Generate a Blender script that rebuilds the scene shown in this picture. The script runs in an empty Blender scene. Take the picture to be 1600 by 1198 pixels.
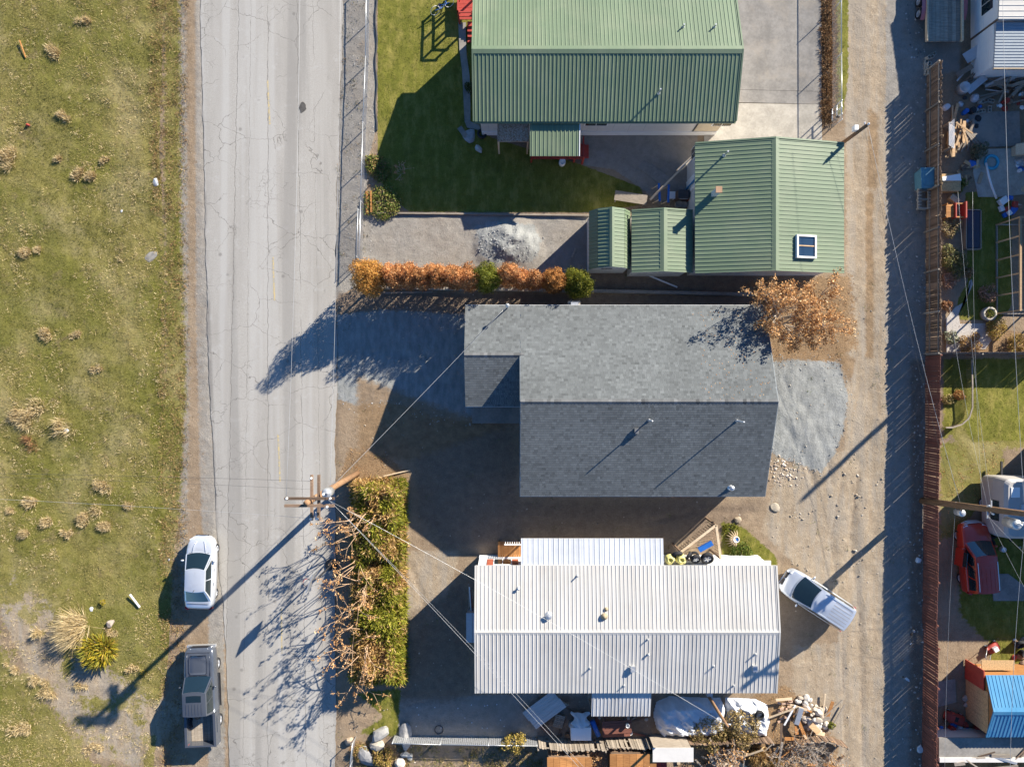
import bpy, bmesh, math, random
import numpy as np
from mathutils import Vector, Matrix, Euler

# ------------------------------------------------------------------ camera, sky, sun, exposure
random.seed(7); rng = np.random.default_rng(7)
sc = bpy.context.scene
CAMZ = 42.68; SCL = 25.0; CX, CY = 800.0, 599.0          # drone height; photo pixels per metre on the ground
SUN_EL = math.radians(24.5); SUN_AZ = math.atan2(.73, .683)
cam_d = bpy.data.cameras.new('camera'); cam = bpy.data.objects.new('camera', cam_d)
sc.collection.objects.link(cam); cam.location = (0, 0, CAMZ); cam.rotation_euler = (0, 0, 0)
cam_d.sensor_width = 36; cam_d.lens = 24; cam_d.clip_end = 5000; sc.camera = cam
world = bpy.data.worlds.new('World'); sc.world = world; world.use_nodes = True
wn = world.node_tree; wn.nodes.clear()
sky = wn.nodes.new('ShaderNodeTexSky'); sky.sky_type = 'NISHITA'; sky.sun_disc = False
sky.sun_elevation = SUN_EL; sky.sun_rotation = SUN_AZ; sky.altitude = 300
sky.air_density = 1.3; sky.dust_density = 0; sky.ozone_density = 10
bg = wn.nodes.new('ShaderNodeBackground'); bg.inputs['Strength'].default_value = .067
wo = wn.nodes.new('ShaderNodeOutputWorld')
wn.links.new(sky.outputs[0], bg.inputs[0]); wn.links.new(bg.outputs[0], wo.inputs[0])
sd = bpy.data.lights.new('sun', 'SUN'); sd.energy = 5.0; sd.angle = math.radians(.5); sd.color = (1, .922, .79)
sun = bpy.data.objects.new('sun', sd); sc.collection.objects.link(sun); sun.location = (30, 28, 40)
SUNV = Vector((math.cos(SUN_EL)*math.sin(SUN_AZ), math.cos(SUN_EL)*math.cos(SUN_AZ), math.sin(SUN_EL)))
sun.rotation_euler = (-SUNV).to_track_quat('-Z', 'Y').to_euler()
vs = sc.view_settings; vs.view_transform = 'Standard'; vs.look = 'None'; vs.exposure = 1.36; vs.gamma = 1
vs.use_curve_mapping = False

# ------------------------------------------------------------------ helpers
COL = sc.collection
R = math.radians
def P(px, py, z=0.0):
    k = (CAMZ - z)/CAMZ/SCL
    return Vector(((px-CX)*k, (CY-py)*k, z))
def G(px, py): return ((px-CX)/SCL, (CY-py)/SCL)
def U(a, b): return random.uniform(a, b)

def tag(o, label=None, cat=None, group=None, kind=None):
    if label: o['label'] = label
    if cat: o['category'] = cat
    if group: o['group'] = group
    if kind: o['kind'] = kind
    return o
def thing(name, label, cat, loc=(0, 0, 0), rz=0, group=None):
    o = bpy.data.objects.new(name, None); COL.objects.link(o)
    o.location = loc; o.rotation_euler = (0, 0, rz); o.empty_display_size = .2
    return tag(o, label, cat, group)
def rootof(o):
    while o.parent: o = o.parent
    return o

class MB:
    def __init__(s): s.v = []; s.f = []; s.m = []; s.mi = 0
    def add(s, vs, fs, M=None):
        b = len(s.v)
        s.v += [tuple(M @ Vector(p)) if M is not None else tuple(p) for p in vs]
        s.f += [tuple(i+b for i in f) for f in fs]; s.m += [s.mi]*len(fs)
        return s
    def box(s, c, d, rz=0, M=None):
        x, y, z = d[0]/2, d[1]/2, d[2]/2
        m = Matrix.Translation(c) @ Matrix.Rotation(rz, 4, 'Z')
        if M is not None: m = M @ m
        return s.add([(-x,-y,-z),(x,-y,-z),(x,y,-z),(-x,y,-z),(-x,-y,z),(x,-y,z),(x,y,z),(-x,y,z)],
              [(3,2,1,0),(4,5,6,7),(0,1,5,4),(1,2,6,5),(2,3,7,6),(3,0,4,7)], m)
    def bx(s, x0, x1, y0, y1, z0, z1, M=None):
        return s.box(((x0+x1)/2, (y0+y1)/2, (z0+z1)/2), (abs(x1-x0), abs(y1-y0), abs(z1-z0)), 0, M)
    def beam(s, a, b, w, h, up=(0, 0, 1)):
        a, b = Vector(a), Vector(b); d = b-a; L = d.length
        if L < 1e-6: return s
        d.normalize(); u = Vector(up)
        if abs(d.dot(u)) > .98: u = Vector((0, 1, 0))
        x = d.cross(u).normalized(); z = x.cross(d)
        m = Matrix(((x[0], d[0], z[0], 0), (x[1], d[1], z[1], 0), (x[2], d[2], z[2], 0), (0, 0, 0, 1)))
        return s.box((0, 0, 0), (w, L, h), 0, Matrix.Translation((a+b)/2) @ m)
    def tube(s, pts, r, seg=8, cap=True, M=None):
        pts = [Vector(p) for p in pts]; n = len(pts)
        rs = r if isinstance(r, (list, tuple)) else [r]*n
        vs = []; fs = []; px = None
        for i, p in enumerate(pts):
            d = (pts[min(i+1, n-1)]-pts[max(i-1, 0)])
            d = d.normalized() if d.length > 1e-9 else Vector((0, 0, 1))
            if px is None:
                px = d.orthogonal().normalized()
            else:
                px = (px - d*px.dot(d)); px = px.normalized() if px.length > 1e-6 else d.orthogonal().normalized()
            py = d.cross(px)
            for k in range(seg):
                a = 2*math.pi*k/seg
                vs.append(p + (px*math.cos(a)+py*math.sin(a))*rs[i])
        for i in range(n-1):
            for k in range(seg):
                k2 = (k+1) % seg
                fs.append((i*seg+k, i*seg+k2, (i+1)*seg+k2, (i+1)*seg+k))
        if cap: fs.append(tuple(range(seg-1, -1, -1))); fs.append(tuple((n-1)*seg+k for k in range(seg)))
        return s.add(vs, fs, M)
    def lathe(s, prof, seg=16, M=None, closed=False):
        vs = []; fs = []; n = len(prof)
        for k in range(seg):
            a = 2*math.pi*k/seg; c, q = math.cos(a), math.sin(a)
            vs += [(r*c, r*q, z) for r, z in prof]
        for k in range(seg):
            k2 = (k+1) % seg
            for i in range(n if closed else n-1):
                j = (i+1) % n
                fs.append((k*n+i, k2*n+i, k2*n+j, k*n+j))
        if not closed:
            if prof[0][0] > 1e-6: fs.append(tuple(k*n for k in range(seg-1, -1, -1)))
            if prof[-1][0] > 1e-6: fs.append(tuple(k*n+n-1 for k in range(seg)))
        return s.add(vs, fs, M)
    def prism(s, poly, z0, z1, M=None):
        n = len(poly); a = sum(poly[i][0]*poly[(i+1) % n][1]-poly[(i+1) % n][0]*poly[i][1] for i in range(n))
        if a < 0: poly = poly[::-1]
        vs = [(p[0], p[1], z0) for p in poly] + [(p[0], p[1], z1) for p in poly]
        fs = [tuple(range(n-1, -1, -1)), tuple(range(n, 2*n))] + [(i, (i+1) % n, n+(i+1) % n, n+i) for i in range(n)]
        return s.add(vs, fs, M)
    def grid(s, fn, nu, nv, M=None):
        vs = [fn(i/nu, j/nv) for j in range(nv+1) for i in range(nu+1)]
        fs = [(j*(nu+1)+i, j*(nu+1)+i+1, (j+1)*(nu+1)+i+1, (j+1)*(nu+1)+i) for j in range(nv) for i in range(nu)]
        return s.add(vs, fs, M)
    def build(s, name, mats, parent=None, smooth=False, loc=None, local=False):
        """one mesh object; world-space vertices unless local; LOC (or the parent's root) becomes the origin"""
        org = Vector((0, 0, 0))
        if not local:
            if parent is not None: org = rootof(parent).location.copy()
            elif loc is not None: org = Vector(loc)
        me = bpy.data.meshes.new(name)
        vs = [(p[0]-org[0], p[1]-org[1], p[2]-org[2]) for p in s.v] if org.length > 0 else s.v
        me.from_pydata(vs, [], s.f)
        if not isinstance(mats, (list, tuple)): mats = [mats]
        for m in mats: me.materials.append(m)
        if len(mats) > 1: me.polygons.foreach_set('material_index', s.m)
        if smooth: me.polygons.foreach_set('use_smooth', [True]*len(me.polygons))
        me.update()
        o = bpy.data.objects.new(name, me); COL.objects.link(o)
        if parent is not None: o.parent = parent
        elif loc is not None: o.location = loc
        elif local is not False and not isinstance(local, bool): o.location = local
        return o

def inst(name, me, parent=None, M=None, org=True):
    """an object that shares mesh data; M is its world matrix"""
    o = bpy.data.objects.new(name, me); COL.objects.link(o)
    if parent is not None:
        o.parent = parent
        if org and M is not None: M = Matrix.Translation(-rootof(parent).location) @ M
    if M is not None: o.matrix_local = M
    return o
def frame(o, u, v, n):
    return Matrix(((u[0], v[0], n[0], o[0]), (u[1], v[1], n[1], o[1]), (u[2], v[2], n[2], o[2]), (0, 0, 0, 1)))
def fast_mesh(name, verts, faces, mat, cols=None, smooth=False):
    """verts (n,3), faces (m,k) numpy -> mesh with a 'Col' point colour"""
    me = bpy.data.meshes.new(name); n = len(verts); m, k = faces.shape
    me.vertices.add(n); me.vertices.foreach_set('co', np.ascontiguousarray(verts, np.float32).ravel())
    me.loops.add(m*k); me.loops.foreach_set('vertex_index', np.ascontiguousarray(faces, np.int32).ravel())
    me.polygons.add(m); me.polygons.foreach_set('loop_start', np.arange(0, m*k, k, dtype=np.int32))
    if cols is not None:
        a = me.color_attributes.new('Col', 'FLOAT_COLOR', 'POINT')
        c = np.ones((n, 4), np.float32); c[:, :3] = cols; a.data.foreach_set('color', c.ravel())
    me.materials.append(mat); me.update(calc_edges=True)
    if not smooth: me.shade_flat()
    return me
def obj(name, me, parent=None, loc=None):
    o = bpy.data.objects.new(name, me); COL.objects.link(o)
    if parent is not None: o.parent = parent
    if loc is not None: o.location = loc
    return o
def copy_tree(o, parent=None):
    c = o.copy(); COL.objects.link(c); c.parent = parent
    for ch in list(o.children): copy_tree(ch, c)
    return c

# ------------------------------------------------------------------ materials
class NT:
    def __init__(s, name):
        s.mat = bpy.data.materials.new(name); s.mat.use_nodes = True
        s.t = s.mat.node_tree; s.t.nodes.clear()
        s.out = s.t.nodes.new('ShaderNodeOutputMaterial')
    def n(s, t, **kw):
        nd = s.t.nodes.new(t)
        for k, v in kw.items(): setattr(nd, k, v)
        return nd
    def put(s, sock, v):
        if hasattr(v, 'is_output') or isinstance(v, bpy.types.NodeSocket): s.t.links.new(v, sock)
        elif isinstance(v, (tuple, list)) and len(v) == 3 and sock.type == 'RGBA': sock.default_value = (*v, 1)
        else: sock.default_value = v
    def pos(s, scale=(1, 1, 1)):
        g = s.n('ShaderNodeNewGeometry')
        m = s.n('ShaderNodeMapping'); m.inputs['Scale'].default_value = scale
        s.t.links.new(g.outputs['Position'], m.inputs[0]); return m.outputs[0]
    def objc(s, scale=(1, 1, 1)):
        g = s.n('ShaderNodeTexCoord')
        m = s.n('ShaderNodeMapping'); m.inputs['Scale'].default_value = scale
        s.t.links.new(g.outputs['Object'], m.inputs[0]); return m.outputs[0]
    def noise(s, scale, detail=4, rough=.6, vec=None, dist=0):
        nd = s.n('ShaderNodeTexNoise'); nd.inputs['Scale'].default_value = scale
        nd.inputs['Detail'].default_value = detail; nd.inputs['Roughness'].default_value = rough
        nd.inputs['Distortion'].default_value = dist
        s.t.links.new(vec if vec is not None else s.pos(), nd.inputs['Vector']); return nd.outputs[0]
    def vor(s, scale, feature='F1', vec=None, out=0, rand=1):
        nd = s.n('ShaderNodeTexVoronoi', feature=feature); nd.inputs['Scale'].default_value = scale
        nd.inputs['Randomness'].default_value = rand
        s.t.links.new(vec if vec is not None else s.pos(), nd.inputs['Vector']); return nd.outputs[out]
    def math(s, op, a, b=0.0, c=0.0):
        nd = s.n('ShaderNodeMath', operation=op); s.put(nd.inputs[0], a); s.put(nd.inputs[1], b); s.put(nd.inputs[2], c); return nd.outputs[0]
    def ss(s, x, lo, hi):
        nd = s.n('ShaderNodeMapRange', interpolation_type='SMOOTHSTEP')
        s.put(nd.inputs[0], x); nd.inputs[1].default_value = lo; nd.inputs[2].default_value = hi; return nd.outputs[0]
    def mix(s, f, a, b, mode='MIX'):
        nd = s.n('ShaderNodeMix', data_type='RGBA', blend_type=mode)
        s.put(nd.inputs[0], f); s.put(nd.inputs[6], a); s.put(nd.inputs[7], b); return nd.outputs[2]
    def attr(s, name, out='Color'):
        nd = s.n('ShaderNodeAttribute'); nd.attribute_name = name; return nd.outputs[out]
    def sep(s, c):
        nd = s.n('ShaderNodeSeparateColor'); s.put(nd.inputs[0], c); return nd.outputs
    def xyz(s, v):
        nd = s.n('ShaderNodeSeparateXYZ'); s.put(nd.inputs[0], v); return nd.outputs
    def bump(s, h, strength=.4, dist=.02):
        nd = s.n('ShaderNodeBump'); nd.inputs['Strength'].default_value = strength; nd.inputs['Distance'].default_value = dist
        s.put(nd.inputs['Height'], h); return nd.outputs[0]
    def bsdf(s, col, rough=.7, metal=0, normal=None, spec=.5, coat=0, **kw):
        b = s.n('ShaderNodeBsdfPrincipled'); s.put(b.inputs['Base Color'], col); s.put(b.inputs['Roughness'], rough)
        b.inputs['Metallic'].default_value = metal; b.inputs['Specular IOR Level'].default_value = spec
        b.inputs['Coat Weight'].default_value = coat
        if normal is not None: s.put(b.inputs['Normal'], normal)
        for k, v in kw.items(): b.inputs[k].default_value = v
        s.t.links.new(b.outputs[0], s.out.inputs[0]); return s.mat

def m_plain(name, col, rough=.6, metal=0, var=.15, scale=3, bump=.1, spec=.4, coat=0, orand=0, dirt=None, dirt_amt=.5):
    t = NT(name); n = t.noise(scale, 5, .65); n2 = t.noise(scale*9, 3, .6)
    f = t.math('ADD', t.math('MULTIPLY', n, .65), t.math('MULTIPLY', n2, .35))
    lo = tuple(c*(1-var) for c in col); hi = tuple(min(1, c*(1+var)) for c in col)
    c = t.mix(t.ss(f, .3, .7), lo, hi)
    if dirt: c = t.mix(t.math('MULTIPLY', t.ss(t.noise(scale*.5, 6, .7, dist=.5), .48, .72), dirt_amt), c, dirt)
    if orand:
        oi = t.n('ShaderNodeObjectInfo'); h = t.n('ShaderNodeHueSaturation')
        t.put(h.inputs['Value'], t.math('ADD', t.math('MULTIPLY', oi.outputs['Random'], 2*orand), 1-orand)); t.put(h.inputs['Color'], c); c = h.outputs[0]
    nm = t.bump(n2, bump, .01) if bump else None
    return t.bsdf(c, rough, metal, nm, spec, coat)
def m_wood(name, col, dark, along=(1, 14, 14), rough=.8, orand=.25):
    t = NT(name); n = t.noise(2.2, 5, .7, t.objc(along)); n2 = t.noise(.9, 3, .6)
    c = t.mix(t.ss(n, .32, .68), dark, col); c = t.mix(t.math('MULTIPLY', t.ss(n2, .45, .75), .45), c, dark)
    oi = t.n('ShaderNodeObjectInfo'); h = t.n('ShaderNodeHueSaturation')
    t.put(h.inputs['Value'], t.math('ADD', t.math('MULTIPLY', oi.outputs['Random'], 2*orand), 1-orand)); t.put(h.inputs['Color'], c)
    return t.bsdf(h.outputs[0], rough, 0, t.bump(n, .4, .01), .25)
def m_leaf(name='foliage', trans=.25):
    t = NT(name); c = t.attr('Col'); b = t.n('ShaderNodeBsdfPrincipled'); t.put(b.inputs['Base Color'], c)
    b.inputs['Roughness'].default_value = .62; b.inputs['Specular IOR Level'].default_value = .25
    tr = t.n('ShaderNodeBsdfTranslucent'); t.put(tr.inputs[0], c); mx = t.n('ShaderNodeMixShader'); mx.inputs[0].default_value = trans
    t.t.links.new(b.outputs[0], mx.inputs[1]); t.t.links.new(tr.outputs[0], mx.inputs[2]); t.t.links.new(mx.outputs[0], t.out.inputs[0])
    return t.mat
def m_vcol(name, rough=.85, bump=.4, bscale=40, var=.12):
    t = NT(name); n = t.noise(bscale, 3, .6); c = t.mix(n, (1-var,)*3, (1+var,)*3)
    return t.bsdf(t.mix(1, t.attr('Col'), c, 'MULTIPLY'), rough, 0, t.bump(n, bump, .01), .25)
def m_glass(name, col=(.02, .035, .04), rough=.04):
    t = NT(name); return t.bsdf(col, rough, 0, None, .9, .6)

def m_metal(name, col, fade, stain, rough=.5):
    t = NT(name); oi = t.n('ShaderNodeObjectInfo'); tc = t.n('ShaderNodeTexCoord'); off = t.n('ShaderNodeVectorMath', operation='ADD'); sc_ = t.n('ShaderNodeMapping'); sc_.inputs['Scale'].default_value = (7, .45, 1)
    t.t.links.new(tc.outputs['Object'], sc_.inputs[0]); cb = t.n('ShaderNodeCombineXYZ'); t.put(cb.inputs[0], t.math('MULTIPLY', oi.outputs['Random'], 97.0)); t.put(cb.inputs[1], t.math('MULTIPLY', oi.outputs['Random'], 31.0))
    t.t.links.new(sc_.outputs[0], off.inputs[0]); t.t.links.new(cb.outputs[0], off.inputs[1]); st = t.noise(1.0, 5, .7, off.outputs[0]); big = t.noise(.5, 5, .65); fine = t.noise(18, 3, .7)
    c = t.mix(t.math('MULTIPLY', t.ss(big, .42, .66), .7), col, fade); c = t.mix(t.math('MULTIPLY', t.ss(st, .52, .72), .55), c, stain); c = t.mix(t.math('MULTIPLY', t.ss(fine, .55, .8), .25), c, stain)
    h = t.n('ShaderNodeHueSaturation'); t.put(h.inputs['Value'], t.math('ADD', t.math('MULTIPLY', oi.outputs['Random'], .12), .94)); t.put(h.inputs['Color'], c)
    return t.bsdf(h.outputs[0], rough, 0, t.bump(t.noise(1.5, 3, .5), .15, .02), .4)
M = {}
M['leaf'] = m_leaf()
M['bark'] = m_plain('bark', (.22, .18, .14), .9, 0, .35, 6, .6)
M['pale_bark'] = m_plain('pale_bark', (.42, .36, .30), .9, 0, .3, 6, .5)
M['shingle'] = m_vcol('shingle', .95, .15, 90, .15)
M['stone'] = m_vcol('stone', .9, .5, 25, .2)
M['white_paint'] = m_plain('white_paint', (.36, .34, .32), .55, 0, .06, 2, .05, dirt=(.45, .4, .33), dirt_amt=.25)
M['white_metal'] = m_metal('white_metal', (.465, .45, .425), (.425, .405, .375), (.34, .32, .29))
M['old_metal'] = m_metal('old_metal', (.46, .46, .46), (.40, .38, .36), (.22, .19, .16))
M['green_metal'] = m_metal('green_metal', (.132, .178, .108), (.165, .2, .128), (.10, .135, .085))
M['blue_metal'] = m_metal('blue_metal', (.05, .21, .38), (.09, .26, .42), (.035, .15, .28))
M['siding'] = m_plain('siding', (.55, .53, .50), .7, 0, .06, 2, .05)
M['grey_siding'] = m_plain('grey_siding', (.26, .29, .31), .7, 0, .08, 2, .05)
M['tan_siding'] = m_plain('tan_siding', (.52, .44, .32), .75, 0, .1, 2, .05)
M['trim_white'] = m_plain('trim_white', (.72, .72, .71), .5, 0, .04, 2, .02)
M['glass'] = m_glass('glass')
M['car_glass'] = m_glass('car_glass', (.008, .016, .019))
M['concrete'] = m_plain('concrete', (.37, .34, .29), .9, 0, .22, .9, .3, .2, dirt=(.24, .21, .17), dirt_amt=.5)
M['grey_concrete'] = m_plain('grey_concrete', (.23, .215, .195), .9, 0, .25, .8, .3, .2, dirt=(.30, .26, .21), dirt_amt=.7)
M['galv'] = m_plain('galvanised', (.5, .51, .52), .4, .6, .1, 5, .05, .5)
M['dark_metal'] = m_plain('dark_metal', (.06, .06, .065), .5, .4, .2, 5, .1)
M['black'] = m_plain('black_plastic', (.018, .018, .02), .55, 0, .2, 5, .05)
M['rubber'] = m_plain('rubber', (.028, .028, .03), .85, 0, .3, 8, .3, .2)
M['alloy'] = m_plain('alloy', (.55, .56, .58), .3, .7, .05, 4, 0, .5)
M['red_paint'] = m_plain('red_paint', (.36, .045, .03), .6, 0, .2, 3, .1, dirt=(.2, .06, .04))
M['wood_orange'] = m_wood('wood_orange', (.46, .22, .075), (.28, .12, .04))
M['wood_grey'] = m_wood('wood_grey', (.36, .31, .25), (.2, .165, .13))
M['wood_new'] = m_wood('wood_new', (.55, .38, .22), (.4, .25, .13))
M['wood_pale'] = m_wood('wood_pale', (.6, .48, .33), (.42, .31, .2))
M['wood_brown'] = m_wood('wood_brown', (.23, .155, .105), (.12, .08, .055), orand=.4)
M['wood_red'] = m_wood('wood_red', (.21, .088, .062), (.14, .055, .04), orand=.15)
M['pole_wood'] = m_wood('pole_wood', (.30, .18, .10), (.17, .095, .05), (10, 10, 1))
M['osb'] = m_plain('osb', (.46, .30, .15), .85, 0, .35, 12, .3, .2)
M['blue_plastic'] = m_plain('blue_plastic', (.02, .12, .42), .4, 0, .15, 3, .05)
M['tarp'] = m_plain('white_tarp', (.55, .57, .60), .4, 0, .08, 4, .3, .5)
M['yellow_bag'] = m_plain('yellow_bag', (.66, .60, .22), .5, 0, .12, 6, .3)
M['wire'] = m_plain('pale_wire', (.40, .40, .40), .4, .3, .1, 3, 0)
M['dark_wire'] = m_plain('dark_wire', (.05, .05, .05), .5, 0, .1, 3, 0)
M['porcelain'] = m_plain('porcelain', (.7, .72, .75), .2, 0, .05, 3, 0)
def m_paint(name, col, flake=.0, rough=.28):
    t = NT(name); n = t.noise(2.5, 4, .6); c = t.mix(t.ss(n, .5, .8), col, tuple(x*.8+.03 for x in col))
    return t.bsdf(c, rough, flake, None, .5, .7, **{'Coat Roughness': .06})

# ------------------------------------------------------------------ ground sheet with painted-in-the-soil regions
def axis(a, b, step, far):
    core = np.arange(a, b+step/2, step); out = []; x, d = b, step
    while x < far: d *= 1.5; x += d; out.append(x)
    lo = []; x, d = a, step
    while x > -far: d *= 1.5; x -= d; lo.append(x)
    return np.array(lo[::-1] + list(core) + out)
gx = axis(-34, 34, .15, 2500); gy = axis(-26, 26, .15, 2500)
XX, YY = np.meshgrid(gx, gy); PXX = XX*SCL+CX; PYY = CY-YY*SCL      # ground position in photo pixels
def vnoise(x, y, seed=0):
    """cheap smooth value noise 0..1"""
    xi = np.floor(x).astype(np.int64); yi = np.floor(y).astype(np.int64); fx = x-xi; fy = y-yi
    fx = fx*fx*(3-2*fx); fy = fy*fy*(3-2*fy)
    def h(a, b):
        n = (a*374761393 + b*668265263 + seed*1442695041) & 0xffffffff
        n = ((n ^ (n >> 13))*1274126177) & 0xffffffff
        return ((n ^ (n >> 16)) & 0xffff)/65535.0
    return (h(xi, yi)*(1-fx)+h(xi+1, yi)*fx)*(1-fy)+(h(xi, yi+1)*(1-fx)+h(xi+1, yi+1)*fx)*fy
def fbm(x, y, seed=0, o=4):
    s = 0; a = .5; t = 0
    for i in range(o): s = s+a*vnoise(x*2**i, y*2**i, seed+i*17); t += a; a *= .5
    return s/t
def sdist(poly, X, Y):
    """signed distance (positive inside) in the polygon's own units"""
    d = np.full(X.shape, 1e9); ins = np.zeros(X.shape, bool); n = len(poly)
    for i in range(n):
        x0, y0 = poly[i]; x1, y1 = poly[(i+1) % n]; ex, ey = x1-x0, y1-y0
        t = np.clip(((X-x0)*ex+(Y-y0)*ey)/(ex*ex+ey*ey+1e-9), 0, 1)
        d = np.minimum(d, np.hypot(X-x0-t*ex, Y-y0-t*ey))
        c = ((y0 > Y) != (y1 > Y)) & (X < (x1-x0)*(Y-y0)/((y1-y0) if y1 != y0 else 1e-9)+x0); ins ^= c
    return np.where(ins, d, -d)
def pmask(poly, soft):
    x0 = min(p[0] for p in poly)-soft; x1 = max(p[0] for p in poly)+soft
    y0 = min(p[1] for p in poly)-soft; y1 = max(p[1] for p in poly)+soft
    out = np.zeros(PXX.shape); sel = (PXX > x0) & (PXX < x1) & (PYY > y0) & (PYY < y1)
    out[sel] = np.clip(.5+sdist(poly, PXX[sel], PYY[sel])/soft, 0, 1); return out
B = 90000
FIELD = [(-B,-B),(258,-B),(256,0),(251,120),(249,240),(254,330),(257,480),(258,600),(262,700),(264,800),(268,880),(266,960),(262,1040),(250,1120),(240,1210),(240,B),(-B,B)]
ROAD_L = [(311,-2500),(313,0),(316,150),(320,300),(324,480),(326,600),(334,720),(340,830),(347,930),(353,1010),(357,1110),(358,1210),(360,3600)]
ROAD_R = [(538,-2500),(536,0),(532,120),(528,220),(525,300),(524,480),(526,600),(524,700),(523,850),(523,1000),(526,1110),(524,1210),(524,3600)]
LAYERS = {  # name: list of (polygon in photo pixels, softness in pixels)
 'field': [(FIELD, 8), ([(1470,692),(1568,688),(1568,750),(1490,835),(1470,845)], 30), ([(1520,620),(1700,620),(1700,700),(1500,700),(1478,670)], 30)],
 'gravel': [([(300,-2500),(330,-2500),(330,650),(350,900),(360,3500),(318,3500),(326,950),(314,800),(306,500)], 30),
            ([(522,-2500),(588,-2500),(588,200),(575,250),(565,440),(522,470)], 10),
            ([(905,205),(1090,205),(1090,300),(1030,320),(1005,296),(960,265),(912,258)], 8),
            ([(566,336),(922,336),(922,430),(560,430)], 14),
            ([(1386,-2500),(1500,-2500),(1500,110),(1448,120),(1445,3500),(1380,3500),(1384,600)], 30),
            ([(620,1090),(930,1080),(940,1152),(618,1152)], 30)],
 'blue': [([(526,492),(600,484),(735,492),(760,600),(740,660),(672,650),(640,634),(600,630),(560,634),(526,622)], 26),
          ([(1200,566),(1240,562),(1312,566),(1326,618),(1318,672),(1306,706),(1284,738),(1250,726),(1212,712),(1190,690)], 24),
          ([(744,352),(770,346),(836,352),(846,380),(836,408),(770,412),(748,396)], 30)],
 'lawn': [([(589,-2500),(740,-2500),(740,200),(770,216),(905,256),(1000,292),(1010,318),(930,332),(640,331),(600,300),(590,240)], 6),
          ([(558,1083),(625,1075),(622,1150),(560,1146),(600,1120)], 18), ([(1128,815),(1160,822),(1212,868),(1216,884),(1128,884)], 16),
          ([(1508,300),(1580,300),(1580,480),(1560,500),(1500,500),(1496,470),(1512,440)], 6),
          ([(1474,560),(1700,560),(1700,690),(1520,690),(1500,660),(1474,690)], 20),
          ([(1500,830),(1700,830),(1700,1000),(1540,1000),(1500,960)], 30), ([(1545,1000),(1700,990),(1700,1040),(1548,1035)], 16),
          ([(1305,-2500),(1330,-2500),(1326,120),(1318,180),(1306,180)], 14)],
 'pale': [([(1305,-2500),(1392,-2500),(1392,3500),(1300,3500),(1310,1000),(1320,700),(1325,560),(1322,300)], 30),
          ([(1215,735),(1330,700),(1390,700),(1390,3500),(1225,3500),(1240,1010),(1340,1000),(1240,880),(1190,830)], 40),
          ([(0,890),(40,880),(130,1010),(240,1090),(300,1100),(220,1200),(150,1180),(60,1080),(0,960)], 50),
          ([(640,860),(720,860),(690,960),(632,1000)], 30)],
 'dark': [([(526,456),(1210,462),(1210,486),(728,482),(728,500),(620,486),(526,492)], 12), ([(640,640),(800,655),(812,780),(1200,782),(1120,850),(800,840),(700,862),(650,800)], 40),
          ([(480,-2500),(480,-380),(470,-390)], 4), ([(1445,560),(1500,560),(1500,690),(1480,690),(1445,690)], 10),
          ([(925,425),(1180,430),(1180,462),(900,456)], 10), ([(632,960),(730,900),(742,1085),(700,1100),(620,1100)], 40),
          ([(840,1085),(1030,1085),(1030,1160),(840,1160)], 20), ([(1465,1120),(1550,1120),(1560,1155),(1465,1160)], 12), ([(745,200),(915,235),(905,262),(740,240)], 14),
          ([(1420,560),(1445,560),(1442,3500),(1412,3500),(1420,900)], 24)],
 'leafy': [([(545,700),(600,712),(640,740),(628,800),(630,850),(560,760),(528,760)], 30), ([(1278,-2500),(1308,-2500),(1308,190),(1282,200)], 10),
           ([(1170,440),(1330,430),(1340,540),(1300,570),(1210,560)], 40), ([(1475,500),(1600,520),(1600,552),(1475,552)], 20),
           ([(545,1155),(640,1165),(640,3500),(530,3500)], 16), ([(1470,700),(1560,690),(1560,745),(1490,830),(1470,840)], 40), ([(1190,1080),(1230,1070),(1310,1160),(1300,3500),(1060,3500),(1060,1165)], 30)],
 'mud': [([(1356,165),(1374,180),(1372,300),(1354,290)], 24), ([(1353,300),(1366,300),(1366,560),(1353,560)], 16), ([(1300,545),(1340,560),(1330,600)], 20), ([(556,585),(700,640),(800,665),(640,720),(560,720)], 40)],
}
def strip(pts, w):
    out = []; back = []
    for i, p in enumerate(pts):
        a, b = pts[max(0, i-1)], pts[min(len(pts)-1, i+1)]; dx, dy = b[0]-a[0], b[1]-a[1]; l = math.hypot(dx, dy); out.append((p[0]-dy/l*w/2, p[1]+dx/l*w/2)); back.append((p[0]+dy/l*w/2, p[1]-dx/l*w/2))
    return out+back[::-1]
TRACKS = [strip(q_, 7) for q_ in ([(738, 950), (733, 1010), (706, 1062), (662, 1098), (600, 1112), (530, 1118)], [(712, 950), (706, 1005), (684, 1045), (645, 1075), (600, 1090)], [(1222, 590), (1262, 640), (1290, 705), (1302, 760)], [(1212, 640), (1250, 700), (1275, 760)], [(1345, 720), (1330, 840), (1345, 960), (1350, 1200)], [(1318, 740), (1300, 840), (1316, 960), (1322, 1200)],
          [(530, 545), (620, 555), (720, 560)], [(530, 585), (620, 595), (720, 600)], [(640, 880), (665, 950), (655, 1010)], [(1010, 815), (1080, 800), (1180, 800)])]
def layer(name):
    m = np.zeros(PXX.shape)
    for p, s in LAYERS[name]: m = np.maximum(m, pmask(p, s))
    if name == 'dark':
        for p in TRACKS: m = np.maximum(m, .62*pmask(p, 7))
    return m
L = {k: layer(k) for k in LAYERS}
L['field'] *= 1-.8*pmask([(-60,880),(30,880),(130,1000),(240,1080),(310,1090),(225,1215),(150,1215),(60,1090),(-60,980)], 60)*(.1+1.3*fbm(XX*.9, YY*.9, 99))
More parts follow.
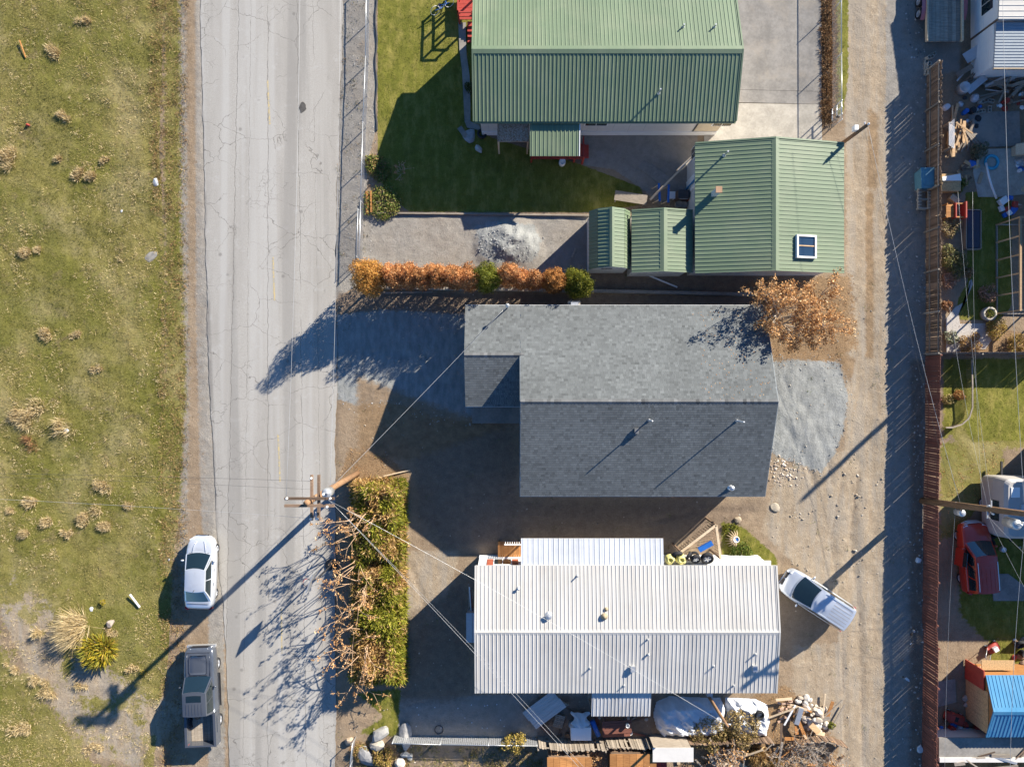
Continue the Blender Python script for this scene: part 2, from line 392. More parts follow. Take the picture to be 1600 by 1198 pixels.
L['gravel'] = np.maximum(L['gravel'], .55*pmask([(262,-50),(300,-50),(305,620),(300,960),(275,960),(262,600)], 26)); L['field'] = np.maximum(L['field'], .66*pmask([(248,-50),(288,-50),(290,300),(298,620),(288,800),(270,960),(250,960)], 30))
ZG = (fbm(XX*.35, YY*.35, 3)-.5)*.10 + (fbm(XX*1.6, YY*1.6, 9)-.5)*.045
ZG += L['field']*(fbm(XX*.8, YY*.8, 21)-.5)*.12
def bump_at(px, py, r, h, e=1.6):
    x, y = G(px, py); d = np.hypot(XX-x, YY-y)/(r); return h*np.clip(1-d**e, 0, 1)
pile = (bump_at(780, 384, 1.7, .3)+bump_at(806, 374, 1.5, .32)+bump_at(822, 392, 1.3, .2))*(.55+.9*fbm(XX*2.2, YY*2.2, 5)); ZG += pile
ZG += L['blue']*(fbm(XX*.9+YY*.7, YY*.3-XX*.2, 8)-.5)*.12
for px, sd_ in ((1338, 51), (1366, 52)): ZG -= .09*np.exp(-((PXX-px-26*(fbm(YY*.12, YY*0+sd_, sd_)-.5))/(9+8*fbm(YY*.3, YY*0+3, sd_)))**2)*fbm(YY*.45, XX*.3, sd_+5)
ZG += .16*np.exp(-((PXX-1294)/7)**2)*((PYY < 190) & (PYY > -200))*(.5+fbm(XX*2, YY*2, 31))
flat = np.clip((np.hypot(XX/40, YY/34)-.9)*6, 0, 1); ZG *= (1-flat)
L['lawn'] = np.maximum(L['lawn'], .52*pmask([(236,360),(256,360),(262,800),(266,930),(240,930),(228,700)], 16)); L['mud'] = np.maximum(L['mud'], .42*pmask([(272,-60),(318,-60),(330,640),(345,950),(300,950),(296,600)], 30))
for p in TRACKS: ZG -= .045*pmask(p, 7)
roadm = pmask(ROAD_L+ROAD_R[::-1], 8); ZG = ZG*(1-np.clip(roadm*2, 0, 1))-.03*np.clip(roadm*2, 0, 1)
def zg(x, y):
    """ground height at a world point"""
    i = int(np.clip(np.searchsorted(gx, x), 1, len(gx)-1)); j = int(np.clip(np.searchsorted(gy, y), 1, len(gy)-1))
    return float(max(ZG[j, i], ZG[j-1, i-1], ZG[j-1, i], ZG[j, i-1]))
nv, nu = XX.shape
idx = np.arange(nv*nu).reshape(nv, nu)
gf = np.stack([idx[:-1, :-1], idx[:-1, 1:], idx[1:, 1:], idx[1:, :-1]], -1).reshape(-1, 4)

def ground_material():
    t = NT('ground_soil'); a = t.sep(t.attr('MaskA')); aa = t.attr('MaskA', 'Alpha'); b = t.sep(t.attr('MaskB')); ba = t.attr('MaskB', 'Alpha')
    big = t.noise(.35, 5, .6); mid = t.noise(2.2, 6, .7); fine = t.noise(16, 4, .75); edge = t.noise(3.5, 6, .75)
    grit = t.vor(14, 'F1'); grit2 = t.vor(38, 'F1'); gr = t.noise(55, 2, .6)
    fl = t.math('ADD', t.math('MULTIPLY', mid, .5), t.math('MULTIPLY', fine, .5))
    def M_(m, amp=.7, lo=.42, hi=.58):
        return t.ss(t.math('ADD', m, t.math('MULTIPLY', t.math('SUBTRACT', edge, .5), amp)), lo, hi)
    def two(lo, hi, f=None, l=.3, h=.7): return t.mix(t.ss(f if f is not None else fl, l, h), lo, hi)
    def jit(c, k): return tuple(x*k for x in c)
    dirt = two((.19, .135, .088), (.31, .235, .16)); dirt = t.mix(t.math('MULTIPLY', t.ss(big, .45, .7), .5), dirt, (.32, .25, .175))
    dirt = t.mix(t.math('MULTIPLY', t.ss(t.vor(5.5), .1, .04), .55), dirt, (.4, .35, .28))
    pale = two((.25, .195, .135), (.375, .30, .215)); pale = t.mix(t.math('MULTIPLY', t.ss(mid, .5, .75), .5), pale, (.42, .355, .27)); trk = t.noise(.9, 5, .7, t.pos((1.6, .22, 1))); pale = t.mix(t.math('MULTIPLY', t.ss(trk, .45, .6), .6), pale, (.30, .265, .22)); pale = t.mix(t.math('MULTIPLY', t.ss(trk, .42, .34), .5), pale, (.22, .16, .105))
    grav = two((.17, .155, .135), (.34, .315, .28), t.math('ADD', t.math('MULTIPLY', gr, .6), t.math('MULTIPLY', mid, .4))); grav = t.mix(t.math('MULTIPLY', t.ss(big, .42, .7), .4), grav, (.24, .195, .15))
    blue = two((.16, .165, .16), (.345, .35, .335), t.math('ADD', t.math('MULTIPLY', gr, .55), t.math('MULTIPLY', t.noise(1.3, 5, .6, t.pos((2.6, .9, 1))), .45)), .32, .68)
    field = two((.115, .105, .022), (.275, .235, .08)); field = t.mix(t.math('MULTIPLY', t.ss(big, .46, .66), .75), field, (.30, .25, .12))
    field = t.mix(t.math('MULTIPLY', t.ss(t.noise(.16, 4, .6), .45, .6), .6), field, (.12, .125, .02))
    field = t.mix(t.math('MULTIPLY', t.ss(t.noise(.9, 5, .7, dist=.6), .56, .7), .6), field, (.20, .15, .085))
    lawn = two((.085, .09, .013), (.18, .175, .03)); lawn = t.mix(t.math('MULTIPLY', t.ss(t.noise(1.1, 6, .75, t.pos((1.6, .6, 1))), .44, .66), .75), lawn, (.26, .22, .06)); lawn = t.mix(t.math('MULTIPLY', t.ss(t.noise(.5, 4, .6), .55, .7), .5), lawn, (.06, .075, .012))
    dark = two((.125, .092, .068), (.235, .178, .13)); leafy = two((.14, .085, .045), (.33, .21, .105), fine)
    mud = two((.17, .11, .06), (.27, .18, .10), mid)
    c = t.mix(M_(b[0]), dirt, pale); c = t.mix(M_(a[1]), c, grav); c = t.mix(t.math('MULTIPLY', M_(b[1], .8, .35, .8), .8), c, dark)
    c = t.mix(t.math('MULTIPLY', M_(b[2], 1.0), .75), c, leafy); c = t.mix(M_(a[2], .9), c, blue)
    c = t.mix(M_(a[0], .9), c, field); c = t.mix(M_(aa, .9), c, lawn); c = t.mix(t.math('MULTIPLY', M_(ba, .8, .35, .7), .8), c, mud)
    c = t.mix(t.math('MULTIPLY', t.ss(grit2, .16, .05), .35), c, (.42, .38, .32))
    h = t.math('ADD', t.math('MULTIPLY', fine, .6), t.math('ADD', t.math('MULTIPLY', gr, .35), t.math('MULTIPLY', mid, 1.2)))
    return t.bsdf(c, .95, 0, t.bump(h, .9, .05), .15)
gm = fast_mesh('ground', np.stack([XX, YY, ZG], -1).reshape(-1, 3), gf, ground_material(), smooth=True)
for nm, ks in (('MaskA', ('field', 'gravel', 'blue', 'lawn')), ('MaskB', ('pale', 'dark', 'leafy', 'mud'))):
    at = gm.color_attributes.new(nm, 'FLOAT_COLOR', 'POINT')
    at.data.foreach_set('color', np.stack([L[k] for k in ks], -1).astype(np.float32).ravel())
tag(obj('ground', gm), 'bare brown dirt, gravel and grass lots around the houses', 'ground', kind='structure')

# ------------------------------------------------------------------ road
def road_material():
    t = NT('asphalt'); p = t.xyz(t.pos()); x, y = p[0], p[1]
    fine = t.noise(30, 3, .7); mid = t.noise(1.6, 5, .65); big = t.noise(.25, 4, .6, t.pos((3, .35, 1)))
    c = t.mix(t.ss(fine, .3, .7), (.285, .268, .242), (.385, .366, .335)); c = t.mix(t.math('MULTIPLY', t.ss(big, .4, .68), .45), c, (.25, .232, .207))
    c = t.mix(t.math('MULTIPLY', t.ss(mid, .55, .75), .4), c, (.42, .41, .395))
    band = t.noise(1.0, 3, .5, t.pos((.9, .02, 1))); c = t.mix(t.math('MULTIPLY', t.ss(band, .5, .62), .35), c, (.43, .42, .40)); c = t.mix(t.math('MULTIPLY', t.ss(band, .46, .36), .45), c, (.205, .195, .18))
    w = t.math('MULTIPLY', t.math('SUBTRACT', t.noise(.8, 6, .7), .5), .8)
    crack = None
    def lines(x0, wid, slope=0.0):
        d = t.math('ABSOLUTE', t.math('SUBTRACT', t.math('ADD', t.math('ADD', x, t.math('MULTIPLY', y, slope)), t.math('MULTIPLY', w, .5)), x0))
        return t.ss(d, wid, wid*.3)
    cr = lines(-17.55, .028, -.02)
    for x0, wd, sl in ((-15.25, .03, .0), (-13.15, .026, .012), (-16.55, .014, -.01), (-12.1, .014, .015)): cr = t.math('MAXIMUM', cr, t.math('MULTIPLY', lines(x0, wd, sl), t.ss(t.noise(.3, 3), .38, .5)))
    gv = t.n('ShaderNodeVectorMath', operation='ADD'); t.put(gv.inputs[0], t.pos((1, 1.3, 1))); wv = t.n('ShaderNodeTexNoise'); wv.inputs['Scale'].default_value = 1.3; wv.inputs['Detail'].default_value = 5
    sv = t.n('ShaderNodeVectorMath', operation='SCALE'); t.put(sv.inputs[0], wv.outputs['Color']); sv.inputs['Scale'].default_value = .9; t.t.links.new(t.pos(), wv.inputs['Vector']); t.t.links.new(sv.outputs[0], gv.inputs[1])
    v = t.vor(.33, 'DISTANCE_TO_EDGE', gv.outputs[0]); cr = t.math('MAXIMUM', cr, t.math('MULTIPLY', t.ss(v, .0065, .002), t.ss(t.noise(.22, 3), .42, .52)))
    v2 = t.vor(1.5, 'DISTANCE_TO_EDGE', gv.outputs[0]); cr = t.math('MAXIMUM', cr, t.math('MULTIPLY', t.ss(v2, .022, .008), t.math('MULTIPLY', t.ss(t.noise(.28, 4, .7), .56, .63), .75)))
    c = t.mix(t.math('MULTIPLY', cr, .6), c, (.085, .075, .065))
    ed = t.ss(t.math('ABSOLUTE', t.math('ADD', t.math('ADD', x, t.math('MULTIPLY', y, .035)), t.math('ADD', t.math('MULTIPLY', w, .35), 18.9))), .30, .08)
    c = t.mix(t.math('MULTIPLY', t.math('MULTIPLY', ed, t.ss(t.noise(.2, 3), .42, .5)), .55), c, (.13, .12, .11))
    sp = t.vor(.55, 'F1'); c = t.mix(t.math('MULTIPLY', t.ss(sp, .09, .03), .5), c, (.12, .11, .10))
    return t.bsdf(c, .9, 0, t.bump(t.math('SUBTRACT', fine, t.math('MULTIPLY', cr, .8)), .35, .015), .2)
def dense(line, step=6, jit=2.0, seed=0):
    out = []
    for (x0, y0), (x1, y1) in zip(line[:-1], line[1:]):
        n = max(1, int(math.hypot(x1-x0, y1-y0)/step))
        for i in range(n): out.append((x0+(x1-x0)*i/n, y0+(y1-y0)*i/n))
    out.append(line[-1])
    r = random.Random(seed); a = 0; o2 = []
    for x, y in out: a = a*.7+r.uniform(-1, 1)*jit; o2.append((x+a, y))
    return o2
ys = list(range(-2496, -60, 24))+list(range(-60, 1261, 6))+list(range(1266, 3590, 24))
def at_y(line, y):
    for (x0, y0), (x1, y1) in zip(line[:-1], line[1:]):
        if y0 <= y <= y1: return x0+(x1-x0)*(y-y0)/(y1-y0)
    return line[-1][0]
rj = random.Random(4); ja = jb = 0; mb = MB()
for y in ys:
    ja = ja*.75+rj.uniform(-1, 1)*.9; jb = jb*.75+rj.uniform(-1, 1)*.9
    a = G(at_y(ROAD_L, y)+ja, y); b = G(at_y(ROAD_R, y)+jb, y)
    for k in range(9):
        f = k/8; mb.v.append((a[0]+(b[0]-a[0])*f, a[1], .012+.05*(1-(2*f-1)**2)))
for j in range(len(ys)-1):
    for k in range(8): q = j*9+k; mb.f.append((q+9, q+10, q+1, q)); mb.m.append(0)
road = tag(mb.build('road', road_material(), smooth=True), 'pale cracked asphalt street running beside the grass field', 'road', kind='structure')
t = NT('faded_yellow'); yl = t.mix(t.ss(t.noise(9, 4, .7), .4, .62), (.30, .285, .25), (.5, .38, .17))
M['yellow_line'] = t.bsdf(yl, .9)
for (xa, ya, xb, yb) in ((418.5, 126, 422, 195), (427, 402, 429.5, 470), (435, 678, 438, 752), (415, -150, 416, -80), (440, 950, 441, 1020)):
    def stp(f, s, xa=xa, ya=ya, xb=xb, yb=yb):
        x, y = G(xa+(xb-xa)*f, ya+(yb-ya)*f); return (x+s*.05, y, .068)
    q = MB(); q.grid(lambda u, v: stp(1-v, 1-2*u if False else 2*u-1), 1, 8); q.build('lane_marking', M['yellow_line'], road)
x, y = G(473, 168); q = MB(); q.prism([(x+math.cos(a)*.28*U(.6, 1), y+math.sin(a)*.42*U(.6, 1)) for a in np.linspace(0, 5.9, 12)], .045, .066); q.build('patch', m_plain('tar', (.075, .07, .065), .9, 0, .3, 6, .4), road)
x0, y0 = G(455, 171)
# paths and slabs
def slab(name, poly, mat, z=.05, label=None, cat=None, parts=None, kind='structure', z0=-.06):
    q = MB(); q.prism([G(*p) for p in poly], z0, z); o = q.build(name, mat); return tag(o, label, cat, kind=kind)
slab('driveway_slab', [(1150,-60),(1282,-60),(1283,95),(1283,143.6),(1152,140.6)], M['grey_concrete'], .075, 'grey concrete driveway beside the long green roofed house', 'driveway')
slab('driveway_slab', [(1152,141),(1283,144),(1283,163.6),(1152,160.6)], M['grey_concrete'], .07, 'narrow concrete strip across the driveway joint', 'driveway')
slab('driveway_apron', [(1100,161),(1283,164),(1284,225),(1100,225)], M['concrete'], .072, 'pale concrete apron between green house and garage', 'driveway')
wk = [(716,36),(728,36),(728,60),(729,85),(734,120),(735,160),(735,190),(748,196),(752,204),(730,200),(726,190),(724,150),(722,110),(718,80)]
slab('walkway', wk, M['grey_concrete'], .06, 'curved narrow concrete walk along the west wall of the green house', 'path')
slab('garden_path', [(996,262),(1006,251),(1062,287),(1086,287),(1086,309),(1054,305)], M['grey_concrete'], .06, 'angled grey concrete path leading to the garage door', 'path')
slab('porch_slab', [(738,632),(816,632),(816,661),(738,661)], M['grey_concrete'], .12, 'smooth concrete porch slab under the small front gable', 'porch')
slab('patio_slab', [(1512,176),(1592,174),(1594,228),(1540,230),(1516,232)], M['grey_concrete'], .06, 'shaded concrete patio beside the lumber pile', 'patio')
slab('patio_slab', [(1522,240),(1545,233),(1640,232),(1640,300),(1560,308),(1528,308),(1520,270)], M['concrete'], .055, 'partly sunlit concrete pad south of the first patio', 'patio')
slab('parking_slab', [(1549,896),(1575,896),(1600,915),(1600,938),(1552,938)], M['grey_concrete'], .05, 'small concrete pad beside the red car', 'patio')
slab('concrete_pad', [(1464,1064),(1492,1060),(1494,1096),(1464,1104)], M['grey_concrete'], .05, 'concrete pad beside the brown fence near the blue roofed shed', 'patio')
gp = [(1478,498),(1492,480),(1510,470),(1514,440),(1518,436),(1520,444),(1505,478),(1497,492),(1500,506),(1540,505),(1556,520),(1540,545),(1478,552)]
slab('gravel_path', gp, m_vcol('pale_gravel') if False else m_plain('pale_gravel', (.42, .385, .35), .95, 0, .35, 22, .8, .1), .035, 'pale gravel garden path curving past the lawn', 'path')

# ------------------------------------------------------------------ grass blades
def blades(name, n, x0, x1, y0, y1, mask_fn, colfn, hgt, wid, lean, label):
    px = rng.uniform(x0, x1, n); py = rng.uniform(y0, y1, n); keep = rng.uniform(0, 1, n) < mask_fn(px, py); px, py = px[keep], py[keep]; n = len(px)
    x = (px-CX)/SCL; y = (CY-py)/SCL
    xi = np.clip(np.searchsorted(gx, x), 1, len(gx)-1); yi = np.clip(np.searchsorted(gy, y), 1, len(gy)-1); z = ZG[yi, xi]-.01
    a = rng.uniform(0, 2*np.pi, n); h = hgt*rng.uniform(.4, 1.3, n); w = wid*rng.uniform(.6, 1.4, n); le = lean*rng.uniform(.3, 1.6, n); b = rng.uniform(0, 2*np.pi, n)
    p = np.stack([x, y, z], -1); d = np.stack([np.cos(a)*w, np.sin(a)*w, 0*w], -1); tip = p+np.stack([np.cos(b)*le, np.sin(b)*le, h], -1)
    v = np.stack([p-d, p+d, tip], 1).reshape(-1, 3); f = np.arange(3*n).reshape(-1, 3); c = np.repeat(colfn(x, y, n), 3, 0)
    return tag(obj(name, fast_mesh(name, v, f, M['leaf'], c)), label, 'grass', kind='stuff')
def lookup(m):
    def f(px, py):
        x = (px-CX)/SCL; y = (CY-py)/SCL
        return m[np.clip(np.searchsorted(gy, y), 0, len(gy)-1), np.clip(np.searchsorted(gx, x), 0, len(gx)-1)]
    return f
def pal(cols, w):
    cols = np.array(cols); w = np.array(w, float)
    def f(x, y, n):
        k = rng.choice(len(cols), n, p=w/w.sum()); c = cols[k]*rng.uniform(.75, 1.25, (n, 1)); return c
    return f
def fieldcol(x, y, n):
    d = np.clip((fbm(x*.35, y*.35, 77)-.40)*5, 0, 1)*np.clip((-13.2-x+np.sin(y*.4)*.3-8.0)*1.2, .05, 1)+rng.normal(0, .3, n); d = np.clip(d, 0, 1)[:, None]
    c = np.array([.135, .13, .02])*(1-d)+np.array([.38, .305, .125])*d; return c*rng.uniform(.7, 1.3, (n, 1))
fl = lookup(L['field'])
blades('field_grass', 330000, -60, 330, -40, 1240, lambda px, py: np.clip(fl(px, py)*1.2-.2, 0, 1)*(.45+.55*fbm(px*.02, py*.02, 41)), fieldcol, .075, .014, .06, 'short olive and straw coloured field grass beside the street')
blades('lawn_grass', 110000, 540, 1640, -30, 1240, lambda px, py: lookup(L['lawn'])(px, py)**2, pal([(.085, .105, .01), (.15, .165, .018), (.24, .215, .04), (.32, .26, .09)], (4, 4, 2, .8)), .07, .018, .05, 'green lawn grass around the houses')
def straw(n, cx, cy, sp): pass

# ------------------------------------------------------------------ roofs
RIB = {}
def rib_mesh(w, Lg, mat, key, nrib=4, hgt=.019, rw=.045):
    k = (round(w, 4), round(Lg, 3), key, nrib)
    if k in RIB: return RIB[k]
    pts = [(0, 0)]
    for i in range(nrib):
        c = w*(i+.5)/nrib
        pts += [(c-rw*.75, 0), (c-rw*.35, hgt), (c+rw*.35, hgt), (c+rw*.75, 0)]
    pts.append((w-.004, 0)); me = bpy.data.meshes.new('panel'); n = len(pts)
    v = [(x, 0, z) for x, z in pts]+[(x, Lg, z) for x, z in pts]+[(0, 0, -.012), (w-.004, 0, -.012), (0, Lg, -.012), (w-.004, Lg, -.012)]
    f = [(i, i+1, n+i+1, n+i) for i in range(n-1)]+[tuple([2*n, 2*n+1]+list(range(n-1, -1, -1)))]
    me.from_pydata(v, [], f); me.materials.append(mat); RIB[k] = me; return me
def axes(A, Bp, D):
    A, Bp, D = Vector(A), Vector(Bp), Vector(D); u = (Bp-A); W = u.length; u.normalize(); v = D-A; Lg = v.length; v.normalize(); n = u.cross(v)
    return A, u, v, n, W, Lg
def metal_slope(roof, A, Bp, D, mat, key, pitch=.914, nrib=4, hgt=None):
    hgt = hgt or (.025 if 'white' in key else .022)
    A, u, v, n, W, Lg = axes(A, Bp, D); k = max(1, round(W/pitch)); w = W/k; me = rib_mesh(w, Lg, mat, key, nrib, hgt)
    for i in range(k): inst('panel', me, roof, frame(A+u*(i*w)+n*.03+n*random.uniform(0, .002), u, v, n))
def shingle_slope(roof, A, Bp, D, seed=0):
    A, u, v, n, W, Lg = axes(A, Bp, D); r = np.random.default_rng(seed); ex = .143; rows = int(math.ceil(Lg/ex)); V = []; C = []
    for j in range(rows):
        x = -r.uniform(0, .3); y0 = j*ex; y1 = min(y0+ex+.03, Lg)
        while x < W:
            w = r.choice([.12, .16, .2, .24]); a, b = max(x, 0), min(x+w-.004, W); x += w
            if b-a < .03: continue
            t = .010; g = np.clip(r.normal(.138, .013)-.02*(r.random() < .2), .09, .19); st_ = .9+.2*float(vnoise(np.array([(x+A.x)*.7]), np.array([y0*.5+A.y]), 31)[0]); g *= st_; col = (g*.94, g*1.0, g*1.0)
            q = [(a, y0, t), (b, y0, t), (b, y1, .004), (a, y1, .004), (a, y0, 0), (b, y0, 0), (b, y1, 0), (a, y1, 0)]
            V.append(q); C += [col]*8
    V = np.array(V).reshape(-1, 3); m = len(V)//8; o = (np.arange(m)*8)[:, None, None]
    F = (np.array([(0, 1, 2, 3), (4, 5, 1, 0), (5, 6, 2, 1), (7, 4, 0, 3)])[None]+o).reshape(-1, 4)
    org = rootof(roof).location; A2 = A-org+n*.02
    Wd = np.array(A2)[None]+V[:, :1]*np.array(u)[None]+V[:, 1:2]*np.array(v)[None]+V[:, 2:]*np.array(n)[None]
    o = obj('shingles', fast_mesh('shingles', Wd, F, M['shingle'], np.array(C)), roof); o['kind'] = 'stuff'; return o
def ridge_cap(roof, a, b, mat, w=.22, drop=.07, shing=False):
    a, b = Vector(a), Vector(b); d = (b-a).normalized(); s = d.cross(Vector((0, 0, 1))).normalized()
    if shing:
        n = int((b-a).length/.2); q = MB(); V = []; C = []
        for i in range(n):
            p0 = a+(b-a)*(i/n); p1 = a+(b-a)*((i+1.25)/n) if i < n-1 else b; g = np.clip(random.gauss(.12, .02), .07, .17)
            for p, h in ((p0, .035), (p1, .05)):
                V += [p+s*w*.7+Vector((0, 0, h-drop)), p+Vector((0, 0, h+.012)), p-s*w*.7+Vector((0, 0, h-drop))]
            C += [(g, g*1.02, g*1.03)]*6
        org = rootof(roof).location; V = np.array([tuple(p-org) for p in V]); m = len(V)//6
        F = (np.array([(0, 1, 4, 3), (1, 2, 5, 4)])[None]+(np.arange(m)*6)[:, None, None]).reshape(-1, 4)
        o = obj('ridge_shingles', fast_mesh('ridge_shingles', V, F, M['shingle'], np.array(C)), roof); o['kind'] = 'stuff'; return o
    q = MB(); z = Vector((0, 0, .065)); zl = Vector((0, 0, .065-drop)); zb = Vector((0, 0, .05-drop))
    q.add([a+s*w+zl, a+z, a-s*w+zl, b+s*w+zl, b+z, b-s*w+zl, a+s*w+zb, a-s*w+zb, b+s*w+zb, b-s*w+zb], [(0, 1, 4, 3), (1, 2, 5, 4), (0, 3, 8, 6), (2, 7, 9, 5)])
    return q.build('ridge_cap', mat, roof)
def pbeam(roof, a, b, w, h, mat, name):
    q = MB(); q.beam(a, b, w, h); return q.build(name, mat, roof)
def gable(name, label, cat, x0, x1, y0, y1, ax, he, hr, style, wallm, trimm, over=.35, cap=True, wall_z=None, ground=0, loc=None):
    """a gabled building given by its roof's plan rectangle; AX the ridge's axis. Returns root, roof part, height function"""
    root = thing(name, label, cat, loc or ((x0+x1)/2, (y0+y1)/2, 0)); q = MB(); o = over
    wx0, wx1, wy0, wy1 = x0+o, x1-o, y0+o, y1-o
    xm, ym = (x0+x1)/2, (y0+y1)/2; half = ((y1-y0) if ax == 'x' else (x1-x0))/2; sl = (hr-he)/half
    def H(x, y): return hr-sl*(abs(y-ym) if ax == 'x' else abs(x-xm))
    if ax == 'x': prof = [(wy0, -.1), (wy1, -.1), (wy1, H(0, wy1)-.06), (ym, hr-.06), (wy0, H(0, wy0)-.06)]; ring = lambda t: [(t, p, z) for p, z in prof]; ends = (wx0, wx1)
    else: prof = [(wx0, -.1), (wx1, -.1), (wx1, H(wx1, 0)-.06), (xm, hr-.06), (wx0, H(wx0, 0)-.06)]; ring = lambda t: [(p, t, z) for p, z in prof]; ends = (wy0, wy1)
    fa = (0, 1, 2, 3, 4); q.add(ring(ends[0])+ring(ends[1]), [fa[::-1], (5, 6, 7, 8, 9)]+[(i, (i+1) % 5, 5+(i+1) % 5, 5+i) for i in range(5)])
    q.build('wall', wallm, root)
    # deck under the covering
    d = MB(); th = .05
    if ax == 'x': pr = [(y0, he), (ym, hr), (y1, he)]; rg = lambda t, dz: [(t, p, z+dz) for p, z in pr]; e = (x0, x1)
    else: pr = [(x0, he), (xm, hr), (x1, he)]; rg = lambda t, dz: [(p, t, z+dz) for p, z in pr]; e = (y0, y1)
    d.add(rg(e[0], 0)+rg(e[1], 0)+rg(e[0], -th)+rg(e[1], -th), [(0, 1, 4, 3), (1, 2, 5, 4), (6, 9, 10, 7), (7, 10, 11, 8), (0, 3, 9, 6), (2, 8, 11, 5), (0, 6, 7, 1), (1, 7, 8, 2), (3, 4, 10, 9), (4, 5, 11, 10)])
    roof = d.build('roof', trimm, root)
    if ax == 'x': sl_ = [((x0, y0, he), (x1, y0, he), (x0, ym, hr)), ((x1, y1, he), (x0, y1, he), (x1, ym, hr))]; ra, rb = (x0, ym, hr), (x1, ym, hr)
    else: sl_ = [((x0, y1, he), (x0, y0, he), (xm, y1, hr)), ((x1, y0, he), (x1, y1, he), (xm, y0, hr))]; ra, rb = (xm, y0, hr), (xm, y1, hr)
    for i, (A, Bp, D) in enumerate(sl_):
        if style == 'shingle': shingle_slope(roof, A, Bp, D, i+3)
        else: metal_slope(roof, A, Bp, D, style, style.name)
    if cap: ridge_cap(roof, ra, rb, style if style != 'shingle' else None, shing=style == 'shingle')
    if style != 'shingle' and cap:      # gable trim
        for t in e:
            for a, b in ((pr[0], pr[1]), (pr[1], pr[2])):
                f = (lambda p: Vector((t, p[0], p[1]+.055))) if ax == 'x' else (lambda p: Vector((p[0], t, p[1]+.055)))
                pbeam(roof, f(a), f(b), .09, .03, style, 'gable_trim')
    return root, roof, H
def on_roof(px, py, H):
    z = 3.5
    for _ in range(8): p = P(px, py, z); z = H(p.x, p.y)
    return P(px, py, z)
def pipe(roof, p, h=.45, r=.05, mat=None, cap=True, name='vent_pipe'):
    q = MB(); q.tube([p-Vector((0, 0, .1)), p+Vector((0, 0, h))], r, 10); o = q.build(name, mat or M['galv'], roof)
    q = MB(); q.lathe([(r*2.3, 0), (r*1.9, .03), (r*1.1, .09)], 12, Matrix.Translation(p+Vector((0, 0, .03)))); q.build('flashing', M['galv'], roof)
    if cap:
        q = MB(); q.lathe([(r*1.9, 0), (r*1.7, .05), (.01, .1)], 12, Matrix.Translation(p+Vector((0, 0, h+.02)))); q.build('pipe_cap', M['galv'], roof)
    return o
def wbox(name, root, x0, x1, y0, y1, z0, z1, mat, rp=None):
    q = MB(); q.bx(x0, x1, y0, y1, z0, z1); return q.build(name, mat, rp or root)
def window_y(root, xa, xb, za, zb, y, face, frame=None, panes=2):
    """window on a wall whose outside normal is FACE (+1/-1) along y"""
    fo = wbox('window', root, xa, xb, y-.03, y+.03, za, zb, frame or M['trim_white']); w = (xb-xa-.08)/panes
    for i in range(panes):
        a = xa+.04+i*w; wbox('pane', root, a+.02, a+w-.02, y+face*.031, y+face*.04, za+.06, zb-.06, M['glass'], fo)
    return fo
def window_x(root, ya, yb, za, zb, x, face, panes=2):
    fo = wbox('window', root, x-.03, x+.03, ya, yb, za, zb, M['trim_white']); w = (yb-ya-.08)/panes
    for i in range(panes):
        a = ya+.04+i*w; wbox('pane', root, x+face*.031, x+face*.04, a+.02, a+w-.02, za+.06, zb-.06, M['glass'], fo)
    return fo

# ---- long green roofed house
k3 = (CAMZ-3)/CAMZ/SCL
gx0, gx1 = -60*k3, 350*k3; gyS = 409*k3; gyN = gyS+7.2
root, roof, H = gable('manufactured_house', 'long house with pale green ribbed metal roof and white siding', 'house', gx0, gx1, gyS, gyN, 'x', 3.0, 4.2, M['green_metal'], M['siding'], M['green_metal'])
wy = gyS+.35
wbox('skirting', root, gx0+.36, gx1-.36, wy-.06, wy+.02, -.1, .55, M['trim_white'])
wbox('wall_trim', root, 12.0-.9, 12.08-.9, wy-.03, wy, .55, 2.85, M['dark_metal'])
wbox('wall_panel', root, 11.2, gx1-.4, wy-.02, wy, .56, 2.85, M['tan_siding'])
window_y(root, 4.35, 5.75, 1.5, 2.6, wy-.01, -1); window_y(root, 12.0, 13.2, 1.5, 2.5, wy-.02, -1)
for i in range(11):
    x = gx0+.8+i*.95
    if x < 11: wbox('siding_seam', root, x, x+.012, wy-.005, wy, .56, 2.85, M['grey_siding'])
for px, py, h in ((1067, 43, .35), (1116, 43, .35), (1029, 146, .6)): pipe(roof, on_roof(px, py, H), h, .045, M['galv'], False)
for s in (0, 1):
    yy = gyS-.02 if s == 0 else gyN+.02
    wbox('gutter', root, gx0, gx1, yy-.06, yy+.05, 2.88, 2.98, M['green_metal'])
# entry porch with its own green roof
p0 = P(828, 190, 2.75); p1 = P(905, 244, 2.5)
pr = thing('porch', 'small red porch with green ribbed roof on the long house', 'porch', ((p0.x+p1.x)/2, (p0.y+p1.y)/2, 0))
q = MB(); q.add([(p0.x, p1.y, 2.44), (p1.x, p1.y, 2.44), (p1.x, p0.y, 2.72), (p0.x, p0.y, 2.72), (p0.x, p1.y, 2.5), (p1.x, p1.y, 2.5), (p1.x, p0.y, 2.78), (p0.x, p0.y, 2.78)], [(3, 2, 1, 0), (4, 5, 6, 7), (0, 1, 5, 4), (1, 2, 6, 5), (2, 3, 7, 6), (3, 0, 4, 7)])
prf = q.build('roof', M['green_metal'], pr)
metal_slope(prf, (p0.x, p1.y, 2.5), (p1.x, p1.y, 2.5), (p0.x, p0.y, 2.78), M['green_metal'], 'green_metal')
pbeam(prf, (p1.x+.01, p1.y, 2.5), (p1.x+.01, p0.y, 2.78), .05, .12, M['trim_white'], 'edge_trim')
wbox('deck', pr, p0.x+.1, p1.x+.1, p1.y+.55, p0.y-.1, .35, .5, M['red_paint'])
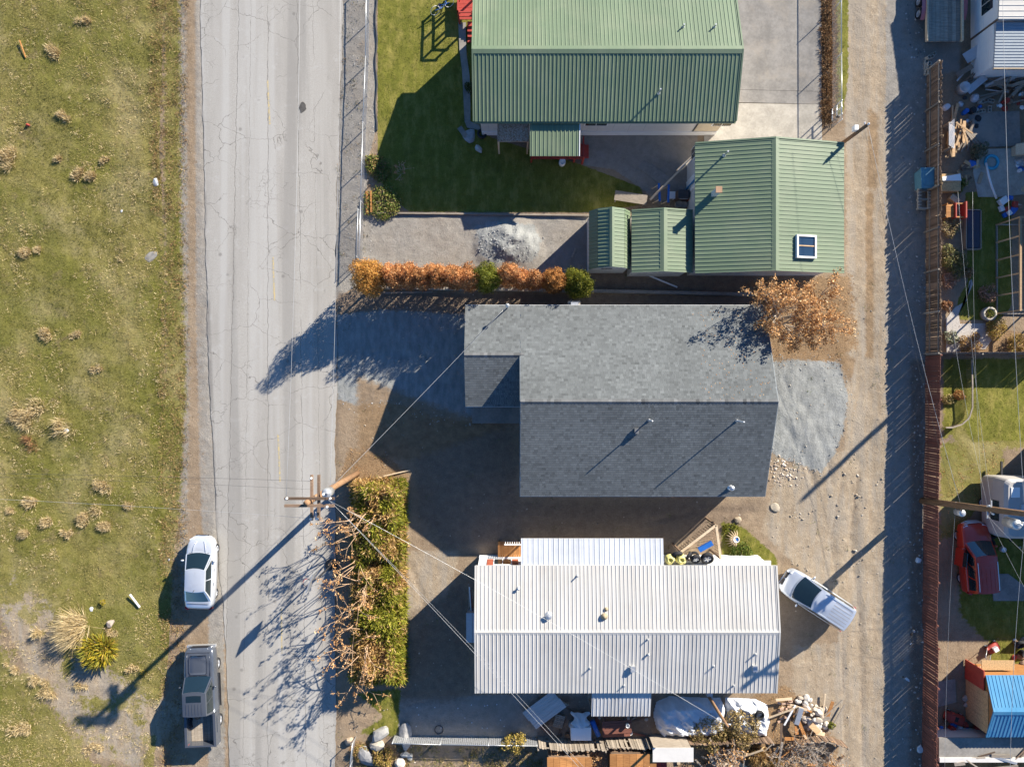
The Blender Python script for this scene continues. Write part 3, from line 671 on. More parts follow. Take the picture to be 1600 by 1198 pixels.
for x in (p0.x+.15, p1.x-.1):
    wbox('post', pr, x-.05, x+.05, p1.y+.42, p1.y+.52, -.05, 2.46, M['red_paint'])
for x0, x1_, z in ((p0.x+.1, p1.x+.4, .95), (p0.x+.1, p1.x+.4, 1.3)):
    wbox('railing', pr, x0, x1_, p1.y+.33, p1.y+.4, z, z+.08, M['red_paint'])
for i in range(2): wbox('railing', pr, p1.x+.36, p1.x+.42, p1.y+.42, p1.y+1.6, .95+i*.35, 1.03+i*.35, M['red_paint'])
wbox('railing_post', pr, p1.x+.36, p1.x+.46, p1.y+.31, p1.y+.41, -.05, 1.4, M['red_paint'])
for i in range(3): wbox('step', pr, p1.x+.11+i*.24, p1.x+.35+i*.24, p1.y+.7, p1.y+1.5, -.03, .36-i*.12, M['red_paint'])
a0 = P(777, 191, 2.6); a1 = P(827.5, 221, 2.3)
aw = thing('lean_to_roof', 'rusty brown chipboard lean-to roof next to the green porch', 'roof', ((a0.x+a1.x)/2, (a0.y+a1.y)/2, 0))
q = MB(); q.add([(a0.x, a1.y, 2.26), (a1.x-.02, a1.y, 2.26), (a1.x-.02, a0.y, 2.56), (a0.x, a0.y, 2.56), (a0.x, a1.y, 2.3), (a1.x-.02, a1.y, 2.3), (a1.x-.02, a0.y, 2.6), (a0.x, a0.y, 2.6)], [(3, 2, 1, 0), (4, 5, 6, 7), (0, 1, 5, 4), (1, 2, 6, 5), (2, 3, 7, 6), (3, 0, 4, 7)])
tt = NT('leafy_board'); nn = tt.noise(14, 4, .8); cc = tt.mix(tt.ss(nn, .42, .6), (.22, .12, .06), (.42, .32, .25)); q.build('sheathing', tt.bsdf(cc, .9, 0, tt.bump(nn, .6, .02)), aw)
for x in (a0.x+.06, a1.x-.1): wbox('post', aw, x-.05, x+.05, a1.y+.02, a1.y+.12, -.05, 2.28, M['wood_pale'])
wbox('frame_beam', aw, a0.x, a1.x-.03, a1.y+.02, a1.y+.08, 2.12, 2.25, M['wood_grey'])
# red deck at the north west corner of that house
d0 = P(716, -20, .6); d1 = P(741, 31, .6)
dk = thing('deck', 'red painted wooden deck and stairs at the house corner', 'deck', ((d0.x+d1.x)/2, (d0.y+d1.y)/2, 0))
for i in range(9):
    y = d1.y+.04+i*.24; wbox('deck_board', dk, d0.x, d1.x, y, y+.225, .52, .56+random.uniform(0, .006), M['red_paint'])
for x in (d0.x+.05, d1.x-.1):
    for y in (d1.y+.05, d1.y+1.2, d1.y+2.3): wbox('post', dk, x-.05, x+.05, y-.05, y+.05, -.05, 1.5, M['red_paint'])
for z in (1.0, 1.42): wbox('railing', dk, d0.x, d0.x+.07, d1.y, d1.y+2.4, z, z+.08, M['red_paint'])
for z in (1.0, 1.42): wbox('railing', dk, d0.x+.08, d1.x, d1.y-.04, d1.y+.04, z, z+.08, M['red_paint'])
for i in range(4): wbox('stair', dk, d0.x+.55, d1.x-.02, d1.y-.3-i*.28, d1.y-.02-i*.28, -.05, .44-i*.11, M['red_paint'])

# ---- green garage
gar, garoof, HG = gable('garage', 'square garage with green ribbed roof and skylight beside the alley', 'garage', 286*k3, 518.5*k3, 173*k3, 375*k3, 'y', 3.0, 3.93, M['green_metal'], M['siding'], M['green_metal'], over=.3)
s0 = on_roof(1257.5, 386, HG); nrm = Vector((.93/4.3, 0, 1)).normalized(); uu = Vector((0, 1, 0)); vv = uu.cross(nrm).normalized()
Fm = frame(s0+nrm*.06, -vv if False else uu.cross(nrm).normalized(), uu, nrm)
q = MB(); 
for a in (-.58, .58): q.box((a, 0, .06), (.1, 1.32, .18), 0, Fm); 
for b in (-.61, .61): q.box((0, b, .06), (1.06, .1, .178), 0, Fm)
sk = q.build('skylight', M['trim_white'], garoof)
q = MB(); q.box((0, 0, .07), (1.07, 1.13, .03), 0, Fm); q.build('skylight_pane', m_glass('sky_glass', (.02, .04, .07), .03), sk)
q = MB(); q.box((0, .04, .1), (1.0, .06, .03), 0, Fm); q.build('skylight_bar', M['wood_new'], sk)
c0 = on_roof(1115, 304, HG); q = MB(); q.bx(c0.x-.14, c0.x+.14, c0.y-.14, c0.y+.14, c0.z-.2, c0.z+1.0); ch = q.build('chimney', M['siding'], garoof)
wbox('chimney_cap', gar, c0.x-.18, c0.x+.18, c0.y-.18, c0.y+.18, c0.z+1.0, c0.z+1.06, m_plain('rust_cap', (.33, .2, .12), .8), ch)
pipe(garoof, on_roof(1131.5, 243, HG), .75, .05, M['galv'], False)
gx_ = 286*k3+.3
wbox('door', gar, gx_-.05, gx_+.02, P(0, 306).y, P(0, 285).y, 0, 2.1, M['trim_white']); window_x(gar, P(0, 262).y, P(0, 244).y, 1.2, 2.1, gx_-.01, -1)
for yy in (P(0, 250, 0).y, P(0, 300, 0).y): wbox('downspout', gar, gx_-.2, gx_-.12, yy, yy+.08, 0, 2.9, m_plain('blue_trim', (.03, .16, .34), .5)) if yy < 13 else None

# ---- two small green sheds
def gambrel(px0, px1, py0, py1, zE, zK, zR):
    x0 = P(px0, 0, zE).x; x1 = P(px1, 0, zE).x; y1 = P(0, py0, 3).y; y0 = P(0, py1, 3).y; xm = (x0+x1)/2; hw = (x1-x0)/2
    root = thing('garden_shed', 'narrow shed with barn shaped green ribbed roof', 'shed', (xm, (y0+y1)/2, 0))
    prof = [(x0, zE), (x0+hw*.36, zK), (xm, zR), (x1-hw*.36, zK), (x1, zE)]
    q = MB(); n = 7; ring = lambda y: [(x0+.08, y, -.1), (x1-.08, y, -.1), (x1-.08, y, zE-.04), (x1-hw*.38, y, zK-.04), (xm, y, zR-.05), (x0+hw*.38, y, zK-.04), (x0+.08, y, zE-.04)]
    q.add(ring(y0+.12)+ring(y1-.12), [tuple(range(6, -1, -1)), tuple(range(7, 14))]+[(i, (i+1) % 7, 7+(i+1) % 7, 7+i) for i in range(7)]); q.build('wall', M['siding'], root)
    d = MB(); d.add([(a, y0, b) for a, b in prof]+[(a, y1, b) for a, b in prof], [(i+1, i, 5+i, 6+i) for i in range(4)]); rf = d.build('roof', M['green_metal'], root)
    for (a, b), (c, e) in zip(prof[:2], prof[1:3]):
        metal_slope(rf, (a, y1, b), (a, y0, b), (c, y1, e), M['green_metal'], 'green_metal')
    for (a, b), (c, e) in ((prof[4], prof[3]), (prof[3], prof[2])):
        metal_slope(rf, (a, y0, b), (a, y1, b), (c, y0, e), M['green_metal'], 'green_metal')
    ridge_cap(rf, (xm, y0, zR), (xm, y1, zR), M['green_metal'], .14, .06)
    wbox('vent', root, xm-.45, xm+.2, y0+.09, y0+.12, 1.75, 1.9, M['dark_metal'])
    wbox('door', root, xm-.5, xm+.5, y1-.13, y1-.09, 0, 1.8, M['trim_white'])
gambrel(921, 984, 324, 417, 2.1, 2.75, 3.1)
kb = (CAMZ-2.6)/CAMZ/SCL
sb, sbr, HS = gable('garden_shed', 'wider green gable shed between barn shed and garage', 'shed', 187*kb, 282*kb, 174*kb, 270*kb, 'y', 2.6, 3.05, M['green_metal'], M['siding'], M['green_metal'], over=.15)
wbox('door', sb, 9.3, 10.4, 270*kb-.18, 270*kb-.14, 0, 2, M['trim_white'])


# ---- grey shingled house
X0, X1, XW = .47, 14.77, -2.72; he, hr = 2.8, 4.8; YN = 4.56; YS = -6.58; YR = (YN+YS)/2; sl = (hr-he)/(YN-YR)
hw = 3.86; yw = YN-(hw-he)/sl; yws = yw-(YN-yw)
def HM(x, y): return hr-sl*abs(y-YR)
def HW(x, y): return hw-sl*abs(y-yw)
gh = thing('shingled_house', 'house with grey asphalt shingle gable roof and lower front wing', 'house', ((X0+X1)/2, YR, 0))
o = .4; q = MB()
ring = lambda x: [(x, YS+o, -.1), (x, YN-o, -.1), (x, YN-o, HM(0, YN-o)-.08), (x, YR, hr-.08), (x, YS+o, HM(0, YS+o)-.08)]
q.add(ring(X0+o)+ring(X1-o), [(4, 3, 2, 1, 0), (5, 6, 7, 8, 9)]+[(i, (i+1) % 5, 5+(i+1) % 5, 5+i) for i in range(5)]); q.build('wall', M['grey_siding'], gh)
ring = lambda x: [(x, yws+1.1, -.1), (x, YN-o, -.1), (x, YN-o, HW(0, YN-o)-.08), (x, yw, hw-.08), (x, yws+1.1, HW(0, yws+1.1)-.08)]
q = MB(); q.add(ring(XW+o)+ring(X0+o), [(4, 3, 2, 1, 0), (5, 6, 7, 8, 9)]+[(i, (i+1) % 5, 5+(i+1) % 5, 5+i) for i in range(5)]); q.build('wing_wall', M['grey_siding'], gh)
q = MB()
def quad(q, a, b, c, d, th=.1):
    v = [Vector(p) for p in (a, b, c, d)]; w = [p-Vector((0, 0, th)) for p in v]
    q.add(v+w, [(0, 1, 2, 3), (7, 6, 5, 4), (0, 4, 5, 1), (1, 5, 6, 2), (2, 6, 7, 3), (3, 7, 4, 0)])
quad(q, (X0, YS, he), (X1, YS, he), (X1, YR, hr), (X0, YR, hr)); quad(q, (X1, YN, he), (X0, YN, he), (X0, YR, hr), (X1, YR, hr))
quad(q, (X0-.002, YN, he), (XW, YN, he), (XW, yw, hw), (X0-.002, yw, hw)); quad(q, (XW, yws, he), (X0+.38, yws, he), (X0+.38, yw, hw), (XW, yw, hw))
gr = q.build('roof', M['trim_white'], gh)
shingle_slope(gr, (X0, YS, he), (X1, YS, he), (X0, YR, hr), 11); shingle_slope(gr, (X1, YN, he), (X0, YN, he), (X1, YR, hr), 12)
shingle_slope(gr, (X0, YN, he), (XW, YN, he), (X0, yw, hw), 13); shingle_slope(gr, (XW, yws, he), (X0+.36, yws, he), (XW, yw, hw), 14)
ridge_cap(gr, (X0, YR, hr), (X1, YR, hr), None, shing=True); ridge_cap(gr, (XW, yw, hw), (X0+.2, yw, hw), None, shing=True)
for xx in (X0-.012, X1+.012):
    for a, b in (((xx, YS, he), (xx, YR, hr)), ((xx, YR, hr), (xx, YN if xx > 5 else yw+.02, he if xx > 5 else hw))): pbeam(gr, Vector(a)-Vector((0, 0, .07)), Vector(b)-Vector((0, 0, .07)), .03, .16, M['grey_siding'], 'barge_board')
wbox('fascia', gh, X0, X1, YS-.03, YS-.003, he-.17, he-.01, M['trim_white']); wbox('fascia', gh, XW, X1, YN+.003, YN+.03, he-.17, he-.01, M['trim_white'])
wbox('porch_post', gh, XW+.3, XW+.44, yws+.08, yws+.22, 0, he-.1, M['trim_white']); wbox('fascia', gh, XW, X0, yws-.03, yws-.003, he-.17, he-.01, M['trim_white'])
for xa, xb in ((3, 4.5), (6.2, 7.4), (11.9, 12.9)): window_y(gh, xa, xb, 1, 2.2, YS+o-.01, -1)
wbox('door', gh, 10.1, 11, YS+o-.04, YS+o+.02, .35, 2.4, M['trim_white'])
for xa, xb in ((3, 4.5), (8, 9.2)): window_y(gh, xa, xb, 1, 2.2, YN-o+.01, 1)
for i in range(2): wbox('step', gh, 9.9, 11.3, YS-.15-i*.32, YS+.35-i*.02, -.05, .34-i*.16, M['wood_orange'])
pp = on_roof(793, 481, HM); q = MB(); q.tube([pp-Vector((0, 0, .6)), pp+Vector((0, 0, 1.25))], .04, 8); ms = q.build('service_mast', M['galv'], gr)
q = MB(); q.lathe([(.1, 0), (.12, .1), (.03, .2)], 10, Matrix.Translation(pp+Vector((0, 0, 1.2)))); q.build('weather_head', M['galv'], ms); MAST = pp+Vector((0, 0, 1.2))
def HM2(x, y): return HM(x, y)
for px, py, h in ((1014, 656, 1.0), (1151, 657, 1.25)): pipe(gr, on_roof(px, py, HM), h, .04, M['trim_white'], False)
v0 = on_roof(994, 673, HM); wbox('roof_vent', gh, v0.x-.12, v0.x+.12, v0.y-.15, v0.y+.15, v0.z-.03, v0.z+.2, m_plain('vent_grey', (.12, .125, .13), .7), gr)
v0 = on_roof(1141, 761, HM); pipe(gr, v0, .35, .08, M['galv'], True)
v0 = P(895, 473, 1.2); wx = v0.x; q = MB(); q.bx(wx-.36, wx+.36, YN-o, YN+.32, -.1, 2.2); q2 = q.build('chimney_chase', M['concrete'], gh); wbox('exhaust_cap', gh, wx-.22, wx+.22, YN-.1, YN+.22, 2.2, 2.5, M['galv'], q2)

# ---- white metal roofed mobile home
k28 = (CAMZ-2.8)/CAMZ/SCL
WX0, WX1, WYN, WYS = -57*k28, 413*k28, -284*k28, -483*k28
wh, wr, HWH = gable('mobile_home', 'long mobile home with white ribbed metal roof', 'house', WX0, WX1, WYS, WYN, 'x', 2.8, 3.3, M['white_metal'], M['trim_white'], M['white_metal'], over=.12)
wn_ = WYN-.12
for px in (766, 805): x = P(px, 0, 1.6).x; wbox('shutter', wh, x-.19, x+.19, wn_+.0, wn_+.035, 1.0, 2.3, m_plain('shutter_red', (.33, .09, .05), .6))
window_y(wh, P(771, 0, 1.6).x, P(800, 0, 1.6).x, 1.0, 2.3, wn_+.005, 1); window_y(wh, 10.4, 11.8, 1.0, 2.2, wn_+.005, 1); wbox('skirting', wh, WX0+.1, WX1-.1, wn_, wn_+.03, -.1, .6, M['trim_white'])
for px, py, h, r, cp in ((810, 918, .18, .05, True), (902, 899, .3, .04, False), (857, 961, .2, .1, True), (1012, 998, .25, .035, False), (1013, 1021, .12, .035, True), (922, 1043, .3, .035, False), (1115, 1040, .3, .035, False), (1146, 1070, .25, .035, False), (1180, 1021, .3, .04, False), (975, 1070, .25, .035, False)):
    pipe(wr, on_roof(px, py, HWH), h, r, M['galv'], cp)
for px, py in ((988, 1043), (1178, 1042)):
    v0 = on_roof(px, py, HWH); wbox('roof_vent', wh, v0.x-.13, v0.x+.13, v0.y-.16, v0.y+.16, v0.z-.02, v0.z+.25, M['galv'], wr)
for px, py, r in ((944, 962, .17), (947, 951, .1)):
    v0 = on_roof(px, py, HWH); q = MB(); q.lathe([(r, 0), (r*1.2, r*.6), (r*.9, r*1.2), (.01, r*1.7)], 10, Matrix.Translation(v0)); q.build('turbine_vent', m_plain('vent_tan', (.3, .24, .15), .7), wr, True)
ca = P(814, 841, 2.55); cb = P(1037, 884, 2.7)
cp = thing('carport', 'flat pale ribbed metal awning on the mobile home north wall', 'awning', ((ca.x+cb.x)/2, (ca.y+cb.y)/2, 0))
q = MB(); quad(q, (ca.x, cb.y-.1, 2.72), (cb.x, cb.y-.1, 2.72), (cb.x, ca.y, 2.55), (ca.x, ca.y, 2.55), .06); cr = q.build('roof', M['old_metal'], cp)
m2 = m_plain('pale_metal', (.55, .57, .60), .4, .15, .08, 1.5, .05, .5, orand=.08)
metal_slope(cr, (cb.x, ca.y, 2.55), (ca.x, ca.y, 2.55), (cb.x, cb.y-.1, 2.72), m2, 'pale_metal', .6, 2)
for i in range(5): x = ca.x+.1+(cb.x-ca.x-.2)*i/4; wbox('post', cp, x-.05, x+.05, ca.y-.75, ca.y-.65, -.05, 2.5, M['trim_white'])
# patched porch roof at the south
a0, a1 = P(925, 1080, 2.6), P(1016, 1118, 2.25)
sp = thing('porch', 'patched grey ribbed metal porch roof on the mobile home south side', 'porch', ((a0.x+a1.x)/2, (a0.y+a1.y)/2, 0))
q = MB(); quad(q, (a0.x, a1.y, 2.25), (a1.x, a1.y, 2.25), (a1.x, a0.y+.1, 2.62), (a0.x, a0.y+.1, 2.62), .05); spr = q.build('roof', M['old_metal'], sp)
metal_slope(spr, (a0.x, a1.y, 2.25), (a1.x, a1.y, 2.25), (a0.x, a0.y+.1, 2.62), M['old_metal'], 'old_metal', .8, 4)
for x in (a0.x+.1, a1.x-.1): wbox('post', sp, x-.05, x+.05, a1.y+.05, a1.y+.15, -.05, 2.2, M['wood_grey'])
wbox('deck', sp, a0.x, a1.x, a1.y, a0.y-.1, .2, .4, M['wood_grey'])
# blue clad box and lumber on the west end
e0 = P(727, 956, 1.1); lb = thing('storage_box', 'blue-grey metal storage box against the mobile home west end', 'box', (WX0-.3, P(0, 980).y, 0))
wbox('body', lb, WX0-.62, WX0+.08, P(0, 1002, 1).y, P(0, 958, 1).y, -.05, 1.0, M['galv']); wbox('lid', lb, WX0-.66, WX0+.1, P(0, 1003, 1).y, P(0, 957, 1).y, 1.0, 1.06, M['galv'])
wbox('lid_seam', lb, WX0-.3, WX0-.28, P(0, 1002.5, 1).y, P(0, 957.5, 1).y, 1.06, 1.068, M['dark_metal'])
for i in range(5):
    mm = (M['wood_grey'], M['trim_white'], M['wood_red'], M['galv'], M['wood_grey'])[i]
    q = MB(); xa = WX0-.55+i*.13; q.beam((xa, P(0, 957, .9).y, .3+.1*i), (xa+U(-.1, .2), P(0, 914+4*i, 1.2).y, 1.0+.07*i), .07, .05)
    tag(q.build('leaning_board', mm, loc=(xa, P(0, 940).y, 0)), ('grey board leaning at the mobile home west end', 'white board leaning at the mobile home west end', 'reddish board leaning at the mobile home west end', 'metal strip leaning at the mobile home west end', 'inner grey board leaning beside the mobile home wall')[i], 'board')

# ------------------------------------------------------------------ vehicles (built nose to +y around their own origin)
def lerp(a, b, t): return a+(b-a)*t
def loft(q, st):
    """st: (y, half width, top z, bottom z)"""
    ring = []
    for y, w, zt, zb in st:
        h = [(w*.90, zb), (w*.985, zb+.1), (w, lerp(zb, zt, .45)), (w*.985, lerp(zb, zt, .78)), (w*.93, zt-.035), (w*.80, zt-.004), (w*.4, zt+.012), (0, zt+.016)]
        ring.append([(x, y, z) for x, z in h]+[(-x, y, z) for x, z in h[-2::-1]])
    n = len(ring[0]); v = [p for r in ring for p in r]; f = []
    for i in range(len(ring)-1):
        for k in range(n): k2 = (k+1) % n; f.append((i*n+k, i*n+k2, (i+1)*n+k2, (i+1)*n+k))
    f.append(tuple(range(n))); f.append(tuple((len(ring)-1)*n+k for k in range(n-1, -1, -1))); q.add(v, f)
def lofto(name, st, mat, par, M=None):
    q = MB(); loft(q, st); o = q.build(name, mat, par, True, local=True); return o
TYRE = {}
def wheel(par, x, y, r, w=.2, name='wheel'):
    key = (r, w)
    if key not in TYRE:
        rot = Matrix.Rotation(math.pi/2, 4, 'Y'); a = MB(); h = w/2
        a.lathe([(r*.66, -h*.8), (r*.9, -h), (r*.99, -h*.7), (r, 0), (r*.99, h*.7), (r*.9, h), (r*.66, h*.8), (r*.6, 0)], 28, rot, True)
        t_ = a.build('tmp', M['rubber'], None, True, local=True); b = MB()
        b.lathe([(r*.66, -h*.6), (r*.68, h*.72), (r*.62, h*.8), (r*.58, h*.45), (.01, h*.4)], 28, rot)
        for i in range(5):
            m = rot @ Matrix.Rotation(i*2*math.pi/5, 4, 'Z'); b.box((r*.34, 0, h*.62), (r*.55, r*.17, h*.25), 0, m)
        b.lathe([(r*.16, h*.4), (r*.16, h*.8), (.005, h*.85)], 12, rot); r_ = b.build('tmp', M['alloy'], None, False, local=True)
        TYRE[key] = (t_.data, r_.data); bpy.data.objects.remove(t_); bpy.data.objects.remove(r_)
    tm, rm = TYRE[key]; s = 1 if x > 0 else -1
    o = obj(name, tm, par, (x, y, r)); o.rotation_euler = (0, 0, 0 if s > 0 else math.pi); rr = obj('rim', rm, o); return o
def lbox(name, par, x0, x1, y0, y1, z0, z1, mat): q = MB(); q.bx(x0, x1, y0, y1, z0, z1); return q.build(name, mat, par, local=True)
def cabin(root, paint, yb0, yb1, yr0, yr1, wb, wr, zb, zr, bf=.12, br=.06, crown=.05, side_n=2, rear=True, gl=None):
    gl = gl or M['car_glass']
    def front(u, v): s = 2*u-1; return Vector((s*lerp(wb, wr, v), lerp(yb1, yr1, v)+bf*(1-s*s)*(1-.3*v), lerp(zb, zr, v)))
    def back(u, v): s = 1-2*u; return Vector((s*lerp(wb, wr, v), lerp(yb0, yr0, v)-br*(1-s*s), lerp(zb, zr, v)))
    def side(sg):
        def f(u, v):
            y = lerp(lerp(yb0, yr0, v), lerp(yb1, yr1, v), u if sg > 0 else 1-u); return Vector((sg*(lerp(wb, wr, v)+.03*math.sin(math.pi*v)), y, lerp(zb, zr, v)))
        return f
    def top(u, v):
        s = 2*u-1; y0 = yr0-br*(1-s*s); y1 = yr1+bf*.7*(1-s*s); e = 1-abs(2*v-1)**3
        return Vector((s*wr, lerp(y0, y1, v), zr+crown*(1-s*s)*(.55+.45*e)+(.02*e if abs(s) < .99 else 0)))
    q = MB(); q.grid(lambda u, v: front(1-u, v), 8, 4); q.grid(lambda u, v: back(1-u, v), 8, 4); q.grid(side(1), 8, 4); q.grid(side(-1), 8, 4); q.grid(top, 8, 10)
    cb = q.build('cabin', paint, root, True, local=True)
    def pane(name, fn, u0, u1, v0, v1, off, nu=8, nv=4, par=cb, mat=gl, taper=0):
        g = MB()
        def f(u, v):
            vv = lerp(v0, v1, v); uu = lerp(u0, u1, u); p = fn(uu, vv); e = 1e-3
            n = (fn(uu+e, vv)-p).cross(fn(uu, vv+e)-p).normalized(); return p+n*off
        g.grid(f, nu, nv); return g.build(name, mat, par, True, local=True)
    pane('windscreen', lambda u, v: front(1-u, v), .05, .95, .04, .97, .012)
    if rear: pane('rear_window', lambda u, v: back(1-u, v), .07, .93, .08, .93, .012)
    for sg in (1, -1):
        e = .07
        for i in range(side_n):
            a = e+(1-2*e)*i/side_n+(.015 if i else 0); b = e+(1-2*e)*(i+1)/side_n-(.015 if i < side_n-1 else 0)
            pane('side_window', side(sg), a, b, .12, .88, .012, 4, 3)
    return cb, top, pane
def extras(root, paint, L, W, zh, ztl, ym, zm, wl, wr_, r=.32, w=.2):
    hl = m_plain('headlamp', (.6, .62, .65), .12, 0, .03, 3, 0, .8) if 'hl' not in M else M['hl']; M['hl'] = hl
    tl = m_plain('tail_lamp', (.35, .01, .01), .2, 0, .03, 3, 0, .8) if 'tl' not in M else M['tl']; M['tl'] = tl
    for s in (1, -1):
        wheel(root, s*(W/2-.03-w/2), wl, r, w); wheel(root, s*(W/2-.03-w/2), wr_, r, w)
        q = MB(); q.box((s*W*.31, L/2-.25, zh), (.3, .2, .13), -s*.45); q.build('headlight', hl, root, local=True)
        q = MB(); q.box((s*W*.415, -L/2+.07, ztl), (.22, .1, .18), s*.4); q.build('tail_light', tl, root, local=True)
        q = MB(); q.lathe([(.01, -.1), (.075, -.06), (.085, .04), (.01, .1)], 10, Matrix.Translation((s*(W/2+.09), ym, zm)) @ Matrix.Rotation(math.pi/2, 4, 'Y') @ Matrix.Diagonal((1, .7, 1.1, 1)))
        mr = q.build('mirror', paint, root, True, local=True); lbox('mirror_arm', mr, s*(W/2-.06), s*(W/2+.03), ym-.03, ym+.03, zm-.05, zm, M['black'])
    lbox('number_plate', root, -.17, .17, -L/2-.012, -L/2+.02, .55, .66, M['trim_white'])
WHITE = m_paint('white_car_paint', (.60, .63, .68), .45); GREY = m_paint('grey_car_paint', (.075, .085, .105), .25, .22); RED = m_paint('red_car_paint', (.42, .03, .012)); SILVER = m_paint('pearl_car_paint', (.56, .60, .66), .5)
# white saloon car
c = thing('parked_car', 'white four-door saloon car parked on the road edge', 'car', (*G(321, 889), .02), R(-1.5))
L_, W_ = 4.5, 1.78
lofto('body', [(-2.25, .52, .60, .34), (-2.19, .72, .84, .26), (-2.02, .82, .95, .22), (-1.5, .87, .99, .2), (-.6, .89, .96, .2), (.5, .89, .95, .2), (1.0, .885, .93, .2), (1.45, .865, .86, .2), (1.8, .81, .78, .21), (2.02, .71, .69, .24), (2.16, .55, .59, .28), (2.24, .34, .5, .33)], WHITE, c)
cabin(c, WHITE, -1.72, 1.15, -.92, .30, .80, .60, .93, 1.43, .16, .08)
extras(c, WHITE, L_, W_, .62, .72, .78, .98, 1.38, -1.38)
lbox('grille', c, -.4, .4, 2.19, 2.26, .38, .5, M['black']); lbox('bonnet_seam', c, -.62, .62, 1.23, 1.245, .915, .94, M['black']); lbox('door_handle', c, .875, .905, .1, .28, .78, .81, M['alloy']); lbox('door_handle', c, .875, .905, -.75, -.57, .8, .83, M['alloy'])
for s_ in (-1, 1): q = MB(); q.tube([(s_*.42, 1.22, .955), (s_*.36, 1.6, .9), (s_*.24, 1.95, .79)], .012, 5); q.build('bonnet_crease', WHITE, c, True, local=True); lbox('wiper', c, s_*.3-.25, s_*.3+.25, 1.19, 1.205, .965, .985, M['black'])
lbox('boot_seam', c, -.66, .66, -1.86, -1.848, .985, 1.004, M['black']); q = MB(); q.tube([(0, -.85, 1.48), (0, -1.0, 1.62)], .012, 5); q.build('antenna', M['black'], c, local=True)
# grey pickup with a wood floored bed
c = thing('pickup_truck', 'grey crew cab pickup with wooden planks in its bed', 'pickup truck', (*G(324, 1077), .02), R(2.2))
L_, W_ = 6.0, 1.92
lofto('body', [(-.95, .95, 1.12, .35), (-.3, .955, 1.13, .32), (.6, .955, 1.13, .32), (1.2, .955, 1.14, .32), (1.6, .95, 1.14, .34), (2.3, .93, 1.08, .36), (2.72, .90, 1.0, .38), (2.9, .82, .86, .4), (2.97, .68, .74, .44)], GREY, c)
lofto('bonnet_scoop', [(1.45, .5, 1.18, 1.08), (1.6, .56, 1.185, 1.08), (2.35, .55, 1.13, 1.03), (2.55, .48, 1.09, 1.0)], GREY, c)
cb, top, pane = cabin(c, GREY, -.93, 1.28, -.80, .55, .85, .70, 1.10, 1.80, .12, .03, .04)
pane('sunroof', top, .18, .82, .62, .88, .012, 6, 4)
for i in range(6):
    u = .17+i*.132; q = MB(); q.grid(lambda a, b: Vector(top(u-.012+a*.024, .08+b*.46))+Vector((0, 0, .018)), 1, 6); q.build('roof_rib', GREY, cb, local=True)
extras(c, GREY, L_, W_, .82, .98, .72, 1.24, 1.75, -1.72, .39, .26)
bed = MB(); 
for s in (1, -1): bed.bx(s*.95, s*.80, -2.98, -.97, .5, 1.16)
bed.bx(-.8, .8, -2.98, -2.88, .5, 1.14); bed.bx(-.8, .8, -1.04, -.97, .5, 1.14); bed.bx(-.8, .8, -2.88, -1.04, .5, .58); bo = bed.build('bed', GREY, c, local=True)
for i in range(8): lbox('plank', bo, -.79+i*.1975, -.79+i*.1975+.185, -2.87, -1.06, .585, .61+.008*(i % 2), M['wood_grey'])
lbox('rear_bumper', c, -.9, .9, -3.1, -2.99, .45, .62, M['galv']); lbox('front_bumper', c, -.88, .88, 2.86, 3.02, .42, .62, M['galv']); lbox('grille', c, -.5, .5, 2.93, 3.0, .64, .82, M['black'])
for s in (1, -1): lbox('running_board', c, s*.93, s*1.02, -.8, 1.2, .36, .42, M['black']); lbox('wheel_arch', c, s*.93, s*.985, -2.2, -1.24, .55, .95, GREY)
q = MB(); q.lathe([(.02, 0), (.16, .02), (.17, .1), (.02, .14)], 10, Matrix.Translation((-.35, -1.35, .6))); tag(q.build('coiled_rope', M['wood_brown'], None, True, local=True), 'dark coil lying in the pickup bed', 'rope').location = c.location; bpy.data.objects['coiled_rope'].rotation_euler = c.rotation_euler
for s_ in (-1, 1): lbox('wiper', c, s_*.3-.26, s_*.3+.26, 1.36, 1.38, 1.15, 1.175, M['black']); q = MB(); q.tube([(s_*.74, 1.35, 1.165), (s_*.72, 2.2, 1.1), (s_*.66, 2.7, 1.0)], .014, 5); q.build('bonnet_crease', GREY, c, True, local=True)
lbox('bonnet_seam', c, -.7, .7, 2.69, 2.705, .99, 1.03, M['black'])
# white people carrier by the alley
c = thing('minivan', 'white people carrier parked at an angle beside the alley', 'car', (*P(1274, 934, .7).xy, .02), R(56.8))
L_, W_ = 4.55, 1.82
lofto('body', [(-2.27, .68, .70, .34), (-2.22, .82, .98, .26), (-2.0, .89, 1.05, .22), (-.6, .91, 1.05, .2), (.7, .91, 1.04, .2), (1.2, .90, 1.02, .2), (1.65, .87, .95, .21), (2.0, .80, .84, .24), (2.18, .68, .7, .28), (2.26, .5, .58, .33)], SILVER, c)
cb, top, pane = cabin(c, SILVER, -2.16, 1.42, -1.98, .38, .83, .70, 1.02, 1.66, .2, .06, .05, 3)
for i in range(6):
    u = .14+i*.144; q = MB(); q.grid(lambda a, b: Vector(top(u-.012+a*.024, .06+b*.5))+Vector((0, 0, .016)), 1, 6); q.build('roof_rib', M['white_paint'], cb, local=True)
for s in (.05, .95):
    q = MB(); q.tube([Vector(top(s, .06+.1*i))+Vector((0, 0, .05)) for i in range(9)], .022, 6); q.build('roof_rail', SILVER, cb, local=True)
extras(c, SILVER, L_, W_, .74, .95, .95, 1.1, 1.4, -1.42, .34)
for s in (-.24, .24): lbox('grille', c, s-.2, s+.2, 2.13, 2.25, .62, .72, M['black'])
lbox('wiper', c, -.6, .1, 1.5, 1.52, 1.06, 1.08, M['black'])
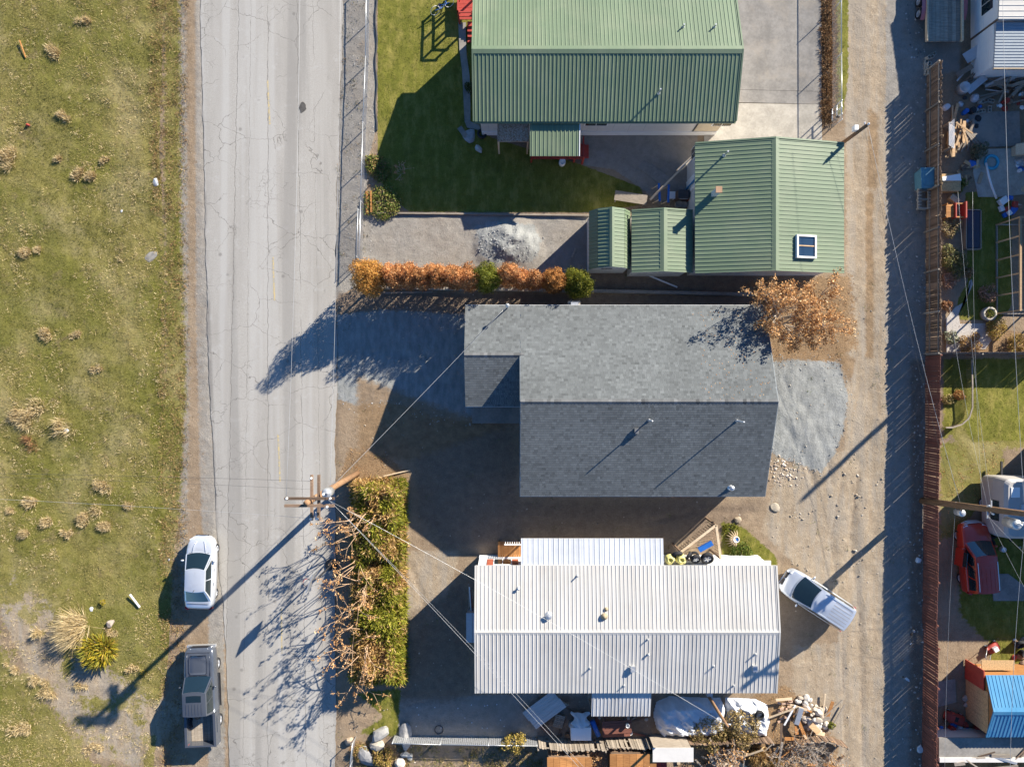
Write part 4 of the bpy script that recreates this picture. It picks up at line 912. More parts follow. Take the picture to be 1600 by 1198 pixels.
# red estate car in the right-hand yard
c = thing('estate_car', 'red estate car with an open side door beside the brown fence', 'car', (*G(1513, 866), .02), R(4.5))
L_, W_ = 4.3, 1.8
lofto('body', [(-2.15, .66, .72, .36), (-2.1, .82, 1.0, .3), (-1.9, .88, 1.06, .26), (-.5, .90, 1.05, .26), (.8, .90, 1.05, .26), (1.3, .89, 1.02, .26), (1.7, .86, .95, .28), (1.98, .78, .84, .3), (2.1, .64, .72, .34), (2.15, .5, .6, .38)], RED, c)
cb, top, pane = cabin(c, RED, -2.05, 1.02, -1.9, .25, .82, .66, 1.03, 1.66, .12, .05, .05, 3)
for i in range(4):
    u = .2+i*.2; q = MB(); q.grid(lambda a, b: Vector(top(u-.008+a*.016, .06+b*.6))+Vector((0, 0, .014)), 1, 6); q.build('roof_rib', RED, cb, local=True)
for s in (.05, .95):
    q = MB(); q.tube([Vector(top(s, .06+.1*i))+Vector((0, 0, .05)) for i in range(9)], .02, 6); q.build('roof_rail', M['alloy'], cb, local=True)
extras(c, RED, L_, W_, .78, .98, .72, 1.12, 1.32, -1.35, .35)
for i in range(3): q = MB(); q.tube([(-.62, 2.1-.02*i, .5+.13*i), (-.3, 2.22-.03*i, .5+.13*i), (.3, 2.22-.03*i, .5+.13*i), (.62, 2.1-.02*i, .5+.13*i)], .035, 6); q.build('bumper_bar', M['alloy'], c, True, local=True)
q = MB(); q.beam((-.92, .62, .72), (-1.12, -.42, .72), .07, .75); dr = q.build('door', RED, c, local=True); q = MB(); q.beam((-.95, .5, 1.26), (-1.1, -.35, 1.26), .04, .34); q.build('door_window', M['car_glass'], dr, local=True)

# ------------------------------------------------------------------ poles and wires
def wire(label, a, b, sag=.5, r=.016, mat='wire', n=16, name='overhead_wire'):
    a, b = Vector(a), Vector(b); q = MB(); q.tube([a.lerp(b, i/n)-Vector((0, 0, 4*sag*(i/n)*(1-i/n))) for i in range(n+1)], r*.5, 5)
    return tag(q.build(name, M[mat], None, True, loc=tuple(a.lerp(b, .5)-Vector((0, 0, sag)))), label, 'wire', 'overhead wires')
def insul(par, p, d=(0, 0, 1), s=1.0):
    z = Vector(d).normalized(); m = z.to_track_quat('Z', 'Y').to_matrix().to_4x4(); q = MB()
    q.lathe([(.02*s, 0), (.05*s, .02*s), (.03*s, .06*s), (.065*s, .08*s), (.035*s, .12*s), (.06*s, .15*s), (.02*s, .2*s)], 10, Matrix.Translation(p) @ m); return q.build('insulator', M['porcelain'], par, True)
pa = Vector((*P(478, 786, 10.6).xy, 0)); HA = 10.6
pole = thing('utility_pole', 'wooden utility pole with doubled cross arms beside the street hedge', 'utility pole', pa)
q = MB(); q.tube([pa-Vector((0, 0, .3)), pa+Vector((0, 0, HA/2)), pa+Vector((0, 0, HA))], [.19, .165, .135], 14); q.build('pole', M['pole_wood'], pole, True)
arms = []
for dy in (.17, -.17):
    q = MB(); y = pa.y+dy; q.beam((pa.x-1.1, y, HA-.3), (pa.x+1.25, y, HA-.3), .12, .14); q.build('cross_arm', M['wood_brown'], pole)
for dx in (.17, -.17):
    q = MB(); x = pa.x+.15+dx; q.beam((x, pa.y-1.0, HA-1.0), (x, pa.y+1.2, HA-1.0), .12, .14); q.build('cross_arm', M['wood_brown'], pole)
for s in (-1, 1): q = MB(); q.beam((pa.x+s*.55, pa.y+.18, HA-.33), (pa.x+s*.1, pa.y+.16, HA-.95), .03, .03); q.build('brace', M['galv'], pole)
for x, y, z in ((-.95, .2, -.22), (1.1, .2, -.22), (.95, -.2, -.22), (.3, -.9, -.92), (-.02, -.9, -.92), (.0, 1.05, -.92)): insul(pole, pa+Vector((x, y, HA+z)))
q = MB(); q.lathe([(.02, 0), (.24, .02), (.25, .6), (.2, .68), (.05, .72)], 16, Matrix.Translation(pa+Vector((.72, .32, HA-1.5)))); tf = q.build('transformer', M['galv'], pole, True)
insul(tf, pa+Vector((.66, .3, HA-.8)), (-.2, 0, 1), 1.2); insul(tf, pa+Vector((.8, .36, HA-.8)), (.2, .1, 1), 1.2)
q = MB(); q.tube([pa+Vector((.2, -.6, HA-1)), pa+Vector((.1, -1.0, HA-1.25))], .05, 8); q.build('fuse_cutout', M['porcelain'], pole)
wire('pale wire along the street above its centre, north of the pole', pa+Vector((-.95, .2, HA-.05)), P(469, -60, 10.3), .35)
wire('pale wire along the street edge, north of the pole', pa+Vector((1.1, .2, HA-.05)), P(532, -60, 10.3), .35)
wire('dark wire crossing the field, upper of three west of the pole', pa+Vector((-.0, .9, HA-.95)), P(-40, 739, 9.6), .25, .013, 'dark_wire')
wire('dark wire crossing the field, middle of three west of the pole', pa+Vector((-.0, .5, HA-.95)), P(-40, 744, 9.6), .3, .011, 'dark_wire')
wire('faint pale wire crossing the field, lowest of three west of the pole', pa+Vector((-.0, -.9, HA-.95)), P(-40, 778, 9.6), .3, .011)
wire('service cable from the street pole to the grey house mast', pa+Vector((.15, .1, 7.2)), MAST, .45, .02)
# service pole south of the mobile home
sp0 = Vector((*G(1095, 1068), 0)); spl = thing('service_pole', 'thin brown service pole rising through the white tarps', 'utility pole', sp0); HSP = 5.3
q = MB(); q.tube([sp0-Vector((0, 0, .2)), sp0+Vector((0, 0, HSP))], [.11, .085], 10); q.build('pole', M['pole_wood'], spl, True)
wbox('meter_box', spl, sp0.x-.16, sp0.x+.16, sp0.y+.1, sp0.y+.3, 1.4, 2.0, M['galv']); insul(spl, sp0+Vector((.1, 0, HSP-.25)), (1, 0, .3), .8)
wire('long cable from the street pole over the white roof', pa+Vector((.25, -.15, 8.3)), sp0+Vector((0, 0, HSP-.2)), .55, .017)
wire('upper of two cables passing the white roof corner', pa+Vector((.3, -.2, 8.0)), P(938, 1235, 5.2), .3, .017)
wire('lower of two cables passing the white roof corner', pa+Vector((.2, -.25, 7.7)), P(950, 1240, 5.0), .5, .012)
# pole beside the right-hand fence
pb = Vector((*G(1441, 782), 0)); HB = 10.5; lean = Vector((.0, 1.0, 0)); pB = lambda z: pb+lean*(z/HB)+Vector((0, 0, z))
pole = thing('utility_pole', 'tall wooden utility pole standing against the red brown fence', 'utility pole', pb)
q = MB(); q.tube([pB(-.3), pB(HB/2), pB(HB)], [.2, .175, .14], 14); q.build('pole', M['pole_wood'], pole, True)
q = MB(); q.lathe([(.02, 0), (.2, .02), (.21, .5), (.16, .58), (.03, .6)], 14, Matrix.Translation(pB(3.3)+Vector((0, -.38, 0)))); t1 = q.build('junction_can', M['galv'], pole, True)
q = MB(); q.lathe([(.02, 0), (.26, .02), (.27, .75), (.2, .84), (.03, .88)], 16, Matrix.Translation(pB(7.4)+Vector((-.1, -.52, 0)))); t1 = q.build('transformer', M['galv'], pole, True)
insul(t1, pB(8.3)+Vector((.0, -.5, 0)), (0, 0, 1), 1.4); insul(t1, pB(8.3)+Vector((-.15, -.55, 0)), (0, 0, 1), 1.4)
for z, d in ((6.0, .5), (6.3, -.5)): q = MB(); q.beam(pB(z)+Vector((-.1, -d, 0)), pB(z)+Vector((-.1, d*.4, 0)), .06, .06); q.build('bracket', M['galv'], pole); insul(pole, pB(z)+Vector((-.1, d*.4, .05)), (0, 0, 1), .9)
q = MB(); q.beam(pB(HB-.5)+Vector((-1.0, 0, 0)), pB(HB-.5)+Vector((1.0, 0, 0)), .1, .12); q.build('cross_arm', M['wood_grey'], pole)
pd = Vector((*G(1298, 237), 0)); HD = 4.4; pole = thing('service_pole', 'short dark pole with white box at the green garage corner', 'utility pole', pd)
q = MB(); q.tube([pd-Vector((0, 0, .2)), pd+Vector((0, 0, HD))], [.12, .1], 10); q.build('pole', M['dark_metal'] if False else M['pole_wood'], pole, True)
wbox('switch_box', pole, pd.x-.32, pd.x-.1, pd.y+.02, pd.y+.3, HD-1.1, HD-.75, M['trim_white']); insul(pole, pd+Vector((.02, .02, HD))); insul(pole, pd+Vector((0, .12, HD-.3)), (0, 1, .2), .8)
pc = Vector((*G(1652, 408), 0)); pole = thing('utility_pole', 'utility pole out past the garden frame, known by its long shadow on the dirt', 'utility pole', pc)
q = MB(); q.tube([pc-Vector((0, 0, .2)), pc+Vector((0, 0, 9.9))], [.19, .14], 12); q.build('pole', M['pole_wood'], pole, True); insul(pole, pc+Vector((0, 0, 9.9)))
wire('cable slanting over the alley shadow to the fence pole', pd+Vector((.1, 0, HD-.1)), pB(3.6)+Vector((0, .2, 0)), .35, .02)
wire('thin cable beside the slanting alley cable', pd+Vector((.1, 0, HD-.5)), pB(3.2)+Vector((-.1, .25, 0)), .3, .012, 'dark_wire')
wire('pale wire over the yards, north of the fence pole', pB(8.6)+Vector((0, -.5, 0)), P(1566, -60, 8.9), .25, .018)
wire('pale wire over the yards, south of the fence pole', pB(8.6)+Vector((0, -.5, 0)), P(1578, 1260, 8.9), .25, .018)
for i, (z, q_, lb) in enumerate(((6.0, (1484, 480, 4), 'western thin drop wire to the garden'), (6.3, (1497, 300, 5), 'middle thin drop wire past the garden beds'), (5.6, (1520, 300, 5), 'eastern thin drop wire beside the lawn'), (3.4, (1476, 1235, 3), 'thin wire over the blue shed yard'))):
    wire(lb, pB(z)+Vector((-.1, .2, 0)), P(*q_), .2, .011)
for i, (q_, lb) in enumerate((((1640, 900, 2.5), 'upper slanting wire over the red car'), ((1640, 985, 2.5), 'lower slanting wire over the red car'))): wire(lb, pB(6.1)+Vector((-.1, -.4, 0)), P(*q_), .2, .013)

# ------------------------------------------------------------------ fences
def diamond(q, a, b, h, pitch=.09, r=.003):
    a, b = Vector(a), Vector(b); Lg = (b-a).length; d = (b-a)/Lg; n = int((Lg+h)/pitch)
    for i in range(n):
        for sg in (1, -1):
            s0 = i*pitch-h; s1 = s0+h; z0, z1 = (0, h) if sg > 0 else (h, 0); t0, t1 = max(0, -s0/h), min(1, (Lg-s0)/h)
            if t1 <= t0: continue
            p0 = a+d*(s0+t0*h)+Vector((0, 0, lerp(z0, z1, t0))); p1 = a+d*(s0+t1*h)+Vector((0, 0, lerp(z0, z1, t1)))
            q.tube([p0, p1], r, 3, False)
def chain_fence(label, pts, h, step=2.5, pitch=.09, r=.003, rail=.024, post=.028, slats=None):
    pts = [Vector((*p, 0)) for p in pts]; f = thing('chain_link_fence', label, 'fence', pts[len(pts)//2]); q = MB()
    for a, b in zip(pts[:-1], pts[1:]):
        n = max(1, round((b-a).length/step))
        for i in range(n): p = a.lerp(b, i/n); m = MB(); m.tube([p-Vector((0, 0, .1)), p+Vector((0, 0, h+.05))], post, 8); m.build('post', M['galv'], f, True)
        diamond(q, a+Vector((0, 0, .04)), b+Vector((0, 0, .04)), h-.06, pitch, r); m = MB(); m.tube([a+Vector((0, 0, h)), b+Vector((0, 0, h))], rail, 8); m.build('top_rail', M['galv'], f, True)
        if slats:
            L2 = (b-a).length; k = int(L2/.12)
            for i in range(k): m = MB(); p = a.lerp(b, (i+.5)/k); m.beam(p+Vector((0, 0, .08)), p+Vector((0, 0, h-.06)), .085, .01, (b-a).cross(Vector((0, 0, 1)))); m.build('privacy_slat', slats, f)
    p = pts[-1]; m = MB(); m.tube([p-Vector((0, 0, .1)), p+Vector((0, 0, h+.05))], post, 8); m.build('post', M['galv'], f, True)
    me = q.build('wire_mesh', M['galv'], f); me['kind'] = 'stuff'; return f
chain_fence('low chain-link fence along the street shoulder', [G(577.5, -30), G(576, 100), G(572, 200), G(568.5, 320), G(566, 410)], .95)
chain_fence('taller chain-link fence along the leaf strip beside the driveway', [G(1298, -60), G(1298.5, 100), G(1299, 200)], 1.38, 3.0)
chain_fence('chain-link fence with pale privacy slats along the south lawn', [G(617, 1148), G(690, 1150), G(838, 1152)], .98, 3, .12, .003, slats=M['galv'])
chain_fence('short chain-link fence running off from the street corner boulders', [G(556, 1150), G(552, 1185), G(548, 1240)], .98, 2.5)
BOARD = {}
def board_mesh(mat, w, t, h):
    k = (mat.name, w, t, h)
    if k not in BOARD:
        q = MB(); q.add([(-w/2, -t/2, 0), (w/2, -t/2, 0), (w/2, t/2, 0), (-w/2, t/2, 0), (-w/2, -t/2, h-.03), (w/2, -t/2, h-.03), (w/2, t/2, h-.03), (-w/2, t/2, h-.03), (-w/2+.03, -t/2, h), (w/2-.03, -t/2, h), (w/2-.03, t/2, h), (-w/2+.03, t/2, h)],
            [(3, 2, 1, 0), (0, 1, 5, 4), (1, 2, 6, 5), (2, 3, 7, 6), (3, 0, 4, 7), (4, 5, 9, 8), (5, 6, 10, 9), (6, 7, 11, 10), (7, 4, 8, 11), (8, 9, 10, 11)])
        o = q.build('tmp', mat, None, local=True); BOARD[k] = o.data; o.data.name = 'board'; bpy.data.objects.remove(o)
    return BOARD[k]
def board_fence(label, pts, h, w, gap, mat, side=1, rails=(.35, 1.2), railm=None, jit=.01, missing=0, hj=.03, pstep=2.4, tilt=.012, seed=1):
    """SIDE: on which side (+1 left of travel) the rails and posts stand"""
    r = random.Random(seed); pts = [Vector((*p, 0)) for p in pts]; f = thing('board_fence', label, 'fence', pts[len(pts)//2])
    for a, b in zip(pts[:-1], pts[1:]):
        d = (b-a); Lg = d.length; d.normalize(); nrm = Vector((-d.y, d.x, 0)); n = max(1, int(Lg/(w+gap))); st = Lg/n
        for i in range(n):
            if r.random() < missing: continue
            p = a+d*(st*(i+.5)); me = board_mesh(mat, w, .022, h)
            m = frame(p+nrm*r.uniform(-jit, jit), d, nrm, Vector((0, 0, 1))) @ Matrix.Rotation(r.gauss(0, tilt), 4, 'Y') @ Matrix.Diagonal((r.uniform(.93, 1.0), 1, 1+r.uniform(-hj, hj), 1))
            inst('board', me, f, m)
        for z in rails:
            q = MB(); q.beam(a+nrm*side*.035+Vector((0, 0, z)), b+nrm*side*.035+Vector((0, 0, z)), .04, .085); q.build('rail', railm or mat, f)
        k = max(1, round(Lg/pstep))
        for i in range(k+1 if (b-pts[-1]).length < 1e-6 else k):
            p = a+d*(Lg*i/k)+nrm*side*.105; q = MB(); q.bx(p.x-.045, p.x+.045, p.y-.045, p.y+.045, -.2, h*.97); q.build('post', railm or mat, f)
    return f
board_fence('weathered brown board fence with grey rails along the alley', [G(1448, 112), G(1447, 300), G(1447, 553)], 1.52, .14, .004, M['wood_brown'], -1, (.42, 1.28), M['wood_grey'], .008, 0, .05, 2.4, .012, 5)
board_fence('red brown painted board fence along the alley', [G(1446, 556), G(1445, 690), G(1443, 780), G(1442.5, 900), G(1440.5, 965), G(1443, 1000), G(1441, 1120), G(1440, 1230)], 1.52, .15, .006, M['wood_red'], 1, (.35, 1.25), None, .006, 0, .012, 2.4, .008, 6)
board_fence('board fence dividing the flower garden from the shaded lawn', [G(1448, 552), G(1640, 551)], 1.45, .14, .012, M['wood_brown'], -1, (.4, 1.25), M['wood_grey'], .006, 0, .01, 2.4, .006, 7)
board_fence('weathered grey board fence behind the mobile home', [G(840, 1150), G(884, 1154), G(942, 1153)], 1.45, .14, .01, M['wood_grey'], -1, (.4, 1.2), None, .01, .03, .05, 2.4, .02, 8)
board_fence('sagging sunlit board fence behind the picnic table', [G(945, 1151), G(1000, 1153), G(1062, 1148)], 1.3, .14, .012, M['wood_grey'], -1, (.35, 1.1), None, .015, .03, .05, 2.4, .03, 9)
board_fence('old low board fence beside the tarps', [G(1064, 1151), G(1130, 1150), G(1200, 1148)], .95, .14, .015, M['wood_brown'], -1, (.3, .8), M['wood_grey'], .02, .06, .1, 2.4, .03, 10)
board_fence('leaning board fence beside the dead brush', [G(1238, 1150), G(1280, 1146), G(1316, 1156)], .95, .14, .02, M['wood_brown'], -1, (.3, .85), M['wood_grey'], .02, .05, .1, 2.4, .05, 11)
# low concrete kerb and wall between the lots
q = MB(); q.beam((*G(588, 449), .12), (*G(900, 455), .12), .18, .3); tag(q.build('kerb_wall', M['concrete'], None, loc=(*G(740, 452), 0)), 'low concrete kerb in front of the orange shrub row', 'wall')
q = MB(); q.beam((*G(901, 455), .2), (*G(1172, 461), .2), .2, .45); tag(q.build('retaining_wall', M['grey_concrete'], None, loc=(*G(1030, 458), 0)), 'low grey concrete wall behind the green sheds', 'wall')
q = MB(); q.beam((*G(576, 333), .06), (*G(921, 337), .06), .1, .16); tag(q.build('timber_edging', M['wood_grey'], None, loc=(*G(740, 335), 0)), 'straight timber edging along the lawn south side', 'edging')
q = MB(); q.tube([(*G(588+1.5*math.sin(i*1.3), -20+i*14), .06) for i in range(17)], .045, 6); tag(q.build('lawn_edging', M['dark_metal'], None, loc=(*G(588, 100), 0)), 'dark wavy edging between shoulder gravel and lawn', 'edging')

# ------------------------------------------------------------------ vegetation
def unit(v): return v/np.maximum(np.linalg.norm(v, axis=-1, keepdims=True), 1e-9)
def palette(cols, w, n, j=.22):
    cols = np.array(cols); w = np.array(w, float); k = rng.choice(len(cols), n, p=w/w.sum()); return cols[k]*rng.uniform(1-j, 1+j, (n, 1))
def leaf_quads(p, nrm, size, aspect=.55, rand=.9):
    n = len(p); nn = unit(nrm+rng.normal(0, rand, (n, 3))); t = unit(np.cross(nn, rng.normal(0, 1, (n, 3)))); b = np.cross(nn, t)
    s = size*rng.uniform(.6, 1.4, (n, 1)); v = np.stack([p-t*s, p+b*s*aspect, p+t*s, p-b*s*aspect], 1).reshape(-1, 3); return v, np.arange(4*n).reshape(-1, 4)
def sprays(p, d, length, width, rand=.35):
    """pointed sprays that stick out along d"""
    n = len(p); dd = unit(d+rng.normal(0, rand, (n, 3))); s = unit(np.cross(dd, rng.normal(0, 1, (n, 3)))); l = length*rng.uniform(.5, 1.4, (n, 1)); w = width*rng.uniform(.6, 1.4, (n, 1))
    v = np.stack([p, p+dd*l*.5+s*w, p+dd*l, p+dd*l*.5-s*w], 1).reshape(-1, 3); return v, np.arange(4*n).reshape(-1, 4)
def lobe_points(lobes, n, lo=.72, hi=1.05):
    c = np.array([l[0] for l in lobes]); r = np.array([l[1] for l in lobes]); w = r[:, 0]*r[:, 2]; k = rng.choice(len(lobes), n, p=w/w.sum())
    d = unit(rng.normal(0, 1, (n, 3))); f = lo+(hi-lo)*np.sqrt(rng.uniform(0, 1, (n, 1))); return c[k]+d*r[k]*f, unit(d/r[k]), k
def crown(root, name, p, nrm, size, cols, aspect=.55, kind='leaf', length=.2, rand=.9):
    v, f = leaf_quads(p, nrm, size, aspect, rand) if kind == 'leaf' else sprays(p, nrm, length, size, rand)
    return obj(name, fast_mesh(name, v, f, M['leaf'], np.repeat(cols, 4, 0)), root)
ORANGE = [(.46, .20, .07), (.56, .27, .10), (.36, .14, .05), (.62, .36, .17)]
GOLD = [(.42, .20, .045), (.50, .25, .06), (.34, .15, .035), (.28, .17, .035)]
GREEN = [(.11, .13, .012), (.17, .18, .016), (.24, .23, .025), (.07, .085, .01)]
def shrub_tree(px, py, r, h, pal_, label, lumps=9, n=5200, zc=.5):
    r *= .98
    x, y = P(px, py, h*.72).xy; root = thing('arborvitae_shrub', label, 'shrub', (x, y, 0), 0, 'clipped shrubs in the row between the lots'); q = MB()
    q.tube([(0, 0, -.1), (U(-.05, .05), U(-.05, .05), h*.35), (U(-.1, .1), U(-.1, .1), h*.8)], [.09, .07, .02], 7); q.build('trunk', M['bark'], root, True, local=True)
    lobes = [((0, 0, h*.38), (r*.74, r*.74, h*.38))]
    for i in range(3): a = i*2.1+U(-.5, .5); lobes.append(((math.cos(a)*r*.22, math.sin(a)*r*.22, h*U(.74, .84)), (r*.2, r*.2, h*U(.18, .26))))
    for i in range(lumps):
        a = i*2.4+U(-.3, .3); rr = r*U(.28, .72); zz = h*U(.52, .88)*(1-.28*rr/r); s = r*U(.27, .44); lobes.append(((math.cos(a)*rr, math.sin(a)*rr, zz), (s, s, s*U(1.2, 2.0))))
    n = int(n*1.9); p, nn, k = lobe_points(lobes, n); out_ = rng.uniform(0, 1, n) < .16; p[out_] += nn[out_]*rng.uniform(.02, .16, (out_.sum(), 1)); p += .05*np.sin(p[:, [1, 2, 0]]*11+px); g = rng.uniform(.62, 1.3, len(lobes))[k][:, None]; keep = p[:, 2] > .12
    cols = palette(pal_, (4, 4, 2, 2), n)*g; crown(root, 'crown', p[keep], nn[keep], .038, cols[keep], .6); return root
spec = [(573, 429, 1.25, 4.3, GOLD, 'large golden brown rounded shrub at the street end of the row', 12, 9000)]
names = ['first', 'second', 'third', 'fourth', 'fifth', 'sixth']
for i, px in enumerate((611, 634, 658, 682, 707, 730)): spec.append((px, 430+U(-4, 3), .84+U(-.06, .1), 3.7+U(-.4, .5), ORANGE, 'dead orange shrub, %s from the big golden one' % names[i], 12, 6500))
spec += [(758, 432, 1.02, 4.0, GREEN, 'living green shrub in the middle of the orange row', 11, 8000), (795, 425, .84, 4.0, ORANGE, 'tall dead orange shrub just past the middle green one', 9, 5000), (815, 434, .68, 3.2, ORANGE, 'small dead orange shrub between the tall one and its neighbour', 8, 3600),
         (836, 434, .7, 3.3, ORANGE, 'small dead orange shrub next to the brown rounded one', 8, 3600), (867, 436, .9, 3.6, [(.34, .15, .04), (.40, .18, .05), (.25, .11, .03), (.46, .22, .07)], 'rounded brown shrub beside the last green one', 10, 7000), (906, 440, 1.05, 3.8, [(.09, .105, .008), (.16, .16, .014), (.23, .20, .02), (.06, .07, .008)], 'living green shrub at the shed end of the row', 11, 9000)]
for s in spec: shrub_tree(*s)

# hedge of overgrown conifer
hx0, hx1 = G(552, 0)[0], G(634, 0)[0]; hy0, hy1 = G(0, 1062)[1], G(0, 748)[1]
hd = thing('conifer_hedge', 'overgrown yellow green conifer hedge along the street', 'hedge', ((hx0+hx1)/2, (hy0+hy1)/2, 0)); ox, oy = hd.location.xy; n = 52000
x = rng.uniform(hx0, hx1, n); y = rng.uniform(hy0, hy1, n)
edge = np.minimum(np.minimum(x-hx0, hx1-x), np.minimum(y-hy0, hy1-y))-.45*np.clip(fbm(x*.8, y*.8, 71)-.35, 0, 1)*2; gap = 1-np.exp(-((y-G(0, 872)[1])/.35)**2)*(x > (hx0+hx1)/2-.8)
wst = np.clip((x-hx0)/1.1, 0, 1); top = (.75+1.5*fbm(x*1.1, y*1.1, 61))*np.clip(edge/.35, .12, 1)*(.55+.45*wst)*(.35+.65*gap)
p1 = np.stack([x, y, top*rng.uniform(.75, 1.02, n)], -1); d1 = np.stack([rng.normal(0, .5, n)+.5*(x > hx1-.5), rng.normal(0, .5, n), .7+0*x], -1)
m = 16000; s = rng.integers(0, 4, m); u = rng.uniform(0, 1, m); xs = np.where(s == 0, hx0+.1, np.where(s == 1, hx1-.1, hx0+(hx1-hx0)*u)); ys_ = np.where(s == 2, hy0+.1, np.where(s == 3, hy1-.1, hy0+(hy1-hy0)*u))
inw = .75*fbm(xs*.9+3, ys_*.9, 72); xs = np.where(s == 0, xs+inw, np.where(s == 1, xs-inw*.5, xs)); ys_ = np.where(s == 2, ys_+inw, np.where(s == 3, ys_-inw, ys_)); p2 = np.stack([xs, ys_, rng.uniform(.05, .95, m)], -1); d2 = np.stack([np.where(s == 0, -1, np.where(s == 1, 1, 0)), np.where(s == 2, -1, np.where(s == 3, 1, 0)), 0*u+.5], -1)
p = np.concatenate([p1, p2])-np.array([ox, oy, 0]); d = unit(np.concatenate([d1, d2])); br = fbm(p[:, 0]*1.4, p[:, 1]*1.4, 88)+rng.normal(0, .1, len(p))
gr_ = palette([(.19, .2, .024), (.28, .275, .03), (.37, .33, .05), (.11, .125, .018)], (3, 4, 2, 2), len(p)); bw = palette([(.46, .29, .11), (.36, .21, .08), (.55, .38, .18)], (3, 2, 2), len(p))
we = np.clip(.25-p[:, 0]*.16, 0, .35)*.6; cols = np.where((br+we > .635)[:, None], bw, gr_); crown(hd, 'foliage', p, d, .026, cols, kind='spray', length=.34)
for i in range(9):
    yy = hy0+.7+i*(hy1-hy0-1.4)/8; xx = (hx0+hx1)/2+U(-.4, .4); q = MB(); q.tube([(xx, yy, -.1), (xx+U(-.2, .2), yy+U(-.2, .2), 1.2)], [.07, .03], 6); q.build('stem', M['bark'], hd, True)

def grow(q, p, d, ln, r, lvl, tips, spread=.6, up=.15, kids=(2, 4), taper=.6, wob=.15, rnd=random):
    pts = [p]; n = 3; dd = d.copy()
    for i in range(n):
        dd = (dd+Vector((rnd.gauss(0, wob), rnd.gauss(0, wob), rnd.gauss(0, wob)+up*.3))).normalized(); pts.append(pts[-1]+dd*ln/n)
    q.tube(pts, [r, r*.85, r*.7, r*taper], 6 if r > .02 else 4, lvl == 0)
    if lvl == 0: tips.append((pts[-1], dd)); tips.append((pts[-2], dd)); return
    k = rnd.randint(*kids)
    for i in range(k):
        nd = (dd+Vector((rnd.gauss(0, spread), rnd.gauss(0, spread), rnd.gauss(0, spread*.6)+up))).normalized(); b = pts[-1] if i < 2 else pts[rnd.randint(1, 2)]
        grow(q, b, nd, ln*rnd.uniform(.6, .85), r*taper*.9, lvl-1, tips, spread, up, kids, taper, wob, rnd)
BROWN = [(.50, .27, .105), (.60, .35, .16), (.38, .19, .07), (.66, .45, .24)]
def leafy_tree(name, label, cat, base, stems, lvl, ln, r, per, size, pal_, bark, seed, spread=.6, up=.15, clump=.14, lean=None, kids=(2, 4), group=None, lat=(.2, .7)):
    rnd = random.Random(seed); root = thing(name, label, cat, (base[0], base[1], 0), 0, group); q = MB(); tips = []
    for i in range(stems):
        a = i*2*math.pi/stems+rnd.uniform(-.4, .4); d = Vector((math.cos(a)*rnd.uniform(*lat), math.sin(a)*rnd.uniform(*lat), 1))
        if lean: d += Vector(lean)
        grow(q, Vector((math.cos(a)*.08, math.sin(a)*.08, -.1)), d.normalized(), ln*rnd.uniform(.85, 1.15), r, lvl, tips, spread, up, kids, .62, .15, rnd)
    q.build('trunk', bark, root, True, local=True)
    if per:
        c = np.array([tuple(t[0]) for t in tips]); n = len(c)*per; k = np.repeat(np.arange(len(c)), per); p = c[k]+rng.normal(0, clump, (n, 3)); p[:, 2] = np.maximum(p[:, 2], .05)
        crown(root, 'leaves', p, rng.normal(0, 1, (n, 3)), size, palette(pal_, (4, 3, 3, 1.5), n), .7)
    return root
leafy_tree('brown_leaf_tree', 'spreading tree with brown autumn leaves beside the green garage', 'tree', G(1212, 502), 8, 3, 2.15, .075, 26, .056, BROWN, M['pale_bark'], 21, .5, .2, .11, lat=(.1, .5))
TWIG = m_plain('twig_bark', (.40, .27, .17), .9, 0, .3, 6, .5)
for i, (px, py, sd, lb) in enumerate(((588, 800, 31, 'bare pruned tree with brown leaves, first of the hedge trees south of the utility pole'), (572, 850, 33, 'bare pruned tree with brown leaves, second of the hedge trees from the utility pole'), (585, 900, 32, 'bare pruned tree with brown leaves opposite the basketball hoop'), (578, 945, 35, 'bare pruned tree with brown leaves, third from the south end of the hedge'), (586, 985, 37, 'bare pruned tree with brown leaves, second from the south end of the hedge'), (580, 1022, 38, 'bare pruned tree with brown leaves at the south end of the hedge'))):
    leafy_tree('pruned_tree', lb, 'tree', G(px, py), 4, 2, 1.8, .05, 10, .05, BROWN, TWIG, sd, .6, .06, .07, (-.4, -.04, 0), (2, 3), 'pruned trees rising from the hedge')
# brush, weeds and bushes
def bush(name, label, px, py, r, h, cols, n=1500, size=.05, z=None, kind='leaf', cat='bush', lumps=5, group=None, w=(4, 3, 2, 2)):
    x, y = G(px, py); root = thing(name, label, cat, (x, y, z if z is not None else 0), 0, group); lobes = [((0, 0, h*.4), (r*.75, r*.75, h*.5))]
    for i in range(lumps): a = i*2.4+U(-.4, .4); rr = r*U(.35, .75); s = r*U(.25, .45); lobes.append(((math.cos(a)*rr, math.sin(a)*rr, h*U(.35, .7)), (s, s, h*U(.25, .4))))
    p, nn, k = lobe_points(lobes, n, .5, 1.05); p[:, 2] = np.maximum(p[:, 2], .02); cl = palette(cols, w, n)
    if kind == 'leaf': crown(root, 'foliage', p, nn, size, cl, .6)
    else: crown(root, 'foliage', p*np.array([.5, .5, .4]), nn+np.array([0, 0, .5]), size, cl, kind='spray', length=h*.6)
    q = MB()
    for i in range(4): a = i*1.6; q.tube([(0, 0, -.05), (math.cos(a)*r*.3, math.sin(a)*r*.3, h*.35), (math.cos(a)*r*.5, math.sin(a)*r*.5, h*.65)], [.025, .018, .008], 5)
    q.build('stem', M['bark'], root, True, local=True); return root
STRAW = [(.62, .49, .28), (.52, .40, .21), (.70, .58, .37), (.40, .30, .14)]
